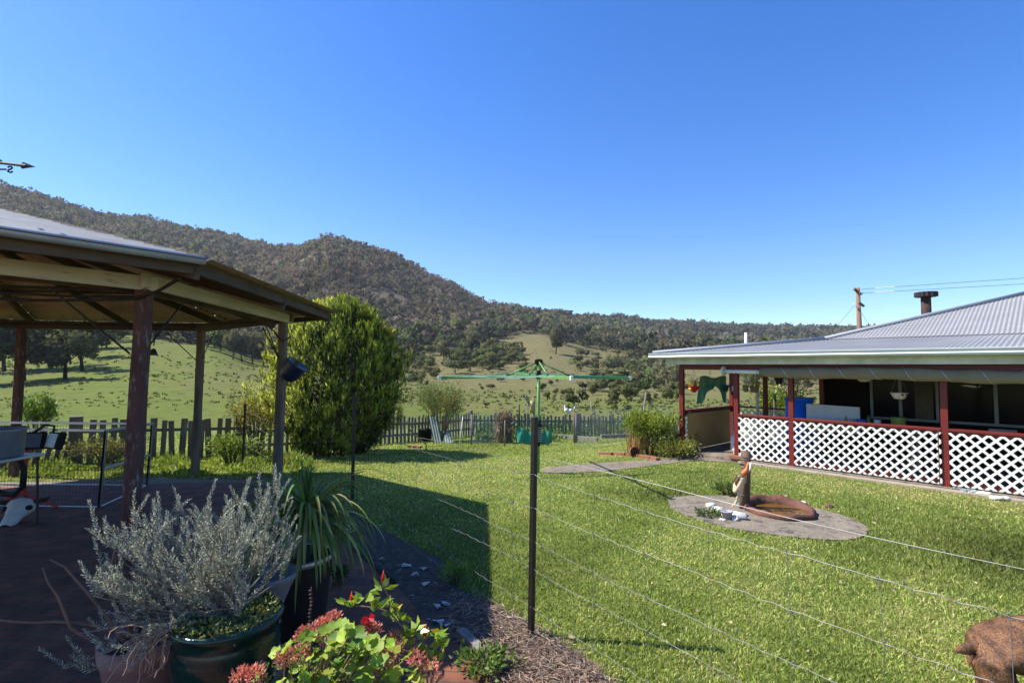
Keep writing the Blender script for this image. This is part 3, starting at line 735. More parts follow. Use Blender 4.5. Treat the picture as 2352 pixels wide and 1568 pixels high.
bm_ = MB(); hb(bm_, -10, TE + .05, -.045, .045, 2.03, EZ - .135); hb(bm_, TE - .045, TE + .045, .05, 2.75, 2.03, EZ - .135); bm_.build('veranda_beam', MT['red_paint'], house, bevel=.004)
FPOST = [TE, 3.6, 2.46, 0.0, -2.46, -4.9]
for t in FPOST:
    m = MB(); hb(m, t - .05, t + .05, -.05, .05, .0, 2.03); m.build('veranda_post', MT['red_paint'], house, bevel=.004)
BP = [(Hray(1680, 2.75), 2.75), (Hray(1757, 2.75), 2.75)]
for t, s in BP:
    m = MB(); hb(m, t - .05, t + .05, s - .05, s + .05, .0, 2.27); m.build('veranda_post', MT['red_paint'], house, bevel=.004)
WT = Hray(1887, 2.75)
m = MB(); hb(m, WT - .05, WT + .05, 2.69, 2.79, .0, 2.27); m.build('veranda_post', MT['red_paint'], house, bevel=.004)
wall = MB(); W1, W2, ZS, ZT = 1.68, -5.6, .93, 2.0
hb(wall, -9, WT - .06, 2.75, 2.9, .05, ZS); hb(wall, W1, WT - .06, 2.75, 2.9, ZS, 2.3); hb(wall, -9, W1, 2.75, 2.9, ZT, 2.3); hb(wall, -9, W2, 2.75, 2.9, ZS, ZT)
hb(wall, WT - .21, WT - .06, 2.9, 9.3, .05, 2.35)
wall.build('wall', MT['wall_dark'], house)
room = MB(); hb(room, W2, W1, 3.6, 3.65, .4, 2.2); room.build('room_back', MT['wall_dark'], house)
for t0, t1 in ((.42, 1.66), (-1.42, .36), (-3.3, -1.5), (-5.4, -3.4)):
    f = MB(); tm = (t0 + t1) / 2 + .05
    for a, b, c_, d_ in ((t0, t0 + .05, ZS, ZT), (t1 - .05, t1, ZS, ZT), (tm - .03, tm + .03, ZS + .051, ZT - .051), (t0 + .051, t1 - .051, ZS, ZS + .05), (t0 + .051, t1 - .051, ZT - .05, ZT)):
        hb(f, a, b, 2.71, 2.79, c_, d_)
    fr = f.build('window', pmat('window_frame', (.20, .22, .21), (.16, .18, .17), 4, .4), house)
    p = MB(); hb(p, t0 + .03, t1 - .03, 2.765, 2.772, ZS + .03, ZT - .03); p.build('pane', MT['glass'], fr)
    cu = MB()
    for k in range(9):
        tt = t0 + .10 + k * .035
        hb(cu, tt, tt + .033, 2.745 - .012 * (k % 2), 2.762 - .012 * (k % 2), ZS + .055, ZT - .06)
    cu.build('curtain', MT['curtain'], fr)
for (t0, t1) in ((3.55, 2.51), (2.41, .05), (-.05, -2.41), (-2.51, -4.85)):
    r = MB(); hb(r, t0, t1, -.06, .06, 1.0, 1.045); r.build('handrail', MT['red_paint'], house, bevel=.004)
    for za, zc in ((.10, .155), (.925, .998)): r = MB(); hb(r, t0, t1, -.02, .03, za, zc); r.build('rail', MT['red_paint'], house)
def lattice(mb, t0, t1, z0, z1, s, first, slat=.038, step=.168):
    """two crossing layers of diagonal slats clipped to the panel"""
    for lay, sg in ((0, first), (1, -first)):
        ss_ = s - .008 * (1 - lay) + .0005
        lo, hi = min(t0, t1), max(t0, t1); hgt = z1 - z0
        c0 = lo - hgt; 
        while c0 < hi + hgt:
            # slat centre line t = c0 + (z - z0) * 1 (or mirrored)
            hw = slat * .7071
            poly = []
            za, zb_ = z0, z1
            def clipx(a):
                return a
            P_ = [(c0 - hw, z0), (c0 + hw, z0), (c0 + hgt + hw, z1), (c0 + hgt - hw, z1)]
            # clip polygon to lo..hi
            def clip(P, f, ins, cut):
                out = []
                for i in range(len(P)):
                    a, b = P[i], P[(i + 1) % len(P)]
                    if ins(a): out.append(a)
                    if ins(a) != ins(b):
                        q = (cut - a[0]) / (b[0] - a[0]); out.append((cut, a[1] + q * (b[1] - a[1])))
                return out
            P_ = clip(P_, None, lambda p: p[0] >= lo, lo)
            if P_: P_ = clip(P_, None, lambda p: p[0] <= hi, hi)
            if len(P_) >= 3:
                if sg < 0: P_ = [(lo + hi - a, z) for a, z in P_]
                k = len(P_)
                fr_ = [H(a, ss_ - .0035, z) for a, z in P_]; bk = [H(a, ss_ + .0035, z) for a, z in P_]
                mb.add(fr_ + bk, [tuple(range(k)), tuple(range(2 * k - 1, k - 1, -1))] + [(i, k + i, k + (i + 1) % k, (i + 1) % k) for i in range(k)])
            c0 += step
for (t0, t1, sg) in ((3.55, 2.51, 1), (2.41, .05, -1), (-.05, -2.41, 1), (-2.51, -4.85, -1)):
    l = MB(); lattice(l, t0, t1, .085, .975, -.045, sg)
    l.build('lattice_panel', MT['white'], house)
# end rail of the veranda
e = MB(); hb(e, TE - .05, TE + .05, .05, 2.70, 1.0, 1.045); hb(e, TE - .02, TE + .02, .05, 2.70, .90, .998); e.build('handrail', MT['red_paint'], house, bevel=.004)
for (t0, t1) in ((BP[0][0] - .05, BP[1][0] + .05), (BP[1][0] - .05, WT + .05)):
    l = MB()
    HB = H
    H = lambda t, s, z: HB(t, s + 2.75, z)
    lattice(l, t0, t1, .085, .975, .02, 1)
    H = HB
    l.build('lattice_panel', MT['white'], house)
    r = MB(); hb(r, t0, t1, 2.70, 2.80, 1.0, 1.045); r.build('handrail', MT['red_paint'], house)
dp = MB(); t = Hray(1738, 2.6); dp.tube([H(t, 2.6, 0), H(t, 2.6, 1.95), H(t, 2.7, 2.2)], .04, 10); dp.build('downpipe', MT['white'], house, smooth=True)
st = MB(); hb(st, 3.45, 3.72, -.17, .10, .056, .13); st.build('post_footing', MT['terracotta'], house, bevel=.008)
fl = MB(); c = at(2128, 728, 13.6)
fl.tube([V((c.x, c.y, 2.9)), V((c.x, c.y, 4.05))], .112, 16); fo = fl.build('flue', MT['rust'], house, smooth=True)
fc = MB(); prof = []; ct = at(2127, 676, 13.6)
n = 60
for z, rr in ((-.065, 0), (-.065, 1), (.055, 1), (.055, 0)):
    prof.append((rr, z))
b = len(fc.v)
for rr, z in prof:
    for k in range(n):
        a = 2 * math.pi * k / n; q = rr * (.245 + .013 * math.cos(a * 15)); fc.v.append((ct.x + q * math.cos(a), ct.y + q * math.sin(a), ct.z + z))
for i in range(3):
    for k in range(n): fc.f.append((b + i * n + k, b + i * n + (k + 1) % n, b + (i + 1) * n + (k + 1) % n, b + (i + 1) * n + k))
fc.build('cap', pmat('soot', (.03, .018, .015), (.015, .013, .013), 7, .8, .3), fo)
fs = MB(); fs.disc(V((c.x, c.y, 3.42)), .3, 20); fs.tube([V((c.x, c.y, 3.36)), V((c.x, c.y, 3.5))], [.27, .17], 16); fs.build('flashing', MT['rust'], fo)
vp = MB(); a, b_ = at(1714, 800, 15.5), at(1713, 764, 15.5); vp.tube([a - V((0, 0, .4)), a, b_], .042, 10); vp.build('vent_pipe', MT['white'], house, smooth=True)

# ---- things on and in the veranda
tb_ = thing('roll_blind', 'long beige canvas blind rolled up under the veranda gutter', 'blind', H(0, -.14, 1.93))
pts, rs = [], []
for k in range(50):
    t = 3.0 - k * .17
    sag = -.03 * math.sin(k * .35) - .10 * float(ss(-1.2, -2.6, t))
    pts.append(H(t, -.17, 1.985 + sag * .5 - .03 * float(ss(2.2, 0, t)))); rs.append(.085 + .025 * float(ss(3.0, 2.4, t)) + .01 * math.sin(k * 1.3))
cv = MB(); cv.tube(pts, rs, 16); cv.build('canvas_roll', MT['canvas'], tb_, smooth=True)
pp = MB(); pp.tube([H(3.80, -.17, 1.995), H(3.0, -.17, 1.985)], .042, 12); pp.build('roller_tube', MT['white'], tb_, smooth=True)
ec = MB(); ec.tube([H(3.79, -.17, 2.0), H(3.83, -.17, 2.0)], .105, 20); eco = ec.build('end_cap', pmat('cap_white', (.62, .62, .58), (.56, .56, .52), 5, .5), tb_)
sq = MB(); r_ = HROT
def capP(u, v): return H(3.835, -.17, 2.0) + HN * u + V((0, 0, v))
sp = [capP(.045 * math.cos(a), .02 + .028 * math.sin(a)) for a in np.linspace(.3, 4.3, 9)] + [capP(-.045 * math.cos(a) * -1, -.025 + .028 * math.sin(a)) for a in np.linspace(1.2, -2.8, 9)]
sq.tube(sp, .006, 5); sq.build('cap_groove', MT['canvas'], eco)
for k in range(12):
    co = MB()
    t = 2.45 - k * .52
    i = int(min(max((3.0 - t) / .17, 0), 48)); cc, rr = pts[i], rs[i] + .004
    co.tube([cc + HU * (.10 - .20 * q / 8) + (-HN) * (rr * math.sin(math.pi * (q / 8))) * 1.0 + V((0, 0, rr * math.cos(math.pi * q / 8))) for q in range(9)], .005, 4); co.build('tie_cord', MT['alu'], tb_)

panel = MB(); s0, s1 = .12, 2.45
hb(panel, TE - .075, TE - .055, s0, s1, .07, .955)
tag(panel.build('board_panel', MT['cardboard']), 'tan sheet of board closing the end of the veranda between two posts', 'panel')
def shells(name, tt, s, label, n=8):
    o = MB(); o.tube([H(tt, s, .9), H(tt, s, .1)], .004, 4)
    for k in range(n): o.blob(H(tt + random.uniform(-.01, .01), s, .85 - k * .78 / n), .026, (1, .6, 1.4), 8, 5)
    tag(o.build(name, MT['white'], smooth=True), label, 'shell string')
shells('shell_string', TE - .10, .02, 'string of white shells hanging beside the corner post of the veranda')
shells('shell_string', TE - .12, 2.50, 'string of white shells hanging at the inner edge of the tan board', 9)

def hang_pot(name, c, r, h, mat, label, plant=None, strap=None, wires=True, top=2.03, r2=.7, cat='hanging pot'):
    t_ = thing(name, label, cat, c)
    m = MB(); m.lathe([(0, 0), (r * r2 * .8, 0.0), (r * r2, h * .08), (r * .93, h * .7), (r, h), (r * 1.06, h * 1.01), (r * 1.05, h * .95), (r * .9, h * .9), (0, h * .85)], c, 20); m.build('pot', mat, t_, smooth=True)
    if strap: 
        for q in (0, 2.1, 4.2):
            s_ = MB(); s_.box(V(c) + V((math.cos(q + 3.6) * r * .97, math.sin(q + 3.6) * r * .97, h * .62)), (.09, .012, .03), M.Rotation(q + 3.6 + math.pi / 2, 3, 'Z')); s_.build('stripe', strap, t_)
    if wires:
        w_ = MB()
        for k in range(3): w_.tube([V(c) + V((math.cos(k * 2.09) * r, math.sin(k * 2.09) * r, h)), V((c[0], c[1], min(top, c[2] + h + .45)))], .0025, 4)
        w_.tube([V((c[0], c[1], min(top, c[2] + h + .45))), V((c[0], c[1], top + .02))], .0025, 4)
        w_.build('hanger', MT['wire'], t_)
    if plant is not None:
        v, f, cc = plant(V(c) + V((0, 0, h * .9))); link('foliage', npmesh('foliage', v, f, cc), MT['leaf'], t_)
    return t_
def spider(c, n=90, L=.30, base=(.30, .36, .12), droop=.9):
    out = []
    for k in range(n):
        a = random.uniform(0, 6.28); e = random.uniform(.5, 1.35); p = V(c) + V((random.uniform(-.04, .04), random.uniform(-.04, .04), 0)); d = V((math.cos(a) * math.cos(e), math.sin(a) * math.cos(e), math.sin(e)))
        cl = jit(base if random.random() < .7 else (.42, .34, .14), 1)
        l = L * random.uniform(.6, 1.2)
        for q in range(4):
            out.append(cards([p], [d], l / 4 * 1.15, .016 * (1 - q * .18), cl, fold=.02)); p = p + d * l / 4; d = (d + V((0, 0, -droop * .3 * (q + .5)))).normalized()
    return merge(out)
def leafy(r=.16, n=160, base=(.25, .32, .06), L=.06):
    def fn(c):
        P = np.array(c) + RNG.normal(size=(n, 3)) * np.array([r * .6, r * .6, r * .45]) + np.array([0, 0, r * .4]); return cards(P, rdir(n) + np.array([0, 0, .3]), L, L * .55, jit(base, n))
    return fn
def end(s, px, py, off=0):          # a point hanging under the end of the veranda
    t = Hray(px, s); p = H(t, s, 0); q = at(px, py, p.y); return q
hang_pot('helmet_planter', at(1594, 901, 13.3) , .15, .17, MT['red'], 'upturned red hard hat with yellow stripes hanging as a planter for a spider plant', lambda c: spider(c, 110, .34), pmat('yellow', (.75, .55, .02), None, 5, .5), r2=.35)
hang_pot('hanging_pot', at(1631, 893, 13.9), .10, .13, MT['wall_dark'], 'small brown bowl hanging behind the green shade cloth', None)
hang_pot('hanging_pot', at(1663, 898, 14.2), .14, .17, pmat('teal', (.01, .07, .07), (.015, .09, .09), 5, .5), 'teal green bowl hanging behind the shade cloth beside the inner post', None)
cl = MB(); g = 26
c0, c1 = at(1608, 865, 13.55), at(1668, 865, 14.1)
def cloth(u, w):
    top = c0.lerp(c1, u); drop = .52 + .26 * (abs(u - .1) < .18) * .0 + .22 * math.sin(u * 7 + 1) * w - .14 * (u > .55) * (u < .85) * math.sin((u - .55) / .3 * math.pi)
    q = top + V((0, 0, -w * drop)) + V((-.10 * w * (1 - u), .05 * math.sin(u * 22) * (.3 + w), .03 * math.sin(u * 9)))
    return q
for i in range(g + 1):
    for k in range(13): cl.v.append(tuple(cloth(i / g, k / 12)))
for i in range(g):
    for k in range(12): cl.f.append((i * 13 + k, i * 13 + 13 + k, i * 13 + 14 + k, i * 13 + k + 1))
m_ = MT['shade_cloth']; nt_ = m_.node_tree; tr = nt_.nodes.new('ShaderNodeBsdfTransparent'); mx = nt_.nodes.new('ShaderNodeMixShader'); mx.inputs[0].default_value = .04
nt_.links.new(nt_.nodes['Principled BSDF'].outputs[0], mx.inputs[1]); nt_.links.new(tr.outputs[0], mx.inputs[2]); nt_.links.new(mx.outputs[0], nt_.nodes['Material Output'].inputs['Surface'])
tag(cl.build('shade_cloth', m_, smooth=True), 'torn green shade cloth hanging in the open end of the veranda', 'shade cloth')
ln = thing('lantern', 'old hurricane lantern hanging between two red veranda posts', 'lantern', at(1686, 905, 12.6))
q = at(1686, 905, 12.6)
l = MB(); l.lathe([(0, -.02), (.07, -.02), (.075, .05), (.05, .07), (.0, .075)], q, 14); l.build('fuel_tank', MT['rust'], ln, smooth=True)
l = MB(); l.lathe([(.035, .07), (.055, .12), (.05, .18), (.03, .21)], q, 14); l.build('globe', pmat('globe', (.45, .47, .45), (.4, .4, .4), 4, .15), ln, smooth=True)
l = MB(); l.lathe([(.05, .205), (.055, .23), (.03, .27), (0, .28)], q, 14); l.build('cap', MT['rust'], ln, smooth=True)
l = MB(); l.tube([q + V((.06, 0, .06)), q + V((.075, 0, .15)), q + V((.03, 0, .26)), q + V((0, 0, .40)), q + V((-.03, 0, .26)), q + V((-.075, 0, .15)), q + V((-.06, 0, .06))], .004, 5); l.build('handle', MT['wire'], ln)
def chime(px, py, d, label):
    q = at(px, py, d); w = MB()
    for k in range(7):
        a = k * .9; w.tube([q + V((.05 * math.cos(a), .05 * math.sin(a), -.05)), q + V((.05 * math.cos(a), .05 * math.sin(a), -.05 - random.uniform(.22, .34)))], .008, 5)
    w.tube([q + V((0, 0, .15)), q + V((0, 0, -.05))], .003, 4); w.lathe([(0, -.03), (.065, -.04), (.065, -.055), (0, -.06)], q, 12)
    tag(w.build('wind_chime', MT['bone']), label, 'wind chime')
chime(1718, 846, 11.6, 'pale wind chime hanging from the beam in front of the brown basket')
hang_pot('hanging_pot', at(1733, 901, 11.9), .105, .15, pmat('brown_clay', (.16, .10, .07), (.22, .15, .11), 8, .85), 'brown clay pot with yellowing leaves hanging near the white downpipe', leafy(.15, 130, (.36, .34, .05)), r2=.75)
hang_pot('hanging_pot', at(1713, 900, 12.2), .07, .16, MT['grey_wood'], 'grey weathered jar hanging just left of the brown clay pot', None)
hang_pot('hanging_bucket', at(1789, 882, 11.0), .085, .17, MT['black'], 'black plastic bucket hanging beneath the end of the canvas blind', None, r2=.7)
hang_pot('hanging_basin', at(1857, 889, 13.2), .13, .11, MT['white'], 'small white bowl hanging over the blue drum', None, r2=.6)
hb_ = hang_pot('hanging_basin', at(2066, 916, 9.6), .135, .115, pmat('enamel', (.70, .62, .52), (.55, .42, .32), 9, .4, c3=(.12, .05, .03), c3at=.60), 'chipped white enamel basin with rusty holes hanging in front of the window', None, r2=.62)
for k in (-.04, .04):
    d_ = MB(); d_.tube([at(2066, 906, 9.6) + V((k, -.118, 0)), at(2066, 906, 9.6) + V((k, -.135, 0))], .018, 10); d_.build('hole', MT['black'], hb_)
kt = thing('kettle', 'old steel kettle hanging tilted in front of the right hand window', 'kettle', at(2226, 884, 9.3)); q = at(2226, 886, 9.3); R_ = M.Rotation(rad(14), 3, 'Y')
k_ = MB(); k_.lathe([(0, -.04), (.115, -.04), (.13, -.02), (.125, .02), (.09, .055), (.05, .07), (0, .072)], q, 20, R_); k_.build('body', pmat('steel', (.30, .31, .33), (.22, .23, .25), 6, .25, metal=.8), kt, smooth=True)
k_ = MB(); k_.tube([q + R_ @ V((.11, 0, -.01)), q + R_ @ V((.17, 0, .03)), q + R_ @ V((.20, 0, .07))], [.025, .018, .013], 8); k_.build('spout', MT['alu'], kt, smooth=True)
k_ = MB(); k_.tube([q + R_ @ V((-.10, 0, .04)), q + R_ @ V((-.08, 0, .14)), q + R_ @ V((.0, 0, .17)), q + R_ @ V((.08, 0, .14)), q + R_ @ V((.10, 0, .04))], .007, 6); k_.build('handle', MT['black'], kt, smooth=True)
k_ = MB(); k_.tube([q + R_ @ V((0, 0, .17)), V((q.x, q.y, 2.2))], .003, 4); k_.build('hook', MT['wire'], kt)
ls = MB(); q = at(1985, 869, 10.6); ls.lathe([(0, -.07), (.08, -.065), (.125, -.02), (.135, .04), (.135, .10), (0, .11)], q, 20)
ls.tube([q + V((0, 0, .10)), V((q.x, q.y, EZ - .13))], .012, 8)
tag(ls.build('ceiling_lamp', MT['white'], smooth=True), 'white bowl lamp half hidden above the canvas blind', 'lamp')
dr = thing('drum', 'bright blue plastic drum standing behind the lattice beside the white board', 'drum', H(2.78, 1.45, .055)); q = H(2.78, 1.45, .055)
d_ = MB(); d_.lathe([(0, 0), (.26, 0), (.28, .05), (.285, .4), (.295, .41), (.285, .43), (.285, .8), (.295, .81), (.285, .83), (.28, 1.30), (.0, 1.31)], q, 28); d_.build('body', MT['blue'], dr, smooth=True)
d_ = MB(); d_.lathe([(.285, 1.29), (.302, 1.30), (.302, 1.345), (.285, 1.35), (0, 1.35)], q, 28); d_.build('lid', MT['blue'], dr, smooth=True)
wb = MB(); A_, B_ = Hray(1850, 1.05), Hray(1972, 1.05)
wb.add([H(A_, 1.05, .7), H(B_, 1.05, .7), H(B_, 1.05, 1.27), H(A_, 1.05, 1.29), H(A_, 1.075, .7), H(B_, 1.075, .7), H(B_, 1.075, 1.27), H(A_, 1.075, 1.29)], [(0, 1, 2, 3), (7, 6, 5, 4), (0, 4, 5, 1), (1, 5, 6, 2), (2, 6, 7, 3), (3, 7, 4, 0)])
wb_o = thing('bench_cupboard', 'white bench back with a plank top standing on the veranda beside the blue drum', 'bench', H((A_ + B_) / 2, .85, .055))
wb.build('splashback', pmat('offwhite', (.62, .60, .54), (.55, .53, .47), 4, .6), wb_o)
t_ = MB(); hb(t_, A_, B_ - 1.0, .45, 1.045, .86, .90); t_.build('top', MT['grey_wood'], wb_o)
for a in (A_ - .05, B_ - .95):
    for s in (.5, 1.0): t_ = MB(); hb(t_, a - .025, a + .025, s - .025, s + .025, .055, .86); t_.build('leg', MT['grey_wood'], wb_o)
for nm, px, col, hh, rr, lab in (('bottle', 1940, (.30, .24, .16), .20, .035, 'slim tan bottle standing on the veranda bench at the left'), ('jar', 1955, (.35, .30, .24), .14, .04, 'short pale jar on the bench beside the tan bottle'), ('tub', 1975, (.02, .07, .35), .15, .09, 'blue tub standing on the veranda bench'), ('bottle', 1992, (.03, .12, .04), .24, .035, 'dark green bottle standing behind the blue tub on the bench'), ('jar', 2012, (.55, .55, .52), .16, .06, 'white container on the bench right of the green bottle'), ('pot', 2060, (.14, .20, .03), .24, .12, 'olive green planter tub standing at the dark end of the bench')):
    s = .72; t = Hray(px, s); q = H(t, s, .90); b_ = MB(); b_.lathe([(0, 0), (rr * .85, 0), (rr, hh * .2), (rr, hh * .7), (rr * .55 if nm == 'bottle' else rr * 1.03, hh * .82), (rr * .4 if nm == 'bottle' else rr * 1.03, hh), (0, hh)], q, 16)
    tag(b_.build(nm, pmat('m_' + nm + str(px), col, None, 6, .45), smooth=True), lab, nm)
lt = MB(); hb(lt, Hray(2330, 2.7), Hray(2265, 2.7), 2.66, 2.74, .80, .88); tag(lt.build('wall_sign', pmat('dim_white', (.35, .36, .36), (.3, .3, .3), 4, .5)), 'small blank white plate on the dark wall under the right window', 'plate')
gb = thing('gas_bottle', 'squat white gas bottle standing on the veranda behind the first lattice post', 'gas bottle', at(1693, 1032, 13.1)); t = Hray(1692, .75); q = H(t, .75, .055)
WL[gb] = V(q); gb.location = q
g_ = MB(); g_.lathe([(.12, 0), (.12, .03), (.155, .06), (.16, .1), (.16, .33), (.14, .40), (.07, .435), (0, .44)], q, 24); g_.build('body', MT['white'], gb, smooth=True)
g_ = MB(); g_.tube([q + V((0, 0, .43)), q + V((0, 0, .50))], .02, 8); g_.build('valve', MT['rust'], gb)
g_ = MB()
for k in range(14):
    a0, a1 = k * 2 * math.pi / 20, (k + 1) * 2 * math.pi / 20
    p_ = [q + V((.09 * math.cos(a), .09 * math.sin(a), z)) for a in (a0, a1) for z in (.42, .52)]; g_.add(p_, [(0, 2, 3, 1)])
g_.build('collar', MT['white'], gb)
g_ = MB(); g_.add([q + V((.1612 * math.cos(a), .1612 * math.sin(a), z)) for a in np.linspace(-2.6, -1.5, 7) for z in (.20, .235)], [(2 * i, 2 * i + 2, 2 * i + 3, 2 * i + 1) for i in range(6)]); g_.build('red_band', MT['red'], gb)
ch = MB()
for k in range(26):
    ch.blob(H(.085, -.09, 1.0 - k * .036), .016, (.7, .7, 1.2), 6, 4)
tag(ch.build('shell_chain', MT['rust'], smooth=True), 'rusty chain hanging down the lattice beside the thick red post', 'chain')
ro = MB()
for px, py in ((2190, 1122), (2208, 1128), (2225, 1133)):
    q = G(px, py)
    for k in range(14):
        a = random.uniform(0, 6.28); pts_ = [q + V((.09 * math.cos(a + w) + random.uniform(-.04, .04), .07 * math.sin(a + w) + random.uniform(-.04, .04), random.uniform(.01, .07))) for w in np.linspace(0, 3, 7)]
        ro.tube(pts_, .006, 4)
tag(ro.build('rope', pmat('rope_blue', (.50, .56, .58), (.38, .45, .48), 9, .9)), 'tangled pale rope lying on the grass at the foot of the red post', 'rope')
for k, (px, py) in enumerate(((2252, 1137), (2295, 1148))):
    r_ = MB(); q = G(px, py)
    for _ in range(4): r_.blob(q + V((random.uniform(-.09, .09), random.uniform(-.05, .05), .03)), .06, (1.3, 1, .6), 8, 5, .6)
    tag(r_.build('rag', MT['bone'], smooth=True), ('crumpled white rag lying in the grass nearest the tangled rope', 'larger crumpled white rag by the veranda edge nearest the frame edge')[k], 'rag')
gr = MB(); a, b_, c_, d_ = G(1622, 1052), G(1672, 1052), G(1660, 1038), G(1628, 1038)
for k in range(9):
    u = k / 8; gr.tube([a.lerp(b_, u) + V((0, 0, .03)), d_.lerp(c_, u) + V((0, 0, .03))], .006, 4); 
for k in range(14):
    u = k / 13; gr.tube([a.lerp(d_, u) + V((0, 0, .036)), b_.lerp(c_, u) + V((0, 0, .036))], .004, 4)
tag(gr.build('metal_grate', MT['alu']), 'steel grate doormat lying at the veranda step', 'grate')
# power pole behind the house
p0, p1 = at(1976, 800, 34), at(1970, 661, 34)
pw = thing('power_pole', 'weathered timber power pole with broken crossarms standing behind the house', 'power pole', V((p0.x, p0.y, -1)))
m = MB(); m.tube([V((p0.x, p0.y, -1)), p0, p1], [.19, .17, .13], 10); m.build('pole', pmat('pole_wood', (.26, .15, .10), (.20, .12, .08), 6, .9, .3, (1, 1, .2)), pw, smooth=True)
m = MB(); m.beam(at(1962, 663, 33.8), at(1977, 676, 34.2), .12, .14); m.build('crossarm', MT['brown_post'], pw)
m = MB(); m.beam(at(1972, 694, 33.8), at(1984, 703, 34.1), .11, .12); m.build('crossarm', MT['brown_post'], pw)
for px, py in ((1979, 664), (1981, 673), (1961, 697), (1966, 704)):
    m = MB(); q = at(px, py, 33.9); m.lathe([(0, -.08), (.05, -.06), (.03, -.02), (.05, .02), (0, .06)], q, 8); m.build('insulator', MT['white'], pw)
def wire_run(name, a, b, sag, r, label, guard=None):
    pts = [a.lerp(b, k / 24) - V((0, 0, sag * 4 * (k / 24) * (1 - k / 24))) for k in range(25)]
    t_ = thing(name, label, 'power line', a); m = MB(); m.tube(pts, r, 4); m.build('cable', MT['black'], t_)
    if guard:
        m = MB(); m.tube([a.lerp(b, guard[0]) , a.lerp(b, guard[1])], r * 2.6, 6); m.build('white_sleeve', MT['white'], t_)
wire_run('power_line', at(1979, 664, 34), at(2420, 634, 30), .0, .012, 'upper of two power lines running right from the timber pole', (.08, .19))
wire_run('power_line', at(1981, 673, 34), at(2420, 648, 30), .0, .012, 'lower of two power lines running right from the timber pole', (.07, .18))
wire_run('power_line', at(1963, 700, 34), at(1880, 790, 22), .1, .010, 'service line dropping left from the timber pole to the house roof')
wire_run('power_line', at(1975, 712, 34), at(2002, 752, 24), .05, .010, 'short service line dropping right from the timber pole to the roof')
# ------------------------------------------------------------------ gazebo (eight sided)
GK = .85
gc = V((-8.3, 7.0, 0)) * GK
A = V((-3.87, 5.3, 0)); B = V((-4.05, 9.0, 0)); Cc = V((-6.85, 11.25, 0)); Dd = V((-10.5, 10.95, 0))
Hh = V((-6.2, 2.55, 0)); Gg = V((-10.0, 2.7, 0)); Ff = V((-12.6, 5.0, 0)); Ee = V((-12.7, 8.6, 0))
OCT = [p * GK for p in (A, B, Cc, Dd, Ee, Ff, Gg, Hh)]
gaz = thing('gazebo', 'large open timber gazebo with corrugated iron roof on rough posts, left of the yard', 'gazebo', gc)
PZ = 2 + .62 * GK
def prism(name, p0, p1, w, h, mat, parent, bevel=.01, rough=0):
    """timber with its own axis along local Z so the grain follows it"""
    p0, p1 = V(p0), V(p1); L = (p1 - p0).length; m = MB(); k = max(2, int(L / .4)); b = 0
    for i in range(k + 1):
        z = L * i / k
        for a_, c_ in ((-1, -1), (1, -1), (1, 1), (-1, 1)):
            q = 1 + rough * noise.noise(V((a_ * 3 + p0.x, c_ * 3, z * 1.7))); m.v.append((a_ * w / 2 * q, c_ * h / 2 * q, z))
        if i:
            for j in range(4): m.f.append(((i - 1) * 4 + j, (i - 1) * 4 + (j + 1) % 4, i * 4 + (j + 1) % 4, i * 4 + j))
    m.f += [(3, 2, 1, 0), tuple(k * 4 + j for j in range(4))]
    me = m.mesh(name); o = bpy.data.objects.new(name, me); COL.objects.link(o); me.materials.append(mat)
    d = (p1 - p0).normalized(); up = V((0, 0, 1)) if abs(d.z) < .95 else V((0, 1, 0))
    x = up.cross(d).normalized() if abs(d.z) < .95 else V((1, 0, 0)); y = d.cross(x).normalized()
    if abs(d.z) >= .95: x = y.cross(d).normalized()
    R = M(((x.x, y.x, d.x), (x.y, y.y, d.y), (x.z, y.z, d.z)))
    if parent is not None:
        o.parent = parent; o.matrix_basis = M.Translation(p0 - WL[parent]) @ R.to_4x4()
    else: o.matrix_basis = M.Translation(p0) @ R.to_4x4()
    WL[o] = p0
    if bevel:
        bv = o.modifiers.new('bevel', 'BEVEL'); bv.width = bevel; bv.segments = 2; bv.limit_method = 'ANGLE'; bv.angle_limit = rad(50)
    return o
def rings(mb, ca, cb, off, ext):
    U = (APEX - (ca + cb) / 2); n_ = int(U.length / .13 * 4); nr_ = (cb - ca).cross(APEX - ca).normalized()
    if nr_.z < 0: nr_ = -nr_
    b = len(mb.v); e0 = -U.normalized() * ext
    for i in range(n_ + 1):
        t = i / n_ * .99; o = nr_ * (.014 * math.cos(i * math.pi / 2) + off + .014 * ((i % 13) / 13)) + e0 * (1 - t)
        mb.v += [tuple(ca.lerp(APEX, t) + o), tuple(cb.lerp(APEX, t) + o)]
    for i in range(n_): mb.f.append((b + 2 * i, b + 2 * i + 1, b + 2 * i + 3, b + 2 * i + 2))
for i, p in enumerate(OCT):
    w = .118 if i == 0 else .112
    q = p + V((.06 if i == 0 else .03, -.04, 0))
    po = prism('post', V((p.x, p.y, gz1(p.x, p.y) + .02)), V((q.x, q.y, PZ + .15)), w, w, MT['red_post'] if i in (0, 3) else MT['brown_post'], gaz, .035 if i == 0 else .015, .12)
    if i == 0: po['label'] = 'thick post with flaking dark red paint'
    fo = MB(); g0 = gz1(p.x, p.y); fo.box((p.x, p.y, g0 + .05), (.10, .10, .16)); fo.build('foot_bracket', MT['rust'], gaz)
RC = [(p - gc).normalized() for p in OCT]
EV = 2 + 1.04 * GK; APEX = V((gc.x, gc.y, 2 + 2.40 * GK))
CORN = [OCT[i] + RC[i] * .86 * GK + V((0, 0, EV)) for i in range(8)]
CORN[0] = V((-3.0 * GK, 4.95 * GK, EV)); CORN[1] = V((-3.25 * GK, 9.4 * GK, EV - .02))
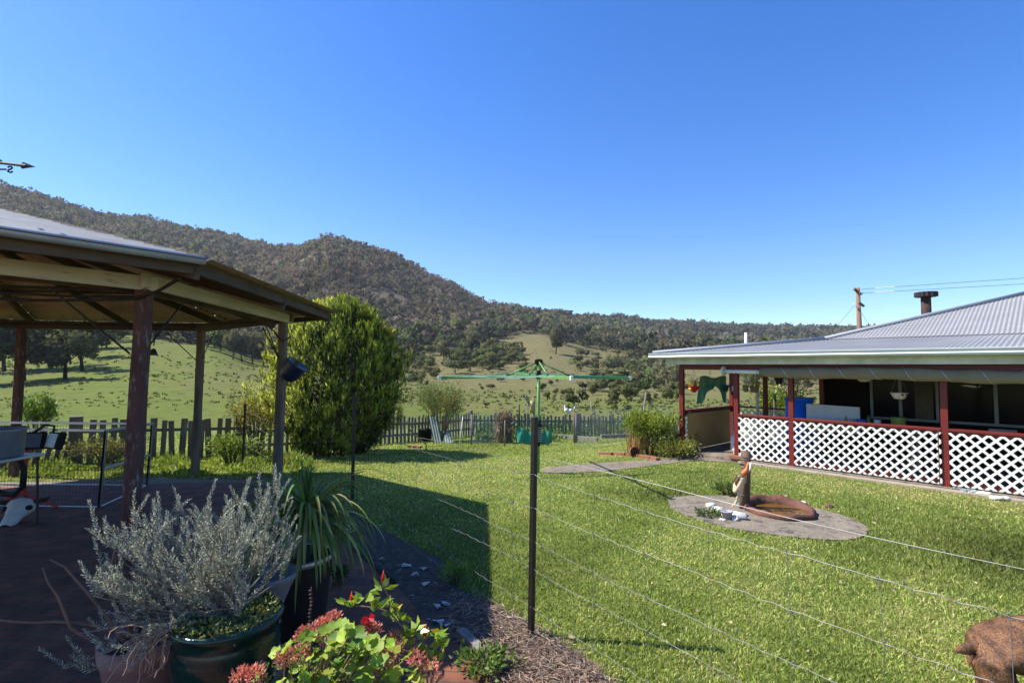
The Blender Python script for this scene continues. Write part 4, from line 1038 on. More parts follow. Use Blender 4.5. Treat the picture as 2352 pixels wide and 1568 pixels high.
for i in range(8):
    a, b = OCT[i], OCT[(i + 1) % 8]; d = (b - a).normalized(); out = V((d.y, -d.x, 0))
    if out.dot((a + b) / 2 - gc) < 0: out = -out
    mt = MT['cream_beam'] if i in (0, 7) else MT['brown_post']
    prism('ring_beam', a + out * .09 - d * .12 + V((0, 0, PZ + .215)), b + out * .09 + d * .10 + V((0, 0, PZ + .195)), .045, .125 if i in (0, 7) else .13, mt, gaz, .004)
    prism('ring_beam', a - out * .085 + V((0, 0, PZ + .19)), b - out * .085 + V((0, 0, PZ + .19)), .045, .125, MT['dark_wood'], gaz, .004)
    ca, cb = CORN[i], CORN[(i + 1) % 8]
    prism('fascia_board', ca + RC[i] * -.10 - V((0, 0, .075)), cb + RC[(i + 1) % 8] * -.10 - V((0, 0, .075)), .035, .085, MT['dark_wood'], gaz, .003)
    # hip rafter and two jack rafters
    prism('rafter', ca - RC[i] * .08 - V((0, 0, .11)), APEX - V((0, 0, .12)), .05, .11, MT['dark_wood'], gaz, .003)
    mid = (ca + cb) / 2; 
    prism('rafter', ca.lerp(cb, .5) - (mid - gc).normalized() * .08 - V((0, 0, .10)), APEX.lerp(ca.lerp(cb, .5), .1) - V((0, 0, .11)), .045, .10, MT['dark_wood'], gaz, .003)
    for fq in (.35, .68):
        prism('purlin', ca.lerp(APEX, fq) - V((0, 0, .05)), cb.lerp(APEX, fq) - V((0, 0, .05)), .07, .04, MT['dark_wood'], gaz, .002)
    # corrugated roof face
    e = (cb - ca); L = e.length; eu = e.normalized(); nrm = eu.cross(APEX - ca).normalized()
    if nrm.z < 0: nrm = -nrm
    foot = ca + eu * (APEX - ca).dot(eu); ta = (foot - ca).length; up = APEX - foot
    rf = MB(); rings(rf, ca, cb, 0, .05)
    o = rf.build('roof_sheet', MT['roof_gazebo'] if 'roof_gazebo' in MT else MT['roof_top'], gaz)
    lf = MB(); rings(lf, ca, cb, -.005, .045); lf.build('roof_lining', MT['lining'], gaz)
    # thin steel knee braces
    for (p, q2) in ((a, d), (b, -d)):
        k_ = MB(); k_.tube([p + q2 * .06 + V((0, 0, PZ - .42)), p + q2 * .62 + V((0, 0, PZ + .10))], .009, 6); k_.build('brace', MT['black_steel'], gaz)
    if i == 7:
        gtt = MB(); gtt.tube([ca + V((0, 0, -.01)), cb + V((0, 0, -.01))], .036, 10); gtt.build('gutter', MT['galv'], gaz, smooth=True)
for i in range(8):
    hc_ = MB(); hc_.tube([CORN[i] + V((0, 0, .012)), APEX + V((0, 0, .012))], .022, 6); hc_.build('hip_light_seal', MT['dark_wood'], gaz)  # strips added along the hips to stop sun leaking through the roof gaps
# hoses and cables strung under the roof
def hang(name, pts, r, mat, label, cat='hose'):
    m = MB(); P = []
    for i in range(len(pts) - 1):
        for k in range(8): P.append(V(pts[i]).lerp(V(pts[i + 1]), k / 8))
    P.append(V(pts[-1])); sm = [P[0]] + [(P[i - 1] + P[i] * 2 + P[i + 1]) / 4 for i in range(1, len(P) - 1)] + [P[-1]]
    m.tube(sm, r, 6); return tag(m.build(name, mat, smooth=True), label, cat)
hang('hose', [at(-60, 656, 3.910), at(120, 661, 4.250), at(310, 666, 4.462)], .013, MT['black_steel'], 'uppermost dark hose strung level under the gazebo roof to the thick post')
hang('hose', [at(-60, 669, 3.995), at(150, 680, 4.335), at(310, 682, 4.547)], .013, MT['black_steel'], 'second dark hose from the top under the gazebo roof, nearly level')
hang('hose', [at(-60, 683, 4.080), at(80, 690, 4.250), at(300, 688, 4.378), at(360, 670, 4.335), at(415, 638, 4.250)], .014, MT['black_steel'], 'sagging dark hose looped round the thick post and up to the eave corner')
hang('cable', [at(-60, 742, 7.310), at(150, 745, 7.650), at(420, 748, 8.330), at(640, 737, 7.820)], .010, MT['black'], 'black cable running along the far ring beam of the gazebo', 'cable')
hang('cable', [at(560, 716, 6.970), at(590, 712, 6.970), at(620, 750, 7.310), at(650, 785, 7.438), at(668, 772, 7.522)], .012, MT['rust'], 'brown cable drooping from the ring beam to the right hand gazebo post', 'cable')
chn = MB(); q = at(280, 745, 5.610)
for k in range(9): chn.blob(at(284 + k * 4.6, 745 + k * 2.2, 5.610), .018, (1, 1, 1), 6, 4)
tag(chn.build('chain', MT['black_steel']), 'short rusty chain hanging under the gazebo roof left of the thick post', 'chain')
bag = thing('hanging_bag', 'dark blue tilted pot hanging on the right hand gazebo post with dry leaves', 'hanging pot', at(672, 872, 7.438)); q = at(672, 850, 7.438); R_ = M.Rotation(rad(38), 3, 'Y')
k_ = MB(); k_.lathe([(0, -.16), (.10, -.15), (.15, -.05), (.16, .10), (.165, .12), (.14, .11), (0, .09)], q, 20, R_); k_.build('pot', pmat('navy', (.008, .012, .035), (.012, .018, .05), 5, .4), bag, smooth=True)
v, f, c = spider(q + R_ @ V((0, 0, .1)), 26, .34, (.12, .13, .05), 1.4); link('foliage', npmesh('foliage', v, f, c), MT['leaf'], bag)
bell = MB(); q = at(352, 812, 5.865); bell.lathe([(0, .06), (.018, .055), (.035, .02), (.048, -.015), (.045, -.02), (0, -.015)], q, 14); bell.tube([q + V((0, 0, .09)), q + V((.02, 0, .25)), q + V((.12, .1, .42))], .007, 5)
tag(bell.build('bell', MT['black_steel'], smooth=True), 'small dark bell hanging behind the thick gazebo post', 'bell')
# weather vane on the near roof face
vn = thing('weather_vane', 'black iron weather vane with arrow and letter S above the gazebo roof', 'weather vane', at(-110, 520, 3.740))
a, b = at(-150, 357, 3.740), at(60, 381, 3.740)
m = MB(); m.tube([V((at(-110, 520, 3.740).x, 4.4 * .85, at(-110, 540, 3.740).z)), at(-110, 340, 3.740)], .012, 8); m.build('spindle', MT['black'], vn)
m = MB(); m.tube([a, b], .011, 6); c0_ = at(52, 380, 3.740); d_ = (b - a).normalized(); u_ = d_.cross(V((0, 1, 0))).normalized()
m.add([c0_ - d_ * .03, c0_ + u_ * .027 + d_ * .0, c0_ + d_ * .10, c0_ - u_ * .027 + d_ * .0, c0_ + V((0, .008, 0)), c0_ + V((0, -.008, 0))], [(0, 1, 4), (1, 2, 4), (2, 3, 4), (3, 0, 4), (1, 0, 5), (2, 1, 5), (3, 2, 5), (0, 3, 5)]); m.build('arrow', MT['black'], vn)
m = MB(); m.tube([at(-110, 392, 3.740), at(14, 389, 3.740)], .006, 6); m.build('cross_rod', MT['black'], vn)
m = MB(); S = [(28, 384.5), (24, 382.5), (20, 383), (18, 385.5), (20, 388), (24, 389.5), (27.5, 391.5), (27.5, 394.5), (24, 396), (20, 395.8), (17, 394)]
m.tube([at(23 - (x - 23), y, 3.740) if False else at(46 - x, y, 3.740) for x, y in S], .006, 6); m.build('letter_s', MT['black'], vn)
m = MB(); m.tube([at(-10, 372, 3.740), at(2, 368, 3.740), at(6, 372, 3.740), at(0, 376, 3.740)], .006, 5); m.build('scroll', MT['black'], vn)

# ---- screen cage, tub on table, work light, skull
cage = thing('screen_cage', 'aluminium framed mesh pen standing under the gazebo', 'pen', G(230, 1168))
fb = G(228, 1166); bb = G(338, 1116); ft = fb + V((.04, 0, 1.08)); bt = bb + V((.04, 0, 1.03)); fl_, bl_ = fb + V((-2.4, .05, 0)), bb + V((-2.9, .02, 0))
def frame(name, a, b, c, d, mids=(), w=.035):
    m = MB()
    for p, q in ((a, b), (b, c), (c, d), (d, a)): m.beam(p, q, w, w)
    for t in mids: m.beam(a.lerp(d, t), b.lerp(c, t), w, w)
    fo = m.build('frame', MT['alu'], cage, bevel=.003)
    n = MB(); kx = int((b - a).length / .05); kz = int((d - a).length / .05)
    for i in range(1, kx): n.beam(a.lerp(b, i / kx), d.lerp(c, i / kx), .0022, .0022, (0.3, 1, 0))
    for i in range(1, kz): n.beam(a.lerp(d, i / kz), b.lerp(c, i / kz), .0022, .0022, (.3, 1, 0.1))
    n.build('mesh', MT['black_steel'], fo)
frame('front', fl_, fb, ft, fl_ + V((.04, 0, 1.08)), ())
frame('side', fb, bb, bt, ft, (.5,))
frame('back', bl_, bb, bt, bl_ + V((.04, 0, 1.03)), ())
tbl = thing('side_table', 'small grey table at the left edge carrying a galvanised tub', 'table', at(5, 1052, 6.2) - V((0, 0, .9))); q = at(-10, 1052, 6.2)
m = MB(); m.box(q, (.62, .62, .035)); m.build('top', MT['alu'], tbl, bevel=.008)
for x in (-.26, .26):
    for y in (-.26, .26):
        m = MB(); m.tube([q + V((x, y, 0)), V((q.x + x * 1.1, q.y + y * 1.1, .012))], .013, 8); m.build('leg', MT['black_steel'], tbl)
tub = MB(); tub.lathe([(0, .02), (.24, .02), (.25, .04), (.262, .32), (.275, .345), (.268, .36), (.255, .34), (.24, .08), (0, .08)], q, 28); tag(tub.build('tub', pmat('tub_zinc', (.26, .29, .33), (.20, .23, .27), 5, .4, metal=.5), smooth=True), 'galvanised grey tub standing on the small table at the left edge', 'tub')
fls = thing('work_light', 'red tripod work light with black twin lamp heads and a hanging black hose', 'work light', G(52, 1170)); q = G(52, 1165)
m = MB(); m.tube([q + V((0, 0, .18)), V((q.x, q.y, 1.02))], .028, 10); m.build('mast', MT['red'], fls)
for k, a in enumerate((.1, 2.2, 4.3)):
    m = MB(); m.tube([q + V((0, 0, .20)), q + V((math.cos(a) * .52, -math.sin(a) * .35, .02))], .016, 8); m.build('leg', MT['red'], fls)
for px, ang in ((78, .3), (128, -.35)):
    c_ = at(px, 1012, q.y); R_ = M.Rotation(ang, 3, 'Z') @ M.Rotation(rad(-14), 3, 'X'); m = MB(); m.box(c_, (.26, .10, .24), R_); hd = m.build('lamp_head', MT['black'], fls, bevel=.015)
    m = MB(); m.box(c_ + R_ @ V((0, -.054, 0)), (.21, .006, .19), R_); m.build('lens', pmat('lens', (.10, .12, .14), (.08, .1, .12), 5, .15), hd)
m = MB(); m.tube([at(80, 990, q.y), at(105, 975, q.y), at(125, 978, q.y), at(122, 995, q.y)], .016, 6); m.build('handle', MT['black'], fls, smooth=True)
m = MB(); m.tube([at(10, 1000, 6.6), at(40, 1040, 6.6), at(55, 1080, 6.6), at(52, 1118, 6.6), at(30, 1136, 6.6), at(0, 1132, 6.6), at(-40, 1100, 6.6)], .035, 10)
tag(m.build('hose', MT['black'], smooth=True), 'thick black corrugated hose hanging in a loop below the table', 'hose')
sk = thing('cow_skull', 'bleached cow skull lying on the brick paving at the left edge', 'skull', G(40, 1205)); q = G(36, 1200)
m = MB(); R_ = M.Rotation(rad(20), 3, 'Z') @ M.Rotation(rad(28), 3, 'X')
prof = [(-.24, .055, .05), (-.2, .075, .06), (-.1, .085, .075), (0, .10, .09), (.08, .15, .11), (.15, .155, .12), (.2, .12, .09), (.23, .04, .04)]
n = 14; b = 0
for y, w, h_ in prof:
    for k in range(n): a = 2 * math.pi * k / n; m.v.append(tuple(q + V((0, 0, .08)) + R_ @ V((w * math.cos(a), y, h_ * math.sin(a) + .03))))
for i in range(len(prof) - 1):
    for k in range(n): m.f.append((i * n + k, i * n + (k + 1) % n, (i + 1) * n + (k + 1) % n, (i + 1) * n + k))
m.build('cranium', MT['bone'], sk, smooth=True)
for sx in (-1, 1):
    m = MB(); m.blob(q + V((0, 0, .08)) + R_ @ V((sx * .115, .06, .07)), .042, (1, 1, .8), 10, 6, 0); m.build('eye_socket', MT['black'], sk, smooth=True)
    m = MB(); c_ = q + V((0, 0, .10)); m.tube([c_ + R_ @ V((sx * .13, .16, .05)), c_ + R_ @ V((sx * .24, .18, .06)), c_ + R_ @ V((sx * .31, .15, .13))], [.035, .028, .008], 8); m.build('horn', MT['rust'], sk, smooth=True)
# ------------------------------------------------------------------ rotary clothesline
cb = G(1236, 1086); cd = cb.y
cth = thing('clothesline', 'green rotary clothesline standing in the middle of the lawn', 'clothesline', cb)
azm = at(1234, 864, cd).z; topz = at(1232, 830, cd).z; cx = cb.x
m = MB(); m.tube([cb - V((0, 0, .1)), V((cx, cd, topz))], .030, 14); m.build('mast', MT['green_paint'], cth, smooth=True)
m = MB(); m.tube([V((cx, cd, topz - .06)), V((cx, cd, topz + .05))], .052, 14); 
for k in range(4): a = k * math.pi / 2 + .4; m.box((cx + .06 * math.cos(a), cd + .06 * math.sin(a), topz), (.05, .03, .07), M.Rotation(a, 3, 'Z'))
m.build('top_hub', MT['black'], cth)
m = MB(); m.tube([V((cx, cd, azm - .05)), V((cx, cd, azm + .06))], .055, 14); m.tube([V((cx, cd, azm + .06)), V((cx, cd, azm + .12))], .042, 14); m.build('slide_hub', MT['black'], cth)
sz0, sz1 = at(1237, 1010, cd).z, at(1237, 975, cd).z
m = MB(); m.tube([V((cx, cd, sz0 - .12)), V((cx, cd, sz0)), V((cx, cd, sz1)), V((cx, cd, sz1 + .1))], [.034, .05, .06, .045], 14); sl_ = m.build('sleeve', MT['black'], cth, smooth=True)
for k in range(8):
    z = sz0 + (sz1 - sz0 - .04) * k / 7 - .02; m = MB(); m.tube([V((cx, cd, z)), V((cx, cd, z + .008))], .0625, 14); m.build('wound_cord', MT['alu'], sl_)
ang0 = math.atan2(-1.87, .42); RA = 1.93
dirs = [V((math.cos(ang0 + k * math.pi / 2), math.sin(ang0 + k * math.pi / 2), 0)) for k in range(4)]
droop = [.0, -.025, .05, -.035]
tips = []
for k, d in enumerate(dirs):
    p0, p1 = V((cx, cd, azm)) + d * .05, V((cx, cd, azm + droop[k])) + d * RA; tips.append(p1)
    m = MB(); m.beam(p0, p1, .028, .055); m.build('arm', MT['green_paint'], cth, bevel=.003)
    m = MB(); m.box(p1 + d * .015, (.06, .045, .075), M.Rotation(math.atan2(d.y, d.x), 3, 'Z')); m.build('end_cap', MT['white'], cth, bevel=.006)
    m = MB(); m.tube([V((cx, cd, topz - .02)) + d * .05, p0.lerp(p1, .30) + V((0, 0, .03))], .016, 8); m.build('strut', MT['green_paint'], cth, smooth=True)
    m = MB(); m.box(p0.lerp(p1, .30) + V((0, 0, .025)), (.07, .045, .05), M.Rotation(math.atan2(d.y, d.x), 3, 'Z')); m.build('strut_bracket', MT['black'], cth)
for j in range(7):
    q = 1 - j * .115; m = MB(); hub = V((cx, cd, azm)); loop = []
    for k in range(4):
        a, b = hub.lerp(tips[k], q) + V((0, 0, .034)), hub.lerp(tips[(k + 1) % 4], q) + V((0, 0, .034))
        loop += [a.lerp(b, i / 6) - V((0, 0, (.03 + .02 * math.sin(j * 2.1 + k)) * 4 * (i / 6) * (1 - i / 6))) for i in range(6)]
    loop.append(loop[0]); m.tube(loop, .0035, 5, False); m.build('line', MT['line_green'], cth)

# ------------------------------------------------------------------ wire fence with steel pickets
F2, F3, F4 = G(808, 1156), G(1219, 1462), V((2.55, .80, 0)); F1 = G(557, 1075)
wf = thing('wire_fence', 'sagging ringlock wire fence on black steel pickets crossing the foreground', 'fence', F3)
for p, h, ln_ in ((F1, at(557, 926, F1.y).z, 0), (F2, at(808, 906, F2.y).z, .0), (F3, at(1223, 958, F3.y).z, .02), (F4, 1.62, 0)):
    m = MB(); t3 = V((p.x + ln_, p.y, h)); b3 = V((p.x, p.y, gz1(p.x, p.y) - .2))
    for k in range(3):
        a = k * 2.094 + .5; o_ = V((math.cos(a), math.sin(a), 0)); pr = V((-o_.y, o_.x, 0))
        m.add([b3 + pr * .004, b3 + o_ * .029 + pr * .003, b3 + o_ * .029 - pr * .003, b3 - pr * .004, t3 + pr * .004, t3 + o_ * .029 + pr * .003, t3 + o_ * .029 - pr * .003, t3 - pr * .004], [(0, 1, 5, 4), (1, 2, 6, 5), (2, 3, 7, 6), (4, 5, 6, 7), (3, 0, 4, 7)])
    m.build('steel_picket', MT['black_steel'], wf)
LINE = [F1, F2, F3, F4]
cum = [0]
for a, b in zip(LINE, LINE[1:]): cum.append(cum[-1] + (b.xy - a.xy).length)
def along(s):
    for i in range(3):
        if s <= cum[i + 1] or i == 2:
            u = (s - cum[i]) / (cum[i + 1] - cum[i]); return LINE[i].lerp(LINE[i + 1], u)
HW = [1.20, .95, .70, .50, .215, .06]
sF2, sF3, sF4 = cum[1], cum[2], cum[3]
def wz(h, s, i):
    p = along(s); sag = 0
    if s < sF3: u = (s - sF2) / (sF3 - sF2); sag = -(.10 if i == 0 else .03) * 4 * max(u, 0) * (1 - max(min(u, 1), 0)) if u > 0 else -.25 * math.sin(min(1, (sF2 - s) / sF2 * 1.0) * math.pi)
    else: u = (s - sF3) / (sF4 - sF3); sag = -.05 * 4 * u * (1 - u)
    return V((p.x, p.y, gz1(p.x, p.y) + h + sag + .012 * noise.noise(V((s * 1.3, i * 7.1, 0))) + .006 * noise.noise(V((s * 5, i * 3.3, 2)))))
def wob(i, s): 
    p = along(s); d = V((.8, .6, 0)); return d * (.03 * noise.noise(V((s * 1.1, i * 2.7, 5))))
for i, h in enumerate(HW):
    m = MB(); n = 190; s0_ = 0 if i < 5 else sF2
    m.tube([wz(h, s0_ + (sF4 - s0_) * k / n, i) + wob(i, s0_ + (sF4 - s0_) * k / n) + V((0, 0, .005 * math.sin((s0_ + (sF4 - s0_) * k / n) * 42))) for k in range(n + 1)], .0015, 5); m.build('line_wire', MT['wire'], wf)
# loose plain wire above the netting
m = MB(); pw_ = []
for px, py, s in ((870, 990, .08), (960, 1004, .28), (1045, 1020, .46), (1065, 1030, .54), (1115, 1034, .64), (1140, 1048, .74), (1168, 1056, .82), (1200, 1061, .93), (1220, 1053, 1.0)):
    p = along(sF2 + (sF3 - sF2) * s); pw_.append(at(px, py, p.y + .06))
for s in np.linspace(.05, 1, 24):
    p = along(sF3 + (sF4 - sF3) * s); pw_.append(V((p.x + .03, p.y, 1.335 + .01 * math.sin(s * 9) - .03 * 4 * s * (1 - s) * .6)))
m.tube(pw_, .0018, 5); m.build('plain_wire', MT['wire'], wf)
st_px = [889, 926, 962, 1008, 1062, 1115, 1181, 1264, 1364, 1481, 1625, 1802, 2011, 2291]
def s_at(px):
    best = min((abs((1176 + along(s).x / along(s).y * 1176) - px), s) for s in np.linspace(sF2, sF4 - .3, 900)); return best[1]
for k, px in enumerate(st_px + [2700]):
    s = s_at(px) if px < 2600 else sF4 - .35
    m = MB(); P_ = [wz(HW[0], s, 0) + wob(0, s) + V((0, 0, .004))]
    for i in range(6): P_.append(wz(HW[i], s + .012 * math.sin(i * 2 + k), i) + wob(i, s))
    m.tube(P_, .0013, 4); sw = m.build('stay_wire', MT['wire'], wf)
    m = MB()
    for i in range(5):
        q = P_[i + 1]; m.tube([q + V((0, -.005, -.016)), q + V((.006, 0, -.006)), q + V((-.006, .004, .006)), q + V((0, -.004, .016))], .0024, 4)
    m.build('knot', MT['wire'], sw)
for k in range(10):
    s = sF2 * (k + .5) / 10; m = MB(); m.tube([wz(HW[i], s, i) + wob(i, s) for i in range(5)], .0016, 4); m.build('stay_wire', MT['wire'], wf)

# ------------------------------------------------------------------ grey picket fences
def picket_fence(label, a, b, n, h, w=.085, lean=0.0, rails=(.68,), posts=(), gap=None, hv=.05, wm='grey_wood'):
    a, b = V(a), V(b); f_ = thing('picket_fence', label, 'fence', a.lerp(b, .5)); d = (b - a); d.z = 0; d.normalize(); nrm = V((-d.y, d.x, 0))
    if nrm.y > 0: nrm = -nrm
    for i in range(n):
        u = (i + .5) / n; p = a.lerp(b, u); hh = h * random.uniform(1 - hv, 1 + hv); ln_ = lean + random.gauss(0, .025)
        R_ = M.Rotation(math.atan2(d.y, d.x), 3, 'Z') @ M.Rotation(ln_, 3, 'Y'); p.z = gz1(p.x, p.y)
        m = MB(); ww = w * random.uniform(.85, 1.15); c_ = p + nrm * .035 + R_ @ V((0, 0, hh / 2 - .05)); m.box(c_, (ww, .02, hh + .1), R_); m.build('picket', MT[wm], f_)
    for z in rails:
        m = MB(); k = max(2, int((b - a).length / 1.5)); 
        for i in range(k):
            p, q = a.lerp(b, i / k), a.lerp(b, (i + 1) / k); m.beam(p + V((0, 0, gz1(p.x, p.y) - p.z + h * z)), q + V((0, 0, gz1(q.x, q.y) - q.z + h * z)), .035, .075)
        m.build('rail', MT[wm], f_)
    for u, hp, wp in posts:
        p = a.lerp(b, u); m = MB(); z0 = gz1(p.x, p.y); m.box((p.x - nrm.x * .06, p.y - nrm.y * .06, z0 + hp / 2 - .05), (wp, wp * .8, hp + .1), M.Rotation(math.atan2(d.y, d.x), 3, 'Z')); m.build('fence_post', MT[wm], f_, bevel=.012)
    return f_
def GP_(px, d): q = at(px, 900, d); return V((q.x, q.y, gz1(q.x, q.y)))
P1, P2, P3, P4, P5 = GP_(162, 11.3), GP_(555, 13.0), GP_(943, 17.4), GP_(1084, 20.4), GP_(1640, 20.6)
P0 = GP_(-60, 9.7)
picket_fence('low run of leaning grey pickets at the far left behind the gazebo', P0, P1, 9, .76, .11, .22, (.62,), (), wm='brown_wood')
picket_fence('weathered grey picket fence between the big post and the conifer along the pasture', P1 + V((.15, 0, 0)), P2, 17, .96, .12, 0, (.74,), ((0, 1.04, .22), (1.0, 1.06, .24)), wm='brown_wood')
picket_fence('grey picket fence passing behind the golden conifer', P2, P3, 34, .86, .09, 0, (.72, .3), ((.5, 1.0, .14),))
picket_fence('grey picket fence receding behind the red flowered bush', P3, P4, 22, .84, .085, 0, (.72, .3), ((1.0, .95, .16),))
picket_fence('long grey picket fence across the back of the vegetable garden', P4, P5, 66, .80, .075, 0, (.70,), ((.44, .88, .15), (.67, .88, .15), (.96, .88, .15)), hv=.08)
P6, P7 = GP_(1690, 19), GP_(1800, 17)
picket_fence('grey picket fence glimpsed behind the veranda end', P5, GP_(1840, 18.5), 28, .80, .075, 0, (.70,), ((1, 1, .15),))

# ------------------------------------------------------------------ golden conifer
tb0 = G(800, 1043); td = tb0.y
con = thing('conifer_tree', 'dense golden green conifer hedge tree beside the picket fence', 'tree', tb0)
m = MB(); m.tube([tb0 - V((0, 0, .2)), tb0 + V((0, 0, 1.2)), tb0 + V((0, 0, 2.6))], [.22, .16, .05], 10)
for k in range(14):
    a = k * 2.4; m.tube([tb0 + V((0, 0, .3 + k * .12)), tb0 + V((math.cos(a) * .9, math.sin(a) * .9, 1.0 + k * .14))], [.06, .02], 6)
m.build('trunk', MT['bark'], con, smooth=True)
HT = at(800, 677, td).z - tb0.z
def crad(u):                        # crown radius by height share
    return float(np.interp(u, [0, .06, .2, .35, .5, .65, .77, .87, .95, 1], [.80, 1.08, 1.52, 1.70, 1.70, 1.56, 1.32, 1.0, .58, .06]))
NS = 3000
u = RNG.uniform(0.0, 1, NS * 3); rr = np.array([crad(x) for x in u]); u = u[RNG.uniform(0, 1.65, NS * 3) < rr + .12][:NS]; n = len(u)
phi = RNG.uniform(0, 2 * math.pi, n)
lob = 1 + .10 * np.sin(phi * 5 + u * 9) + .08 * np.sin(phi * 11 - u * 14) + .05 * np.sin(phi * 17 + u * 25)
# clumps: keep sprays near lobes, leave dark gaps
gapn = np.sin(phi * 9 + np.sin(u * 21) * 1.5) * np.sin(u * 26 + phi * 3) + .5 * np.sin(phi * 19 - u * 40)
r = 1.03 * np.array([crad(x) for x in u]) * lob * (1 - np.clip(.16 - .16 * gapn, 0, .34)) * RNG.uniform(.93, 1.02, n)
base = np.stack([tb0.x - .30 + r * np.cos(phi) * 1.0 - .10 * (1 - u), tb0.y + r * np.sin(phi) * .95, tb0.z + .05 + u * HT * .95], -1)
outd = np.stack([np.cos(phi), np.sin(phi), np.zeros(n)], -1)
parts = []
tipc = np.array([.44, .49, .05]); inc = np.array([.035, .060, .010])  # yellow tips; inner tone darkened to stand for shade inside the crown
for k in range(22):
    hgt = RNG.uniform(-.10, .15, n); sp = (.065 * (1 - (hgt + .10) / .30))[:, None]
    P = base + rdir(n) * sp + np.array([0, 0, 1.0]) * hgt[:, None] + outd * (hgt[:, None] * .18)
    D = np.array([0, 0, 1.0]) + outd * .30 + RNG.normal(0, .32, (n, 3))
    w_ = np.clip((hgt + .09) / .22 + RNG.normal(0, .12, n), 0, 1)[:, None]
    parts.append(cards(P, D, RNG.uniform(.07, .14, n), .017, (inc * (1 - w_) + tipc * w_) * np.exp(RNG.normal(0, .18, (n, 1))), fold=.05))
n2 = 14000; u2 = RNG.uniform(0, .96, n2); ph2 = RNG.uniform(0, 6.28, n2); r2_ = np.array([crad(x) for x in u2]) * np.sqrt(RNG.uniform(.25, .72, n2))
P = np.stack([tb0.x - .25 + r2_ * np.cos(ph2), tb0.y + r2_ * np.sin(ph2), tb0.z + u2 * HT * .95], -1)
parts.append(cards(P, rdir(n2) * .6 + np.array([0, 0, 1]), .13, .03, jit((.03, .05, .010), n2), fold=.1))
v, f, c = merge(parts); cn_ = v.reshape(-1, 4, 3).mean(1); out = unit((cn_ - np.array([tb0.x - .30, tb0.y, 0])) * np.array([1, 1, 0])) * 1.0 + np.array([0, 0, .3]) + RNG.normal(0, .32, cn_.shape); out = unit(out); v = face_out(v, out)
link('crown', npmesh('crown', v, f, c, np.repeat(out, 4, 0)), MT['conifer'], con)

# ------------------------------------------------------------------ garden plants
def flower(p, size, col, parent, k=7):
    v, f, c = cards(np.tile(np.asarray(p, float), (k, 1)), rdir(k) + np.array([0, 0, .3]), size, size * .7, jit(col, k, .15), fold=.1)
    return link('flower', npmesh('flower', v, f, c), MT['leaf'], parent)
def bush(name, label, cat, base, w, h, n, L, col, stems=9, fl=None, fln=0, fls=.05, open_=.5, group=None, lw=.5, mat='leaf', stemcol=(.11, .085, .06), low=.15):
    t_ = thing(name, label, cat, base, group); base = V(base); m = MB(); tips_ = []
    for k in range(stems):
        a = k * 2.4 + random.uniform(-.3, .3); rr = w / 2 * random.uniform(.35, .9)
        p1 = base + V((math.cos(a) * rr * .45, math.sin(a) * rr * .45, h * random.uniform(.4, .6))); p2 = base + V((math.cos(a) * rr, math.sin(a) * rr, h * random.uniform(.7, 1.0)))
        m.tube([base + V((math.cos(a) * .04, math.sin(a) * .04, -.05)), p1, p2], [.012 + h * .006, .008 + h * .003, .004], 5); tips_ += [(p1, p2)]
        for q in range(3):
            b0 = p1.lerp(p2, random.uniform(0, .8)); b1 = b0 + V((random.gauss(0, w * .13), random.gauss(0, w * .13), h * random.uniform(.05, .3))); m.tube([b0, b1], [.006, .003], 4); tips_ += [(b0, b1)] * 2
    m.build('stem', pmat('stem_' + label[:14], stemcol, None, 9, .9), t_, smooth=True)
    seg = RNG.integers(0, len(tips_), n); T_ = np.array([[*a, *b] for a, b in tips_]); q = RNG.uniform(low, 1.08, n)[:, None]
    P = T_[seg, :3] * (1 - q) + T_[seg, 3:] * q + RNG.normal(0, w * .055 * (1.4 - open_), (n, 3)); P[:, 2] = np.maximum(P[:, 2], base.z + .02)
    D = unit(P - np.array(base) - np.array([0, 0, h * .3])) + rdir(n) * .9 + np.array([0, 0, .25])
    v, f, c = cards(P, D, L * RNG.uniform(.6, 1.3, n), L * lw, jit(col, n), fold=.12); link('foliage', npmesh('foliage', v, f, c), MT[mat], t_)
    if fl is not None:
        for i_ in RNG.integers(0, n, fln): flower(P[i_] + D[i_] * .03, fls, fl, t_)
    return t_
b0 = G(1010, 1013)
bush('flowering_shrub', 'tall open shrub with small red flowers in front of the fence beside the conifer', 'shrub', b0, 2.2, 2.0, 6500, .058, (.14, .18, .05), 22, (.60, .012, .02), 24, .05, .3, stemcol=(.20, .16, .12), low=-.2)
b1 = G(1492, 1044)
bush('daisy_bush', 'bright yellow green rounded shrub in the brick edged bed by the path', 'shrub', b1, 1.35, .92, 5200, .07, (.19, .24, .035), 26, None, 0, .05, .2)
rd = thing('reed_clump', 'dry orange brown reeds standing in front of the bright green shrub', 'reeds', G(1468, 1048)); pv = []
for k in range(150):
    q = G(1455 + random.uniform(-14, 50), 1046 + random.uniform(-4, 3)); a = random.gauss(0, .22); L = random.uniform(.35, .8)
    col = (.40, .20, .06) if random.random() < .55 else (.30, .24, .10)
    pv.append(cards([q], [(a, random.gauss(0, .15), 1)], L, .022, jit(col, 1), fold=.03, mid=.4))
v, f, c = merge(pv); link('blades', npmesh('blades', v, f, c), MT['straw'], rd)
bush('ground_cover', 'low yellow green plant spilling over the bed edge beside the veranda entrance', 'plant', G(1552, 1050), 1.15, .32, 2600, .06, (.20, .22, .045), 18, None, 0, .05, .1)
bush('ground_cover', 'low dark heather-like plant against the far veranda corner post', 'plant', G(1572, 1037), .75, .45, 1500, .05, (.10, .10, .06), 14, None, 0, .05, .2)
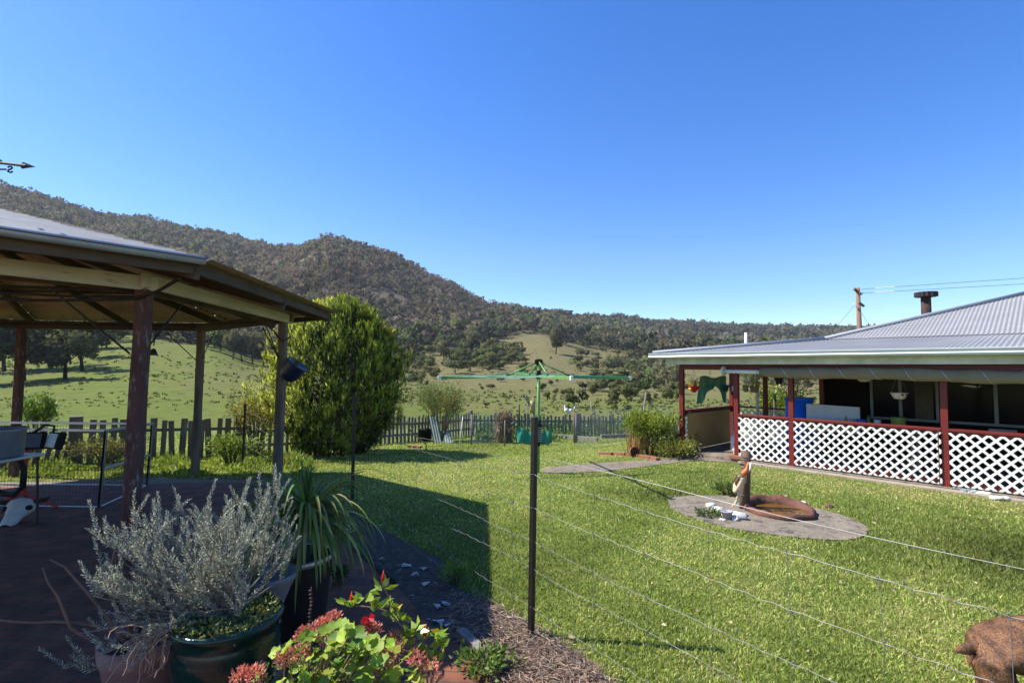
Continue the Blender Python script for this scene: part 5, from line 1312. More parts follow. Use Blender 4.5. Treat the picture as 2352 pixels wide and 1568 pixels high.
for k, (x0, x1, y0, y1) in enumerate(((1378, 1406, 1044, 1045), (1407, 1437, 1044, 1046), (1440, 1468, 1047, 1050), (1470, 1496, 1050, 1054), (1498, 1512, 1054, 1058))):
    a, b = G(x0, y0), G(x1, y1); m = MB(); m.beam(a + V((0, 0, .03)), b + V((0, 0, .03)), .11, .08); tag(m.build('edging_brick', MT['terracotta'], bevel=.008), 'terracotta brick in the row edging the garden bed beside the path', 'brick', 'bricks edging the garden bed')
tp = thing('flower_pot', 'terracotta pot lying on its side at the front of the reeds', 'pot', G(1456, 1050)); q = G(1456, 1049) + V((0, 0, .11)); R_ = M.Rotation(rad(78), 3, 'X') @ M.Rotation(rad(8), 3, 'Y')
m = MB(); m.lathe([(0, -.18), (.085, -.18), (.115, .04), (.13, .04), (.135, .10), (.118, .10), (.105, .03), (.075, -.16), (0, -.16)], q, 20, R_); m.build('pot', MT['terracotta'], tp, smooth=True)
# lemon tree seen through the veranda
bush('citrus_tree', 'bright lime green citrus tree behind the open veranda end', 'tree', V((*at(1790, 900, 17).xy, -.3)), 1.6, 1.75, 2200, .10, (.20, .28, .03), 20, None, 0, .05, .1, mat='leaf_gloss')
sp_ = at(1780, 960, 16); m = MB(); m.tube([V((sp_.x, sp_.y, -.3)), V((sp_.x, sp_.y, at(1780, 905, 16).z))], .04, 8); tag(m.build('timber_stake', MT['grey_wood']), 'grey timber stake standing in front of the citrus tree', 'stake')
m = MB(); m.tube([at(1780, 907, 16), at(1818, 858, 15), at(1900, 760, 12.9)], .008, 4); tag(m.build('stay_rope', MT['wire']), 'thin wire running up from the timber stake to the roof', 'wire')
hr = MB(); q = at(1822, 942, 12.2)
for k in range(6): hr.tube([q + V((.14 * math.cos(a), .05 * (k / 6) - .02, .14 * math.sin(a))) for a in np.linspace(0, 6.28, 18)], .012, 5)
tag(hr.build('hose_coil', MT['black'], smooth=True), 'coiled black hose hanging on the veranda post by the blue drum', 'hose')
# sapling and weeds on the left
bush('sapling', 'slender leafy sapling behind the far left gazebo post', 'tree', GP_(92, 12.4), .95, 1.5, 1300, .085, (.12, .19, .045), 11, None, 0, .05, .3)
bush('rose_bush', 'thorny rose bush with yellowing leaves beside the conifer and gazebo post', 'shrub', GP_(590, 12.3), 1.5, 1.55, 1500, .065, (.24, .22, .05), 15, (.75, .60, .05), 18, .06, .5, low=-.1)
bush('weed_clump', 'reddish leafed weed clump inside the pen against the pickets', 'plant', GP_(250, 10.6), 1.2, .55, 1500, .06, (.17, .17, .06), 14, None, 0, .05, .4)
bush('weed_clump', 'tall grassy weed clump at the foot of the steel picket near the rose', 'plant', GP_(535, 11.2), 1.3, .6, 1800, .07, (.16, .22, .05), 16, None, 0, .05, .3)
pv = []
for k in range(26000):
    pass
n = 15000; pxw = RNG.uniform(-80, 720, n); dw = RNG.uniform(9.2, 12.6, n); q = atn(pxw, np.full(n, 900.), dw); x, y = q[:, 0], q[:, 1]; z = gz(x, y)
clm = np.sin(x * 2.3) * np.sin(y * 2.9 + 1) + .6 * np.sin(x * 5.1 + y * 4)
hw_ = np.clip(.10 + .09 * clm, .02, .3) * .75 * np.clip((y - 8.6) / 1.6, .3, 1.2)
pv.append(cards(np.stack([x, y, z + RNG.uniform(0, .7, n) * hw_], -1), np.stack([RNG.normal(0, .6, n), RNG.normal(0, .6, n), np.ones(n)], -1), hw_ * RNG.uniform(.6, 1.5, n), RNG.uniform(.015, .05, n), jit((.20, .26, .05), n, .3), fold=.15))
v, f, c = merge(pv); tag(link('weeds', npmesh('weeds', v, f, c), MT['leaf'], org=(0, 0, 0)), 'rank bright green weeds growing along the left picket fence', 'weeds', kind='stuff')

# vegetable garden
n = 16000; gp = np.array([[p.x, p.y] for p in GARD]); x = RNG.uniform(gp[:, 0].min(), gp[:, 0].max(), n); y = RNG.uniform(gp[:, 1].min(), gp[:, 1].max(), n); ok = inpoly(x, y, GARD); x, y = x[ok], y[ok]; n = len(x)
rows = .5 + .5 * np.sin(y * 4.2 + x * .3); hv_ = (.08 + .30 * rows * np.clip(np.sin(x * 1.7) * .6 + .6, .1, 1)) 
v, f, c = cards(np.stack([x, y, gz(x, y) + RNG.uniform(0, 1, n) * hv_], -1), rdir(n) + np.array([0, 0, .8]), RNG.uniform(.07, .16, n), .075, jit((.10, .17, .045), n, .35), fold=.15)
tag(link('vegetable_patch', npmesh('vegetable_patch', v, f, c), MT['leaf'], org=(0, 0, 0)), 'leafy green vegetables filling the netted garden in front of the back fence', 'vegetables', kind='stuff')
m = MB(); m.beam(G(1230, 1000) + V((0, 0, .08)), G(1372, 1014) + V((0, 0, .06)), .09, .14); tag(m.build('timber_edging', MT['grey_wood']), 'long grey timber edging the vegetable bed right of the clothesline pole', 'timber')
m = MB(); m.beam(G(1380, 1006) + V((0, 0, .06)), G(1500, 1003) + V((0, 0, .06)), .09, .14); tag(m.build('timber_edging', MT['grey_wood']), 'grey timber edging the vegetable bed towards the bright shrub', 'timber')
def pole(name, px, py0, py1, r, mat, label, d=None, px1=None, cat='post'):
    g = G(px, py0) if d is None else V((*at(px, 900, d).xy, 0)); g.z = gz1(g.x, g.y); m = MB()
    tp_ = at(px1 or px, py1, g.y); m.tube([g - V((0, 0, .1)), tp_], [r, r * .9], 8); return tag(m.build(name, mat, smooth=True), label, cat)
pole('garden_post', 1323, 1017, 950, .055, MT['bark'], 'thick dark garden post on the lawn edge right of the clothesline')
pole('garden_stake', 1318, 1017, 940, .018, MT['grey_wood'], 'thin stake tied against the thick dark garden post', cat='stake')
pole('garden_post', 1173, 1016, 940, .04, MT['grey_wood'], 'grey post at the end of the netted garden beside the straw bundle')
pole('garden_stake', 1193, 985, 928, .028, MT['black'], 'black stake behind the green cloth left of the clothesline pole', 18.5, cat='stake')
pole('garden_stake', 1212, 985, 926, .028, MT['grey_wood'], 'slim grey stake just left of the yellow topped post', 18.5, cat='stake')
pole('garden_post', 1226, 985, 914, .05, MT['grey_wood'], 'garden post with a yellow and black wrapped top behind the clothesline', 18.2)
q = at(1222, 934, 18.1); m = MB(); m.tube([q - V((0, 0, .22)), q + V((0, 0, .2))], .07, 10); tag(m.build('plastic_sleeve', pmat('old_yellow', (.45, .38, .12), None, 5, .6), smooth=True), 'dull yellow sleeve wrapped round the garden post', 'sleeve')
for k, (a0, a1, y1) in enumerate(((1218, 1202, 905), (1222, 1208, 907))):
    q = at(a0, 935, 18.0); m = MB(); m.tube([q, at(a1, y1, 18.0)], .022, 6); tag(m.build('timber_stick', MT['grey_wood']), ('left of two sticks leaning out of the yellow wrapped post', 'right of two sticks leaning out of the yellow wrapped post')[k], 'stick')
pole('leaning_pole', 1468, 1030, 900, .028, MT['grey_wood'], 'long pale pole leaning up out of the bright green shrub', px1=1484, cat='pole')
pole('garden_stake', 1475, 1040, 930, .016, MT['rust'], 'rusty rod with an orange rag standing in the bright green shrub', cat='stake')
q = at(1475, 958, G(1475, 1040).y - .03); m = MB(); m.blob(q, .05, (.7, .7, 1.8), 8, 6, .5); m.blob(q - V((0, 0, .1)), .035, (.6, .6, 2), 8, 6, .5); tag(m.build('orange_rag', pmat('orange', (.70, .12, .03), None, 5, .8), smooth=True), 'orange rag tied to the rusty rod', 'rag')
pole('garden_stake', 1403, 985, 944, .026, MT['black'], 'dark stake against the back fence left of the rusty rod', 19.8, cat='stake')
for k, (a0, a1) in enumerate(((1368, 1356), (1378, 1362), (1388, 1366), (1394, 1375))):
    pole('garden_stake', a0, 985, 920 + k * 12, .02, MT['grey_wood'], 'grey stick in the bundle leaning on the back fence', 20.2, px1=a1, cat='stake')['group'] = 'sticks leaning on the back fence'
pole('garden_stake', 1160, 1012, 965, .02, MT['grey_wood'], 'short grey stake inside the netting left of the straw bundle', 15.6, cat='stake')
pole('leaning_pole', 1056, 1000, 957, .013, MT['white'], 'thin white rod leaning inside the netting', 16, px1=1063, cat='pole')
pole('garden_post', 1084, 1008, 952, .03, MT['grey_wood'], 'post at the left corner of the netting', 16.4)
# straw bundle
sb = G(1157, 1017); pv = []; n = 900
x = RNG.normal(0, .13, n); y = RNG.normal(0, .10, n); z = RNG.uniform(.02, .95, n)
v, f, c = cards(np.stack([sb.x + x, sb.y + y, sb.z + z], -1), np.stack([RNG.normal(0, .4, n), RNG.normal(0, .4, n), RNG.normal(0, 1, n)], -1), RNG.uniform(.15, .4, n), .03, jit((.26, .19, .13), n), fold=.05)
tag(link('straw_bundle', npmesh('straw_bundle', v, f, c), MT['straw']), 'upright bundle of brown straw tied beside the netted garden', 'straw')
# green cloth barrier
m = MB(); a, b = at(1188, 976, 16.5), at(1268, 985, 16.6)
for i in range(25):
    for k in range(9):
        u_, w_ = i / 24, k / 8; t_ = a.lerp(b, u_) - V((0, 0, .18 * 4 * u_ * (1 - u_))); m.v.append(tuple(t_ + V((0, .05 * math.sin(u_ * 25 + w_ * 3), -w_ * (.55 - .12 * math.sin(u_ * 8))))))
for i in range(24):
    for k in range(8): m.f.append((i * 9 + k, i * 9 + 9 + k, i * 9 + 10 + k, i * 9 + k + 1))
tag(m.build('shade_cloth', MT['shade_cloth'], smooth=True), 'sagging green shade cloth strung low across the garden behind the clothesline pole', 'shade cloth')
# netting round the garden
def netting(label, a, b, h0, h1, dx=.045, w=.0028, drop=0):
    t_ = MB(); L = (b - a).length; nx = int(L / dx); nz = int((h1 - h0) / dx)
    for i in range(nx + 1):
        p = a.lerp(b, i / nx); z = gz1(p.x, p.y); o_ = .03 * math.sin(i * .9); t_.beam(V((p.x + o_, p.y, z + h0)), V((p.x - o_, p.y + .03, z + h1 + .05 * math.sin(i * .13))), w, w, (1, 0, .1))
    for k in range(nz + 1):
        for j in range(6):
            p, q = a.lerp(b, j / 6), a.lerp(b, (j + 1) / 6); zz = h0 + (h1 - h0) * k / nz; t_.beam(V((p.x, p.y, gz1(p.x, p.y) + zz)), V((q.x, q.y, gz1(q.x, q.y) + zz)), w, w)
    tag(t_.build('garden_netting', MT['netting']), label, 'netting')
MT['netting'] = pmat('netting', (.50, .52, .52), (.42, .44, .44), 3, .6)
netting('fine grey bird netting left of the straw bundle', GP_(1084, 16.4), G(1173, 1015), .02, 1.0)
netting('fine grey bird netting across the right part of the vegetable garden', GP_(1323, 15.0), GP_(1570, 16.2), .05, 1.05)
# rooster on the fence
ro_ = thing('rooster_figure', 'white rooster figure perched on the back fence', 'rooster', at(1303, 951, 20.4)); q = at(1303, 944, 20.4); k_ = .0
def skin(name, verts, edges, radii, mat, parent, sub=2, root=0):
    me = bpy.data.meshes.new(name); me.from_pydata([tuple(V(v_) - WL[parent]) for v_ in verts], edges, []); o = bpy.data.objects.new(name, me); COL.objects.link(o); o.parent = parent; WL[o] = WL[parent]; me.materials.append(mat)
    sm = o.modifiers.new('skin', 'SKIN'); lay = me.skin_vertices[0]
    for i, r in enumerate(radii): lay.data[i].radius = r if isinstance(r, tuple) else (r, r)
    lay.data[root].use_root = True
    s_ = o.modifiers.new('sub', 'SUBSURF'); s_.levels = sub; s_.render_levels = sub; sm.use_smooth_shade = True
    return o
skin('body', [q + V((0, 0, 0)), q + V((.07, 0, -.02)), q + V((-.05, 0, .06)), q + V((-.09, 0, .17)), q + V((-.10, 0, .25)), q + V((.13, 0, .03)), q + V((.18, 0, .10))], [(0, 1), (0, 2), (2, 3), (3, 4), (1, 5), (5, 6)], [.085, .08, .075, .04, .035, .045, .03], MT['white'], ro_)
m = MB(); m.add([q + V((-.16, 0, .26)), q + V((-.11, .01, .31)), q + V((-.09, 0, .25)), q + V((-.11, -.01, .25))], [(0, 1, 2), (0, 2, 3), (0, 3, 1), (1, 3, 2)]); m.build('comb', MT['red'], ro_)
for k in range(6):
    a = .3 + k * .22; m = MB(); m.tube([q + V((.22, 0, .02)), q + V((.30 + .05 * math.cos(a), 0, .10 + .10 * math.sin(a))), q + V((.36 + .10 * math.cos(a), .01, .02 + .16 * math.sin(a)))], [.02, .016, .004], 5); m.build('tail_feather', MT['alu'], ro_, smooth=True)
for s in (-.03, .03):
    m = MB(); m.tube([q + V((0, s, -.08)), q + V((.01, s, -.2))], .01, 5); m.build('leg', MT['terracotta'], ro_)
# corrugated sheets, bucket, boards near the red flowered shrub
m = MB(); 
def csheet(p, u_, w_, n_, nm, lab):
    m = MB(); nn = u_.cross(w_).normalized(); L = u_.length; k = int(L / .02)
    for i in range(k + 1):
        o_ = nn * (.012 * math.cos(i * 1.57)); m.v += [tuple(p + u_ * (i / k) + o_), tuple(p + u_ * (i / k) + w_ + o_)]
    for i in range(k): m.f.append((2 * i, 2 * i + 2, 2 * i + 3, 2 * i + 1))
    tag(m.build(nm, pmat('green_tin' + lab[:5], (.075, .125, .098), (.11, .165, .135), 4, .5, c3=(.14, .10, .08))), lab, 'roofing sheet')
q = G(996, 1018); csheet(q, V((.28, .05, 0)), at(980, 958, q.y + .25) - q + V((0, .3, 0)), 0, 'roofing_sheet', 'green corrugated sheet leaning up against the red flowered shrub')
q = G(1020, 1018) + V((0, 0, .03)); csheet(q, V((.30, -.02, 0)), V((-.14, .5, .30)), 0, 'roofing_sheet', 'short green corrugated sheet lying tilted on the grass at the shrub foot')
q = G(985, 1014); m = MB(); m.lathe([(0, 0), (.19, 0), (.23, .38), (.245, .39), (.235, .40), (.2, .36), (0, .05)], q + V((-.18, .25, 0)), 20); tag(m.build('black_tub', MT['black'], smooth=True), 'black plastic tub standing at the foot of the red flowered shrub', 'tub')
m = MB(); m.tube([G(978, 1022) + V((0, 0, .03)), at(938, 984, 13.8)], .022, 6); tag(m.build('timber_stick', MT['grey_wood']), 'pale pole leaning from the grass to the conifer edge', 'stick')
m = MB()
for k in range(3):
    a = G(945 + k * 9, 1027 + k); m.box(a + V((0, 0, .03)), (.2, .1, .06), M.Rotation(k * .5, 3, 'Z'))
    tag(m.build('loose_brick', MT['terracotta'], bevel=.006), 'red brick lying loose on the grass right of the conifer', 'brick', 'loose bricks by the conifer'); m = MB()
# flamingo-like pink ornament under the conifer
q = G(740, 1036); m = MB(); fm = thing('garden_bird', 'dull pink metal bird ornament standing under the conifer', 'bird ornament', q)
z_ = at(740, 992, q.y - .4); y_ = q.y - .4
skin('body', [V((z_.x, y_, z_.z)), V((z_.x + .10, y_, z_.z - .06)), V((z_.x - .06, y_, z_.z + .06)), V((z_.x - .03, y_, z_.z + .16)), V((z_.x - .07, y_, z_.z + .2))], [(0, 1), (0, 2), (2, 3), (3, 4)], [.07, .03, .03, .018, .02], pmat('dull_pink', (.42, .24, .24), (.3, .2, .2), 6, .7), fm)
m = MB(); m.tube([V((z_.x, y_, z_.z - .05)), V((z_.x, y_, gz1(z_.x, y_)))], .008, 5); m.build('leg', MT['rust'], fm)
# ------------------------------------------------------------------ pond, log and bird sculpture
pcx = G(1790, 1178)
pond = thing('garden_pond', 'small red rock edged pond set in the concrete pad', 'pond', pcx)
m = MB(); n = 40
RI = [(1.0, .0), (1.02, .04), (.95, .075), (.86, .07), (.80, .02), (.76, -.12)]
for r_, z in RI:
    for k in range(n):
        a = 2 * math.pi * k / n; q = 1 + .09 * noise.noise(V((math.cos(a) * 2.2, math.sin(a) * 2.2, z * 6))) ; zz = z + .035 * noise.noise(V((math.cos(a) * 3, math.sin(a) * 3, 7))) * (z > .01) + .055 * max(0, math.sin(a)) * (z > .03)
        m.v.append((pcx.x + .46 * r_ * q * math.cos(a), pcx.y + .46 * r_ * q * math.sin(a), pcx.z + .02 + zz))
for i in range(len(RI) - 1):
    for k in range(n): m.f.append((i * n + k, i * n + (k + 1) % n, (i + 1) * n + (k + 1) % n, (i + 1) * n + k))
m.build('rock_rim', MT['rock_red'], pond, smooth=True)
m = MB(); m.disc(pcx + V((0, 0, .035)), .385, 30); wm = pmat('pond_water', (.16, .09, .015), (.10, .055, .01), 4, .05, spec=.6); m.build('water', wm, pond)
lg = G(1709, 1170); m = MB(); tp_ = at(1713, 1036, lg.y); m.tube([lg - V((0, 0, .05)), lg.lerp(tp_, .5) + V((.008, 0, 0)), tp_], [.072, .070, .066], 14)
lo = thing('timber_log', 'upright weathered log post wound with wire beside the pond', 'post', lg); m.build('log', pmat('log', (.16, .105, .065), (.085, .055, .035), 9, .9, .5, (1, 1, .15)), lo, smooth=True)
for z in (.25, .72, .86, .9):
    q = lg.lerp(tp_, z); m = MB(); m.tube([q + V((.073 * math.cos(a), .073 * math.sin(a), .01 * math.sin(a * 2))) for a in np.linspace(0, 6.28, 14)], .003, 4, False); m.build('wire_loop', MT['wire'], lo)
m = MB(); q = lg.lerp(tp_, .93); m.tube([q + V((-.06, -.04, 0)), q + V((-.16, -.05, .03)), q + V((-.1, -.05, .06))], .003, 4); m.tube([lg.lerp(tp_, .78) + V((-.05, -.06, 0)), lg.lerp(tp_, .84) + V((-.12, -.08, -.04))], .012, 6); m.build('nail', MT['rust'], lo)
by = lg.y - .12
def bp(px, py, dy=0): return at(px, py, by + dy)
bd = thing('bird_sculpture', 'rusty cream metal wading bird sculpture leaning on the upright log', 'sculpture', bp(1690, 1158))
cream = pmat('cream_metal', (.72, .58, .38), (.62, .46, .28), 7, .5, c3=(.45, .16, .05), c3at=.60)
rusty = pmat('rust_orange', (.50, .15, .04), (.40, .11, .03), 7, .5, c3=(.70, .55, .35), c3at=.66)
skin('body', [bp(1697, 1108), bp(1703, 1093), bp(1690, 1122), bp(1685, 1131)], [(0, 1), (0, 2), (2, 3)], [(.085, .05), (.075, .05), (.06, .035), (.03, .02)], cream, bd)
skin('neck', [bp(1704, 1090), bp(1711, 1085), bp(1716, 1078), bp(1718, 1068), bp(1723, 1060)], [(0, 1), (1, 2), (2, 3), (3, 4)], [.055, .042, .036, .026, .034], rusty, bd)
skin('beak', [bp(1724, 1061, -.02), bp(1725, 1072, -.03), bp(1719, 1084, -.02)], [(0, 1), (1, 2)], [.026, .022, .006], MT['white'], bd, 1)
for k in range(7):
    p = bp(1697 + k * 2.2 - 3, 1092 + k * 4 * (k % 3) * .4, -.055); m = MB(); w = V((-.055, .01, -.10)).normalized(); m.beam(p, p + w * .11, .035, .006, (0, 1, 0)); m.build('wing_feather', cream if k % 2 else rusty, bd)
for a, b, c_ in (((1694, 1128), (1697, 1140), (1687, 1158)), ((1700, 1125), (1692, 1146), (1697, 1150))):
    m = MB(); m.tube([bp(*a), bp(*b), bp(*c_), bp(c_[0] - 7, c_[1] + 6)], [.02, .012, .010, .008], 6); m.build('leg', cream, bd, smooth=True)
# shells, little pots and weeds on the pad
for k, (px, py, r) in enumerate((a_, b_, c_ * 1.3) for a_, b_, c_ in ((1633, 1166, .05), (1641, 1173, .045), (1650, 1176, .05), (1646, 1180, .04), (1668, 1190, .055), (1695, 1189, .06), (1676, 1183, .05), (1709, 1188, .04), (1687, 1196, .05), (1660, 1198, .03), (1803, 1145, .035), (1846, 1157, .03))):
    q = G(px, py); m = MB(); m.blob(q + V((0, 0, r * .45)), r, (1.3, .9, .7), 10, 6, .5, M.Rotation(k, 3, 'Z'))
    for i in range(4): m.tube([q + V((0, 0, r * .6)), q + V((r * 1.3 * math.cos(k + i * .4), r * 1.1 * math.sin(k + i * .4), r * .75))], [r * .2, r * .05], 5)
    tag(m.build('sea_shell', MT['bone'], smooth=True), 'bleached white sea shell lying on the concrete pad around the pond', 'shell', 'sea shells round the pond')
for k, (px, py, R_) in enumerate(((1670, 1195, M.Identity(3)), (1698, 1196, M.Rotation(1.4, 3, 'Y')))):
    q = G(px, py) + V((0, 0, .0 if k == 0 else .05)); m = MB(); ks = 1 if k == 0 else .65; m.lathe([(r_ * ks, z_ * ks) for r_, z_ in [(0, 0), (.05, 0), (.07, .11), (.078, .11), (.078, .125), (.066, .125), (.055, .03), (0, .03)]], q, 16, R_); tag(m.build('small_pot', pmat('pot_grey%d' % k, (.33, .33, .37), None, 6, .5), smooth=True), ('small grey plastic pot standing upright among the shells', 'small pale pot lying on its side among the shells')[k], 'pot')
m = MB(); m.blob(G(1905, 1166) + V((0, 0, .02)), .06, (1.3, .7, .5), 8, 5, .6); tag(m.build('stone', MT['rock_red'], smooth=True), 'red brown stone at the far right edge of the pad', 'stone')
bush('weed_clump', 'low green weeds growing in the crack among the shells', 'plant', G(1630, 1187), .42, .06, 300, .045, (.09, .14, .05), 9)
bush('weed_clump', 'green leafy weed at the far edge of the pad behind the log', 'plant', G(1672, 1136), .6, .14, 420, .07, (.12, .18, .05), 9)

# ------------------------------------------------------------------ dog
dg = thing('dog', 'brindle brown dog with short tail seen from behind at the right edge', 'dog', V((3.0, 3.05, 0)))
def dogmat():
    m = bpy.data.materials.new('brindle_fur'); m.use_nodes = True; nt = m.node_tree; bs = nt.nodes['Principled BSDF']; bs.inputs['Roughness'].default_value = .6; bs.inputs['Specular IOR Level'].default_value = .25
    tc = node(nt, 'ShaderNodeTexCoord'); mp = node(nt, 'ShaderNodeMapping'); mp.inputs['Rotation'].default_value = (.2, .5, .3)
    w = node(nt, 'ShaderNodeTexWave'); w.inputs['Scale'].default_value = 9; w.inputs['Distortion'].default_value = 16; w.inputs['Detail'].default_value = 6; w.inputs['Detail Scale'].default_value = 2.2; w.inputs['Detail Roughness'].default_value = .7
    nt.links.new(tc.outputs['Object'], mp.inputs[0]); nt.links.new(mp.outputs[0], w.inputs[0])
    r = node(nt, 'ShaderNodeValToRGB'); e = r.color_ramp.elements; e[0].position = .2; e[0].color = (.075, .040, .026, 1); e[1].position = .8; e[1].color = (.17, .080, .038, 1); q = e.new(.5); q.color = (.125, .060, .032, 1)
    nt.links.new(w.outputs['Fac'], r.inputs['Fac'])
    f_ = node(nt, 'ShaderNodeTexNoise'); f_.inputs['Scale'].default_value = 60; f_.inputs['Detail'].default_value = 6; mp2 = node(nt, 'ShaderNodeMapping'); mp2.inputs['Scale'].default_value = (.25, 1, 1); mp2.inputs['Rotation'].default_value = (0, .6, 0)
    nt.links.new(tc.outputs['Object'], mp2.inputs[0]); nt.links.new(mp2.outputs[0], f_.inputs['Vector'])
    k = node(nt, 'ShaderNodeMix', data_type='RGBA', blend_type='OVERLAY'); k.inputs[0].default_value = .9; nt.links.new(r.outputs[0], k.inputs[6]); nt.links.new(f_.outputs['Fac'], k.inputs[7]); nt.links.new(k.outputs[2], bs.inputs['Base Color'])
    b = node(nt, 'ShaderNodeBump'); b.inputs['Strength'].default_value = .5; b.inputs['Distance'].default_value = .01; nt.links.new(f_.outputs['Fac'], b.inputs['Height']); nt.links.new(b.outputs[0], bs.inputs['Normal'])
    return m
dm = dogmat()
vs = [(x - .22, y, z + (.03 if z > .2 else 0)) for x, y, z in [(3.04, 3.06, .385), (3.24, 3.02, .44), (3.48, 2.98, .43), (3.66, 2.95, .50), (3.80, 2.93, .62), (3.90, 2.92, .63), (4.00, 2.91, .58),      # 0-6 rump, loin, chest, neck, head, muzzle
      (2.95, 3.07, .385), (2.90, 3.07, .375), (2.86, 3.06, .372), (2.80, 3.05, .375),                                                          # 7-10 tail
      (2.97, 2.98, .30), (2.95, 2.95, .20), (2.90, 2.95, .12), (2.90, 2.95, .03), (2.97, 2.95, .015),                                             # 11-15 near hind leg
      (3.08, 3.16, .34), (3.15, 3.17, .22), (3.05, 3.17, .12), (3.07, 3.17, .03), (3.14, 3.17, .015),                                              # 16-20 far hind leg
      (3.52, 2.89, .30), (3.50, 2.88, .16), (3.52, 2.88, .03), (3.59, 2.88, .015), (3.54, 3.06, .30), (3.52, 3.07, .16), (3.54, 3.07, .03), (3.61, 3.07, .015)]]
ed = [(0, 1), (1, 2), (2, 3), (3, 4), (4, 5), (5, 6), (0, 7), (7, 8), (8, 9), (9, 10), (0, 11), (11, 12), (12, 13), (13, 14), (14, 15), (0, 16), (16, 17), (17, 18), (18, 19), (19, 20), (2, 21), (21, 22), (22, 23), (23, 24), (2, 25), (25, 26), (26, 27), (27, 28)]
rdz = [.172, .15, .155, .11, .075, .055, .04, .05, .036, .028, .008, .12, .085, .040, .030, .024, .11, .075, .040, .030, .024, .06, .035, .028, .024, .06, .035, .028, .024]
dbody = skin('body', vs, ed, rdz, dm, dg, 3)
dep = bpy.context.evaluated_depsgraph_get(); em = dbody.evaluated_get(dep).to_mesh()
em.calc_loop_triangles(); nvt = len(em.vertices); co = np.empty(nvt * 3); em.vertices.foreach_get('co', co); co = co.reshape(-1, 3) + np.array(WL[dg])
nr_ = np.empty(nvt * 3); em.vertices.foreach_get('normal', nr_); nr_ = nr_.reshape(-1, 3)
tri = np.empty(len(em.loop_triangles) * 3, np.int32); em.loop_triangles.foreach_get('vertices', tri); tri = tri.reshape(-1, 3)
ar = np.linalg.norm(np.cross(co[tri[:, 1]] - co[tri[:, 0]], co[tri[:, 2]] - co[tri[:, 0]]), axis=1); nF = 42000
ti = RNG.choice(len(tri), nF, p=ar / ar.sum()); bc = RNG.dirichlet((1, 1, 1), nF)
Pf = (co[tri[ti]] * bc[..., None]).sum(1); Nf = unit((nr_[tri[ti]] * bc[..., None]).sum(1))
flow = np.array([-.75, 0, -.65]) + RNG.normal(0, .18, (nF, 3)); flow = flow - Nf * (flow * Nf).sum(1, keepdims=True); Df = unit(flow) + Nf * .14
sv = np.array([math.sin(p[0] * 62 + p[2] * 18 + 7 * noise.noise(V(p) * 6)) + 1.3 * noise.noise(V(p) * 16) for p in Pf])[:, None]
wv = np.clip(.5 + .55 * sv + RNG.normal(0, .07, (nF, 1)), 0, 1)
cf = (np.array([[.070, .040, .026]]) * (1 - wv) + np.array([[.34, .175, .082]]) * wv) * np.exp(RNG.normal(0, .09, (nF, 1)))
Sf = unit(np.cross(Df, Nf)) * .0019; Lf = RNG.uniform(.016, .028, (nF, 1)); P0_ = Pf - Nf * .002
v = np.stack([P0_, P0_ + Df * Lf * .45 + Sf, P0_ + Df * Lf, P0_ + Df * Lf * .45 - Sf], 1); v = face_out(v.reshape(-1, 3), Nf); f = np.arange(4 * nF).reshape(nF, 4); c = np.repeat(cf, 4, 0)
link('fur', npmesh('fur', v, f, c, np.repeat(unit(Nf + Df * .4), 4, 0)), MT['straw'], dg)
dbody.evaluated_get(dep).to_mesh_clear()
for s in (-1, 1):
    m = MB(); m.tube([V((3.78, 2.93 + s * .06, .68)), V((3.76, 2.93 + s * .11, .66)), V((3.78, 2.93 + s * .12, .58))], [.035, .032, .008], 8); m.build('ear', dm, dg, smooth=True)
    m = MB(); m.blob(V((3.88, 2.92 + s * .048, .66)), .012, n=8, m=5, nz=0); m.build('eye', MT['black'], dg, smooth=True)
m = MB(); m.blob(V((4.03, 2.91, .59)), .02, n=8, m=5, nz=0); m.build('nose', MT['black'], dg, smooth=True)

# ------------------------------------------------------------------ foreground pots and plants
def pot(name, label, c, prof, mat, cat='pot', soil=None, extra=None, wob=0):
    t_ = thing(name, label, cat, c); m = MB(); m.lathe(prof, c, 40, wob=wob); m.build('body', mat, t_, smooth=True)
    if soil: m = MB(); m.disc(V(c) + V((0, 0, soil[1])), soil[0], 30); m.build('soil', MT['soil'], t_)
    return t_
gp0 = V((-1.53, 2.86, .10))
gpt = pot('glazed_pot', 'dark green glazed pot holding the grey leafed bush in the foreground', gp0, [(0, 0), (.17, 0), (.18, .02), (.23, .18), (.262, .36), (.268, .41), (.258, .43), (.262, .445), (.252, .46), (.254, .50), (.275, .525), (.28, .55), (.268, .565), (.245, .555), (.235, .52), (0, .5)], MT['glaze'], soil=(.24, .515))
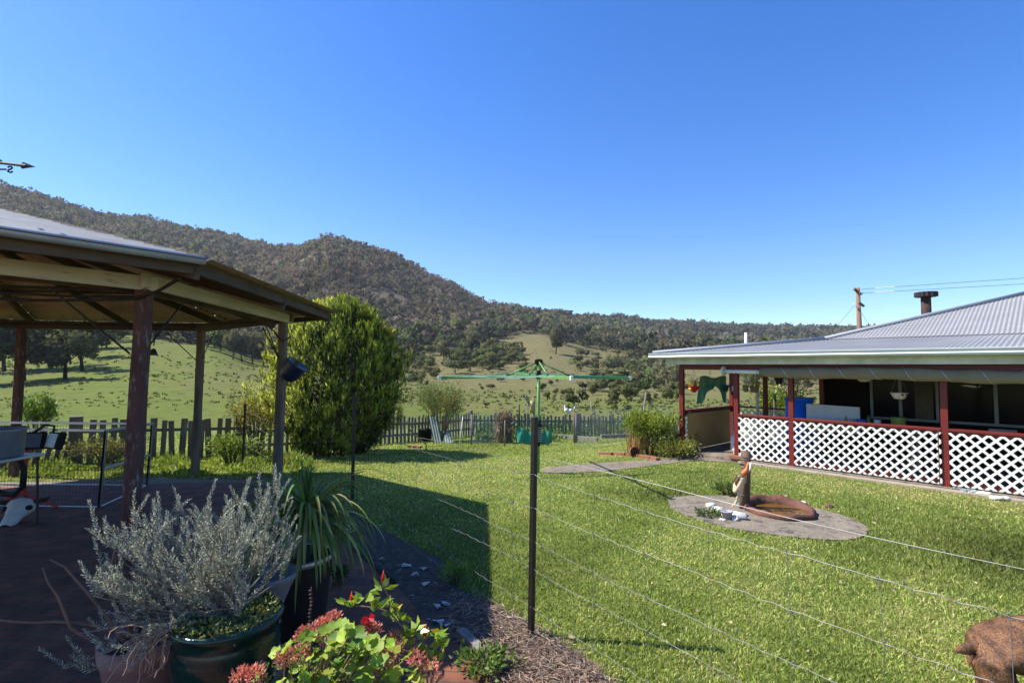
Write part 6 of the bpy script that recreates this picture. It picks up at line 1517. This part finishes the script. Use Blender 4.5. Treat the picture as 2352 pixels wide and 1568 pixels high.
# grey westringia bush
wb2 = thing('rosemary_bush', 'sprawling silver grey leafed bush with tiny mauve flowers in the green pot', 'bush', gp0 + V((0, 0, .515)))
b_ = gp0 + V((.02, .02, .515)); stems = MB(); twigs = []
crown_pts = []
for k in range(76):
    # aim points read as a leaning crown: long to the left, upright on the right
    while True:
        ax, az = random.uniform(-.76, .17), random.uniform(-.20, .66)
        if ax < -.62 and az > .42: continue
        if ax > .1 and az > .66: continue
        if ax < -.35 and az < 0.0 and random.random() < .3: continue
        if az < .12 and ax > -.25: continue
        break
    tip = b_ + V((ax, random.uniform(-.34, .42), az))
    mid = b_.lerp(tip, .5) + V((random.gauss(0, .05), random.gauss(0, .05), -.02 + .08 * (az < .1)))
    q1 = b_ + (mid - b_) * .4 + V((random.gauss(0, .03), random.gauss(0, .03), .03))
    stems.tube([b_ + V((random.gauss(0, .03), random.gauss(0, .03), 0)), q1, mid, tip], [.009, .006, .0045, .002], 5)
    for j in range(9):
        u = random.uniform(.42, 1.0); p = mid.lerp(tip, (u - .42) / .58); d = ((tip - mid).normalized() * .5 + V((random.gauss(0, .45), random.gauss(0, .45), .75))).normalized(); L = random.uniform(.08, .20)
        twigs.append((p, d, L))
        stems.tube([p, p + d * L], [.0025, .0012], 4)
stems.build('stem', pmat('grey_stem', (.16, .13, .10), (.24, .21, .17), 9, .9), wb2)
NP, ND, NL, NC = [], [], [], []
for p, d, L in twigs:
    k = int(L / .0042)
    for i in range(k):
        u = i / k; a = i * 1.9; o = d.orthogonal(); o.normalize(); sd_ = (M.Rotation(a, 3, d) @ o); NP.append(p + d * L * u); ND.append(sd_ * (1.0 - .5 * u) + d * (.55 + .5 * u)); NL.append(random.uniform(.016, .026)); 
n = len(NP)
v, f, c = cards(np.array([list(x) for x in NP]), np.array([list(x) for x in ND]), np.array(NL), .0068, jit((.35, .37, .29), n, .28, .04), fold=.08)
link('foliage', npmesh('foliage', v, f, c), MT['leaf_grey'] if 'leaf_grey' in MT else MT['leaf_gloss'], wb2)
for i in RNG.integers(0, n, 22): flower(NP[i], .014, (.36, .26, .62), wb2, 5)
# moss and creeping succulent over the rim
n = 1500; a = RNG.uniform(0, 6.28, n); r = .25 * np.sqrt(RNG.uniform(.05, 1.1, n)); P = np.stack([gp0.x + r * np.cos(a), gp0.y + r * np.sin(a), gp0.z + .52 + RNG.uniform(0, .06, n)], -1)
v, f, c = cards(P, rdir(n) + np.array([0, 0, .6]), RNG.uniform(.012, .035, n), .014, jit((.22, .25, .08), n), fold=.1); tag(link('moss', npmesh('moss', v, f, c), MT['leaf']), 'yellow green moss and creepers covering the soil of the green pot', 'moss')
m = MB()
for k in range(46):
    p = gp0 + V((-.20 + random.uniform(-.05, .07), -.13 + random.uniform(-.06, .06), .55)); P_ = [p]
    d = V((random.uniform(-.9, -.1), random.uniform(-.5, .1), .1)).normalized()
    for j in range(9): p = p + d * .034; P_.append(p); d = (d + V((random.gauss(0, .42), random.gauss(0, .42), -.32 + random.gauss(0, .3)))).normalized()
    m.tube(P_, .0027, 4)
tag(m.build('dry_roots', pmat('root', (.42, .26, .17), (.34, .2, .13), 9, .9)), 'tangle of dry tan roots spilling over the left rim of the green pot', 'roots')
# wide pale bowl
bw = V((-1.70 + .12, 3.30, .012)); q = at(612, 1322, 3.42); bw = V((q.x, q.y, .012))
pot('bowl_planter', 'wide pale grey bowl planter on a tapering foot behind the green pot', bw, [(0, 0), (.13, 0), (.12, .05), (.085, .25), (.10, .42), (.15, .55), (.18, .61), (.195, .64), (.19, .655), (.175, .645), (.13, .58), (0, .52)], pmat('bowl_grey', (.22, .22, .24), (.17, .17, .19), 6, .6, .1), soil=(.12, .56))
# strap leaved plant in dark pot
dp_ = at(680, 1268, 3.95); dpc = V((dp_.x, dp_.y, .012)); hz = dp_.z - .012
dpt = pot('plastic_pot', 'large dark plastic pot with white rim holding the strap leaved plant', dpc, [(0, 0), (.20, 0), (.215, .02), (.265, hz - .05), (.272, hz - .03), (.25, hz - .04), (0, hz - .06)], pmat('charcoal', (.022, .020, .022), None, 6, .5), soil=(.255, hz - .035))
m = MB(); m.lathe([(.266, hz - .045), (.288, hz - .03), (.292, hz), (.275, hz + .005), (.262, hz - .03)], dpc, 40); m.build('white_rim', MT['alu'], dpt, smooth=True)
stp = thing('strap_leaf_plant', 'fountain shaped plant with long drooping green strap leaves in the white rimmed pot', 'plant', dpc + V((0, 0, hz - .03)))
c0 = dpc + V((.02, 0, hz - .03)); pv = []
def ribbon(p, d, L, w, col, grav, nseg=12, upr=0):
    P_, cols = [], []; d = V(d).normalized(); p = V(p); side = d.cross(V((0, 0, 1)));
    if side.length < .05: side = V((1, 0, 0))
    side.normalize(); vs = []
    for i in range(nseg + 1):
        u = i / nseg; ww = w * (math.sin(math.pi * min(1, .25 + u * .75)) ** .7) * .5 + .0006
        nn = side.cross(d).normalized(); vs += [p - side * ww + nn * ww * .5, p, p + side * ww + nn * ww * .5]; p = p + d * (L / nseg); d = (d + V((0, 0, -grav * (.15 + u)))).normalized()
    v = np.array([list(x) for x in vs]); f = []
    for i in range(nseg): 
        b = i * 3; f += [(b, b + 1, b + 4, b + 3), (b + 1, b + 2, b + 5, b + 4)]
    return v, np.array(f), np.tile(np.asarray(col, float), (len(v), 1))
stem_top = c0 + V((.05, 0, .33))
for k in range(210):
    a = random.uniform(0, 6.28); e = random.uniform(-.2, 1.0); 
    col = jit((.15, .20, .04), 1)[0] if random.random() < .75 else jit((.30, .33, .09), 1)[0]
    if random.random() < .08: col = np.array((.30, .24, .12))
    pv.append(ribbon(stem_top + V((0, 0, random.uniform(-.10, .04))), (math.cos(a) * math.cos(e), math.sin(a) * math.cos(e), math.sin(e)), random.uniform(.46, .82), random.uniform(.018, .028), col, random.uniform(.22, .46)))
for k in range(26):
    a = random.uniform(0, 6.28); pv.append(ribbon(stem_top, (math.cos(a) * .14, math.sin(a) * .14, 1), random.uniform(.22, .36), .024, jit((.06, .10, .025), 1)[0], .008))
v, f, c = merge(pv); link('leaves', npmesh('leaves', v, f, c), MT['leaf'], stp, smooth=True)
m = MB(); m.tube([c0 - V((0, 0, .05)), c0 + V((.03, 0, .15)), stem_top], [.04, .035, .03], 8); m.build('trunk', MT['bark'], stp)
# dusty pink pot on the left with bare geranium stems
tpq = at(328, 1420, 3.05); tpc = V((tpq.x, tpq.y, .012))
pk = pot('clay_pot', 'dusty pink clay pot with bare knotted stems, half hidden at the left of the bush', tpc, [(0, 0), (.13, 0), (.14, .02), (.19, .32), (.205, .34), (.21, .42), (.195, .43), (.18, .36), (0, .35)], pmat('pink_clay', (.30, .17, .14), (.22, .12, .10), 7, .85, .1), soil=(.18, .37))
m = MB()
for k in range(7):
    p = tpc + V((random.gauss(0, .05), random.gauss(0, .05), .37)); d = V((random.uniform(-.9, -.1), random.gauss(0, .3), .7)).normalized(); P_ = [p]
    for j in range(8): p = p + d * .09; P_.append(p); d = (d + V((random.gauss(-.08, .28), random.gauss(0, .28), random.gauss(.05, .22)))).normalized()
    m.tube(P_, [.013 - .001 * j for j in range(9)], 6)
m.build('bare_stem', pmat('knot_stem', (.22, .12, .08), (.16, .09, .06), 9, .9), pk, smooth=True)
rgt = thing('red_geranium', 'few deep red geranium flowers on thin stalks in front of the thick gazebo post', 'flowers', at(315, 1240, 3.4))
m = MB()
for (px, py, d) in ((315, 1168, 3.4), (322, 1192, 3.4), (260, 1220, 3.3), (302, 1195, 3.4)):
    q = at(px, py, d); flower(q, .024, (.5, .01, .015), rgt, 9); m = MB(); m.tube([V((q.x + .05, q.y, q.z - .4)), q], .003, 4); m.build('stalk', MT['bark'], rgt)
# pink geranium
def disc_leaf(c, nrm, r, col):
    n = 12; nrm = V(nrm).normalized(); x = nrm.orthogonal().normalized(); y = nrm.cross(x); a0 = random.random() * 6; vs = [V(c)]
    for k in range(n): a = a0 + 2 * math.pi * k / n; q = r * (1 + .10 * math.cos(a * 5)) * (.55 if k == 0 else 1); vs.append(V(c) + x * q * math.cos(a) + y * q * math.sin(a) + nrm * (r * .25 * (1 + .7 * math.sin(a * 5 + 1) + .4 * math.sin(a * 8))))
    f = [(0, 1 + k, 1 + (k + 1) % n, 0) for k in range(n)]
    return np.array([list(q) for q in vs]), f, col
gq = V((-.98, 2.50, 0)); gth = thing('geranium', 'geranium with round bright green leaves and faded pink flower heads at the bottom edge', 'geranium', gq)
VS, FS, CS = [], [], []; b = 0
LEAFP = []
for k in range(620):
    px, py = random.gauss(800, 110), random.uniform(1425, 1720)
    if py < 1425 + abs(px - 780) * .45: continue
    if px < 590 or px > 985: continue
    d = random.uniform(2.25, 2.75) ; q = at(px, py, d)
    if q.z < .1: continue
    LEAFP.append(q); nr = V((random.gauss(-.3, .4), random.gauss(-.3, .4), 1)); r = random.uniform(.020, .036); base = random.choice([(.24, .34, .035), (.19, .29, .03), (.30, .38, .045), (.12, .20, .03)])
    v_, f_, _ = disc_leaf(q, nr, r, None); VS.append(v_); FS += [(x + b, y + b, z + b) for x, y, z, _z in f_]; CS.append(np.tile(jit(base, 1, .12), (len(v_), 1))); b += len(v_)
link('leaves', npmesh('leaves', np.concatenate(VS), np.array(FS), np.concatenate(CS)), MT['leaf'], gth)
m = MB()
for q in LEAFP[::3]: m.tube([V((gq.x + (q.x - gq.x) * .3, gq.y + (q.y - gq.y) * .3, max(.2, q.z - .35))), q], [.005, .0022], 4)
HEADS = [(742, 1440, 2.55, 40), (765, 1425, 2.6, 26), (1 * 700, 1462, 2.5, 30), (718, 1452, 2.5, 14), (655, 1512, 2.42, 34), (690, 1508, 2.4, 26), (838, 1452, 2.6, 20), (858, 1450, 2.6, 18), (905, 1498, 2.5, 22), (880, 1520, 2.45, 20), (835, 1475, 2.55, 16), (955, 1518, 2.45, 18), (555, 1556, 2.35, 26), (585, 1552, 2.35, 20), (845, 1555, 2.4, 16), (990, 1538, 2.45, 14), (905, 1470, 2.6, 14)]
for px, py, d, nn in HEADS:
    q = at(px, py, d); m.tube([q - V((random.uniform(-.02, .02), 0, .16)), q], .003, 4)
m.build('stalk', pmat('stalk_green', (.16, .20, .06), (.24, .14, .08), 8, .6), gth)
for px, py, d, nn in HEADS:
    q = np.array(at(px, py, d)); col = (.62, .22, .20) if random.random() < .6 else (.40, .18, .13)
    k = nn * 9; dr_ = rdir(k) + np.array([0, 0, .45]); P = q + unit(dr_) * RNG.uniform(.014, .044, (k, 1)); v, f, c = cards(P, dr_ + rdir(k) * .5, RNG.uniform(.012, .022, k), .0075, jit(col, k, .25, .12), fold=.15)
    o = link('flower_head', npmesh('flower_head', v, f, c), MT['leaf'], gth)
    if nn >= 34: o['label'] = 'large faded pink flower head'
# small purple flowered plant
bush('petunia', 'low dark leafed plant with a few magenta flowers between the green pot and geranium', 'plant', V((-1.12, 2.42, .12)), .62, .42, 1500, .032, (.050, .062, .026), 16, (.50, .06, .42), 7, .028, .3)
# mandevilla with red buds
mth = thing('mandevilla', 'climbing plant with glossy leaves, pointed red buds and one red flower', 'plant', V((-.48, 2.45, 0)))
nodes = [(800, 1388), (815, 1385), (838, 1378), (858, 1385), (880, 1352), (872, 1395), (895, 1392), (905, 1410), (925, 1425), (940, 1455), (925, 1478), (955, 1448), (975, 1470), (985, 1492), (1000, 1465), (1012, 1478), (1018, 1458), (990, 1505), (955, 1500), (870, 1480), (1003, 1520), (970, 1530)]
VS = []; m = MB()
def Q(px, py, j=0): return at(px, py, 2.62 + j)
chains = [[(960, 1620), (945, 1560), (940, 1480), (925, 1440), (895, 1405), (860, 1395), (815, 1390)], [(895, 1405), (893, 1370), (880, 1345)], [(985, 1620), (980, 1540), (975, 1480), (968, 1460)], [(985, 1580), (1005, 1520), (1018, 1480), (1022, 1455)], [(960, 1600), (975, 1560), (990, 1500)], [(1010, 1610), (1000, 1570), (1020, 1540)], [(870, 1540), (868, 1490), (850, 1430)]]
for ch_ in chains: m.tube([Q(*p) for p in ch_], .0042, 5)
m.build('stem', pmat('vine', (.16, .09, .06), (.22, .14, .09), 9, .8), mth)
for px, py in nodes:
    for k in range(7):
        a = random.uniform(0, 6.28); d = V((math.cos(a), math.sin(a) * .7, random.uniform(.1, .9))); col = jit((.20, .29, .035), 1, .15)[0] if random.random() < .93 else np.array((.5, .33, .03))
        VS.append(cards([Q(px + random.gauss(0, 5), py + random.gauss(0, 4), random.gauss(0, .03))], [d], random.uniform(.045, .072), .032, [col], fold=.10))
v, f, c = merge(VS); link('leaves', npmesh('leaves', v, f, c), MT['leaf_gloss'], mth)
for px, py in ((880, 1325), (807, 1373), (978, 1448)):
    q = Q(px, py); bu = MB(); bu.tube([q - V((0, 0, .03)), q - V((0, 0, .005)), q + V((.002, 0, .035))], [.004, .010, .001], 8); bu.build('bud', MT['red'], mth, smooth=True)
q = np.array(Q(846, 1418, -.05)); v, f, c = merge([cards(np.tile(q, (6, 1)), rdir(6) + np.array([.2, -.4, -.3]), .042, .032, jit((.62, .02, .04), 6, .1), fold=.15) for _ in range(2)]); link('flower', npmesh('flower', v, f, c), MT['leaf_gloss'], mth)
for k, (x, y) in enumerate(((-.98, 2.42), (-.45, 2.38))):
    pot('planter_pot', ('terracotta pot holding the geranium just below the picture edge', 'terracotta pot holding the climbing plant just below the picture edge')[k], V((x, y, .012)), [(0, 0), (.15, 0), (.2, .28), (.22, .28), (.22, .33), (.19, .33), (.18, .26), (0, .26)], MT['terracotta'], soil=(.185, .27))
# dry mulch, litter, timber edge
n = 5200; pxm = RNG.uniform(1035, 1440, n * 3); pym = RNG.uniform(1360, 1650, n * 3); dm_ = 2.0 * 1176 / (pym - 850); x = (pxm - 1176) / 1176 * dm_; y = dm_; ok = inpoly(x, y, BED); x, y = x[ok][:n], y[ok][:n]; n = len(x)
v, f, c = cards(np.stack([x, y, .012 + RNG.uniform(0, .035, n)], -1), np.stack([RNG.normal(0, 1, n), RNG.normal(0, 1, n), RNG.normal(0, .18, n)], -1), RNG.uniform(.04, .13, n), .006, jit((.27, .19, .14), n, .35), fold=.05)
v2, f2, c2 = (lambda n: cards(np.stack([RNG.uniform(-1.5, .2, n), RNG.uniform(3.6, 7.5, n), np.full(n, .012)], -1), np.stack([RNG.normal(0, 1, n), RNG.normal(0, 1, n), RNG.normal(0, .15, n)], -1), RNG.uniform(.03, .10, n), .008, jit((.20, .15, .11), n, .4), fold=.1))(2400)
ok = inpoly(v2[::4, 0], v2[::4, 1], BED).repeat(4); keep = np.where(ok)[0]; remap = -np.ones(len(v2), int); remap[keep] = np.arange(len(keep)); f2 = remap[f2[ok[::4]]]
v, f, c = merge([(v, f, c), (v2[keep], f2, c2[keep])])
tag(link('mulch', npmesh('mulch', v, f, c), MT['straw'], org=(0, 0, 0)), 'dry brown straw mulch and litter covering the bed beside the wire fence', 'mulch', kind='stuff')
for k, (px, py) in enumerate(((935, 1305), (880, 1288), (972, 1310), (955, 1325), (980, 1345), (870, 1210), (1005, 1400), (1020, 1395), (1010, 1437), (1025, 1442))):
    q = G(px, py); mm = MB(); kk = 4
    P_ = [q + V((random.uniform(-.06, .06), random.uniform(-.05, .05), random.uniform(.01, .04))) for _ in range(7)]
    mm.add(P_, [(0, 1, 2), (2, 3, 4), (4, 5, 6), (0, 3, 5), (1, 4, 6)])
    tag(mm.build('plastic_scrap', MT['bone']), 'scrap of pale torn plastic littering the shaded soil bed', 'litter', 'plastic scraps in the shaded bed')
m = MB(); m.beam(G(1056, 1462) + V((0, 0, .03)), G(1108, 1508) + V((0, 0, .03)), .07, .06); tag(m.build('timber_offcut', MT['grey_wood'], bevel=.005), 'short split timber offcut between paving and mulch', 'timber')
m = MB(); m.tube([G(812, 1262) + V((0, 0, .02)), G(862, 1305) + V((0, 0, .02)), G(905, 1342) + V((0, 0, .02))], .02, 6); tag(m.build('black_hose', MT['black'], smooth=True), 'black poly pipe lying along the edge of the brick paving', 'pipe')
cupq = G(790, 1228); m = MB(); m.lathe([(0, 0), (.05, 0), (.055, .12), (.05, .12), (.045, .01), (0, .01)], cupq + V((0, 0, .06)), 16, M.Rotation(1.3, 3, 'Y')); tag(m.build('white_cup', MT['white'], smooth=True), 'white plastic cup lying in the shade beside the strap leaved plant', 'cup')
bc = MB(); bc.blob(G(662, 1128) + V((0, 0, .04)), .09, (1.6, .8, .4), 10, 6, .5); tag(bc.build('blue_rag', pmat('rag_blue', (.06, .22, .45), None, 5, .8), smooth=True), 'crumpled blue plastic on the ground beside the right hand gazebo post', 'rag')
bush('weed_clump', 'green creeping weeds on the sunlit paving below the timber offcut', 'plant', G(1110, 1545), .42, .10, 500, .04, (.12, .19, .04), 9)
bush('weed_clump', 'feathery weed in the paving joints right of the strap leaved plant', 'plant', G(775, 1345), .30, .16, 420, .035, (.07, .11, .04), 9)
bush('weed_clump', 'tuft of long grass at the corner of the mulch bed and lawn', 'plant', G(1045, 1340), .30, .13, 300, .09, (.16, .25, .04), 9, lw=.1)
sps = MB(); q0 = at(712, 1450, 2.75)
for k in range(12): sps.blob(q0 + V((.004 * math.sin(k), 0, k * .019)), .008, (1.3, 1.3, .6), 6, 4, .2)
sps.tube([V((q0.x, q0.y, .1)), q0 + V((0, 0, .23))], .002, 4)
tag(sps.build('seed_spike', MT['rust'], smooth=True), 'thin dry seed spike rising left of the mandevilla', 'seed head')
# ------------------------------------------------------------------ thin summer haze over the valley
hz = MB(); hz.box((0, 600, 150), (4600, 1560, 309.0))
hm = bpy.data.materials.new('haze'); hm.use_nodes = True; nth = hm.node_tree; nth.nodes.remove(nth.nodes['Principled BSDF'])
pv_ = nth.nodes.new('ShaderNodeVolumePrincipled'); pv_.inputs['Color'].default_value = (.80, .84, .95, 1); pv_.inputs['Density'].default_value = .00016; pv_.inputs['Anisotropy'].default_value = .2
nth.links.new(pv_.outputs[0], nth.nodes['Material Output'].inputs['Volume'])
tag(hz.build('haze', hm, org=(0, 0, 0)), 'thin blue summer haze filling the valley', 'haze', kind='stuff')
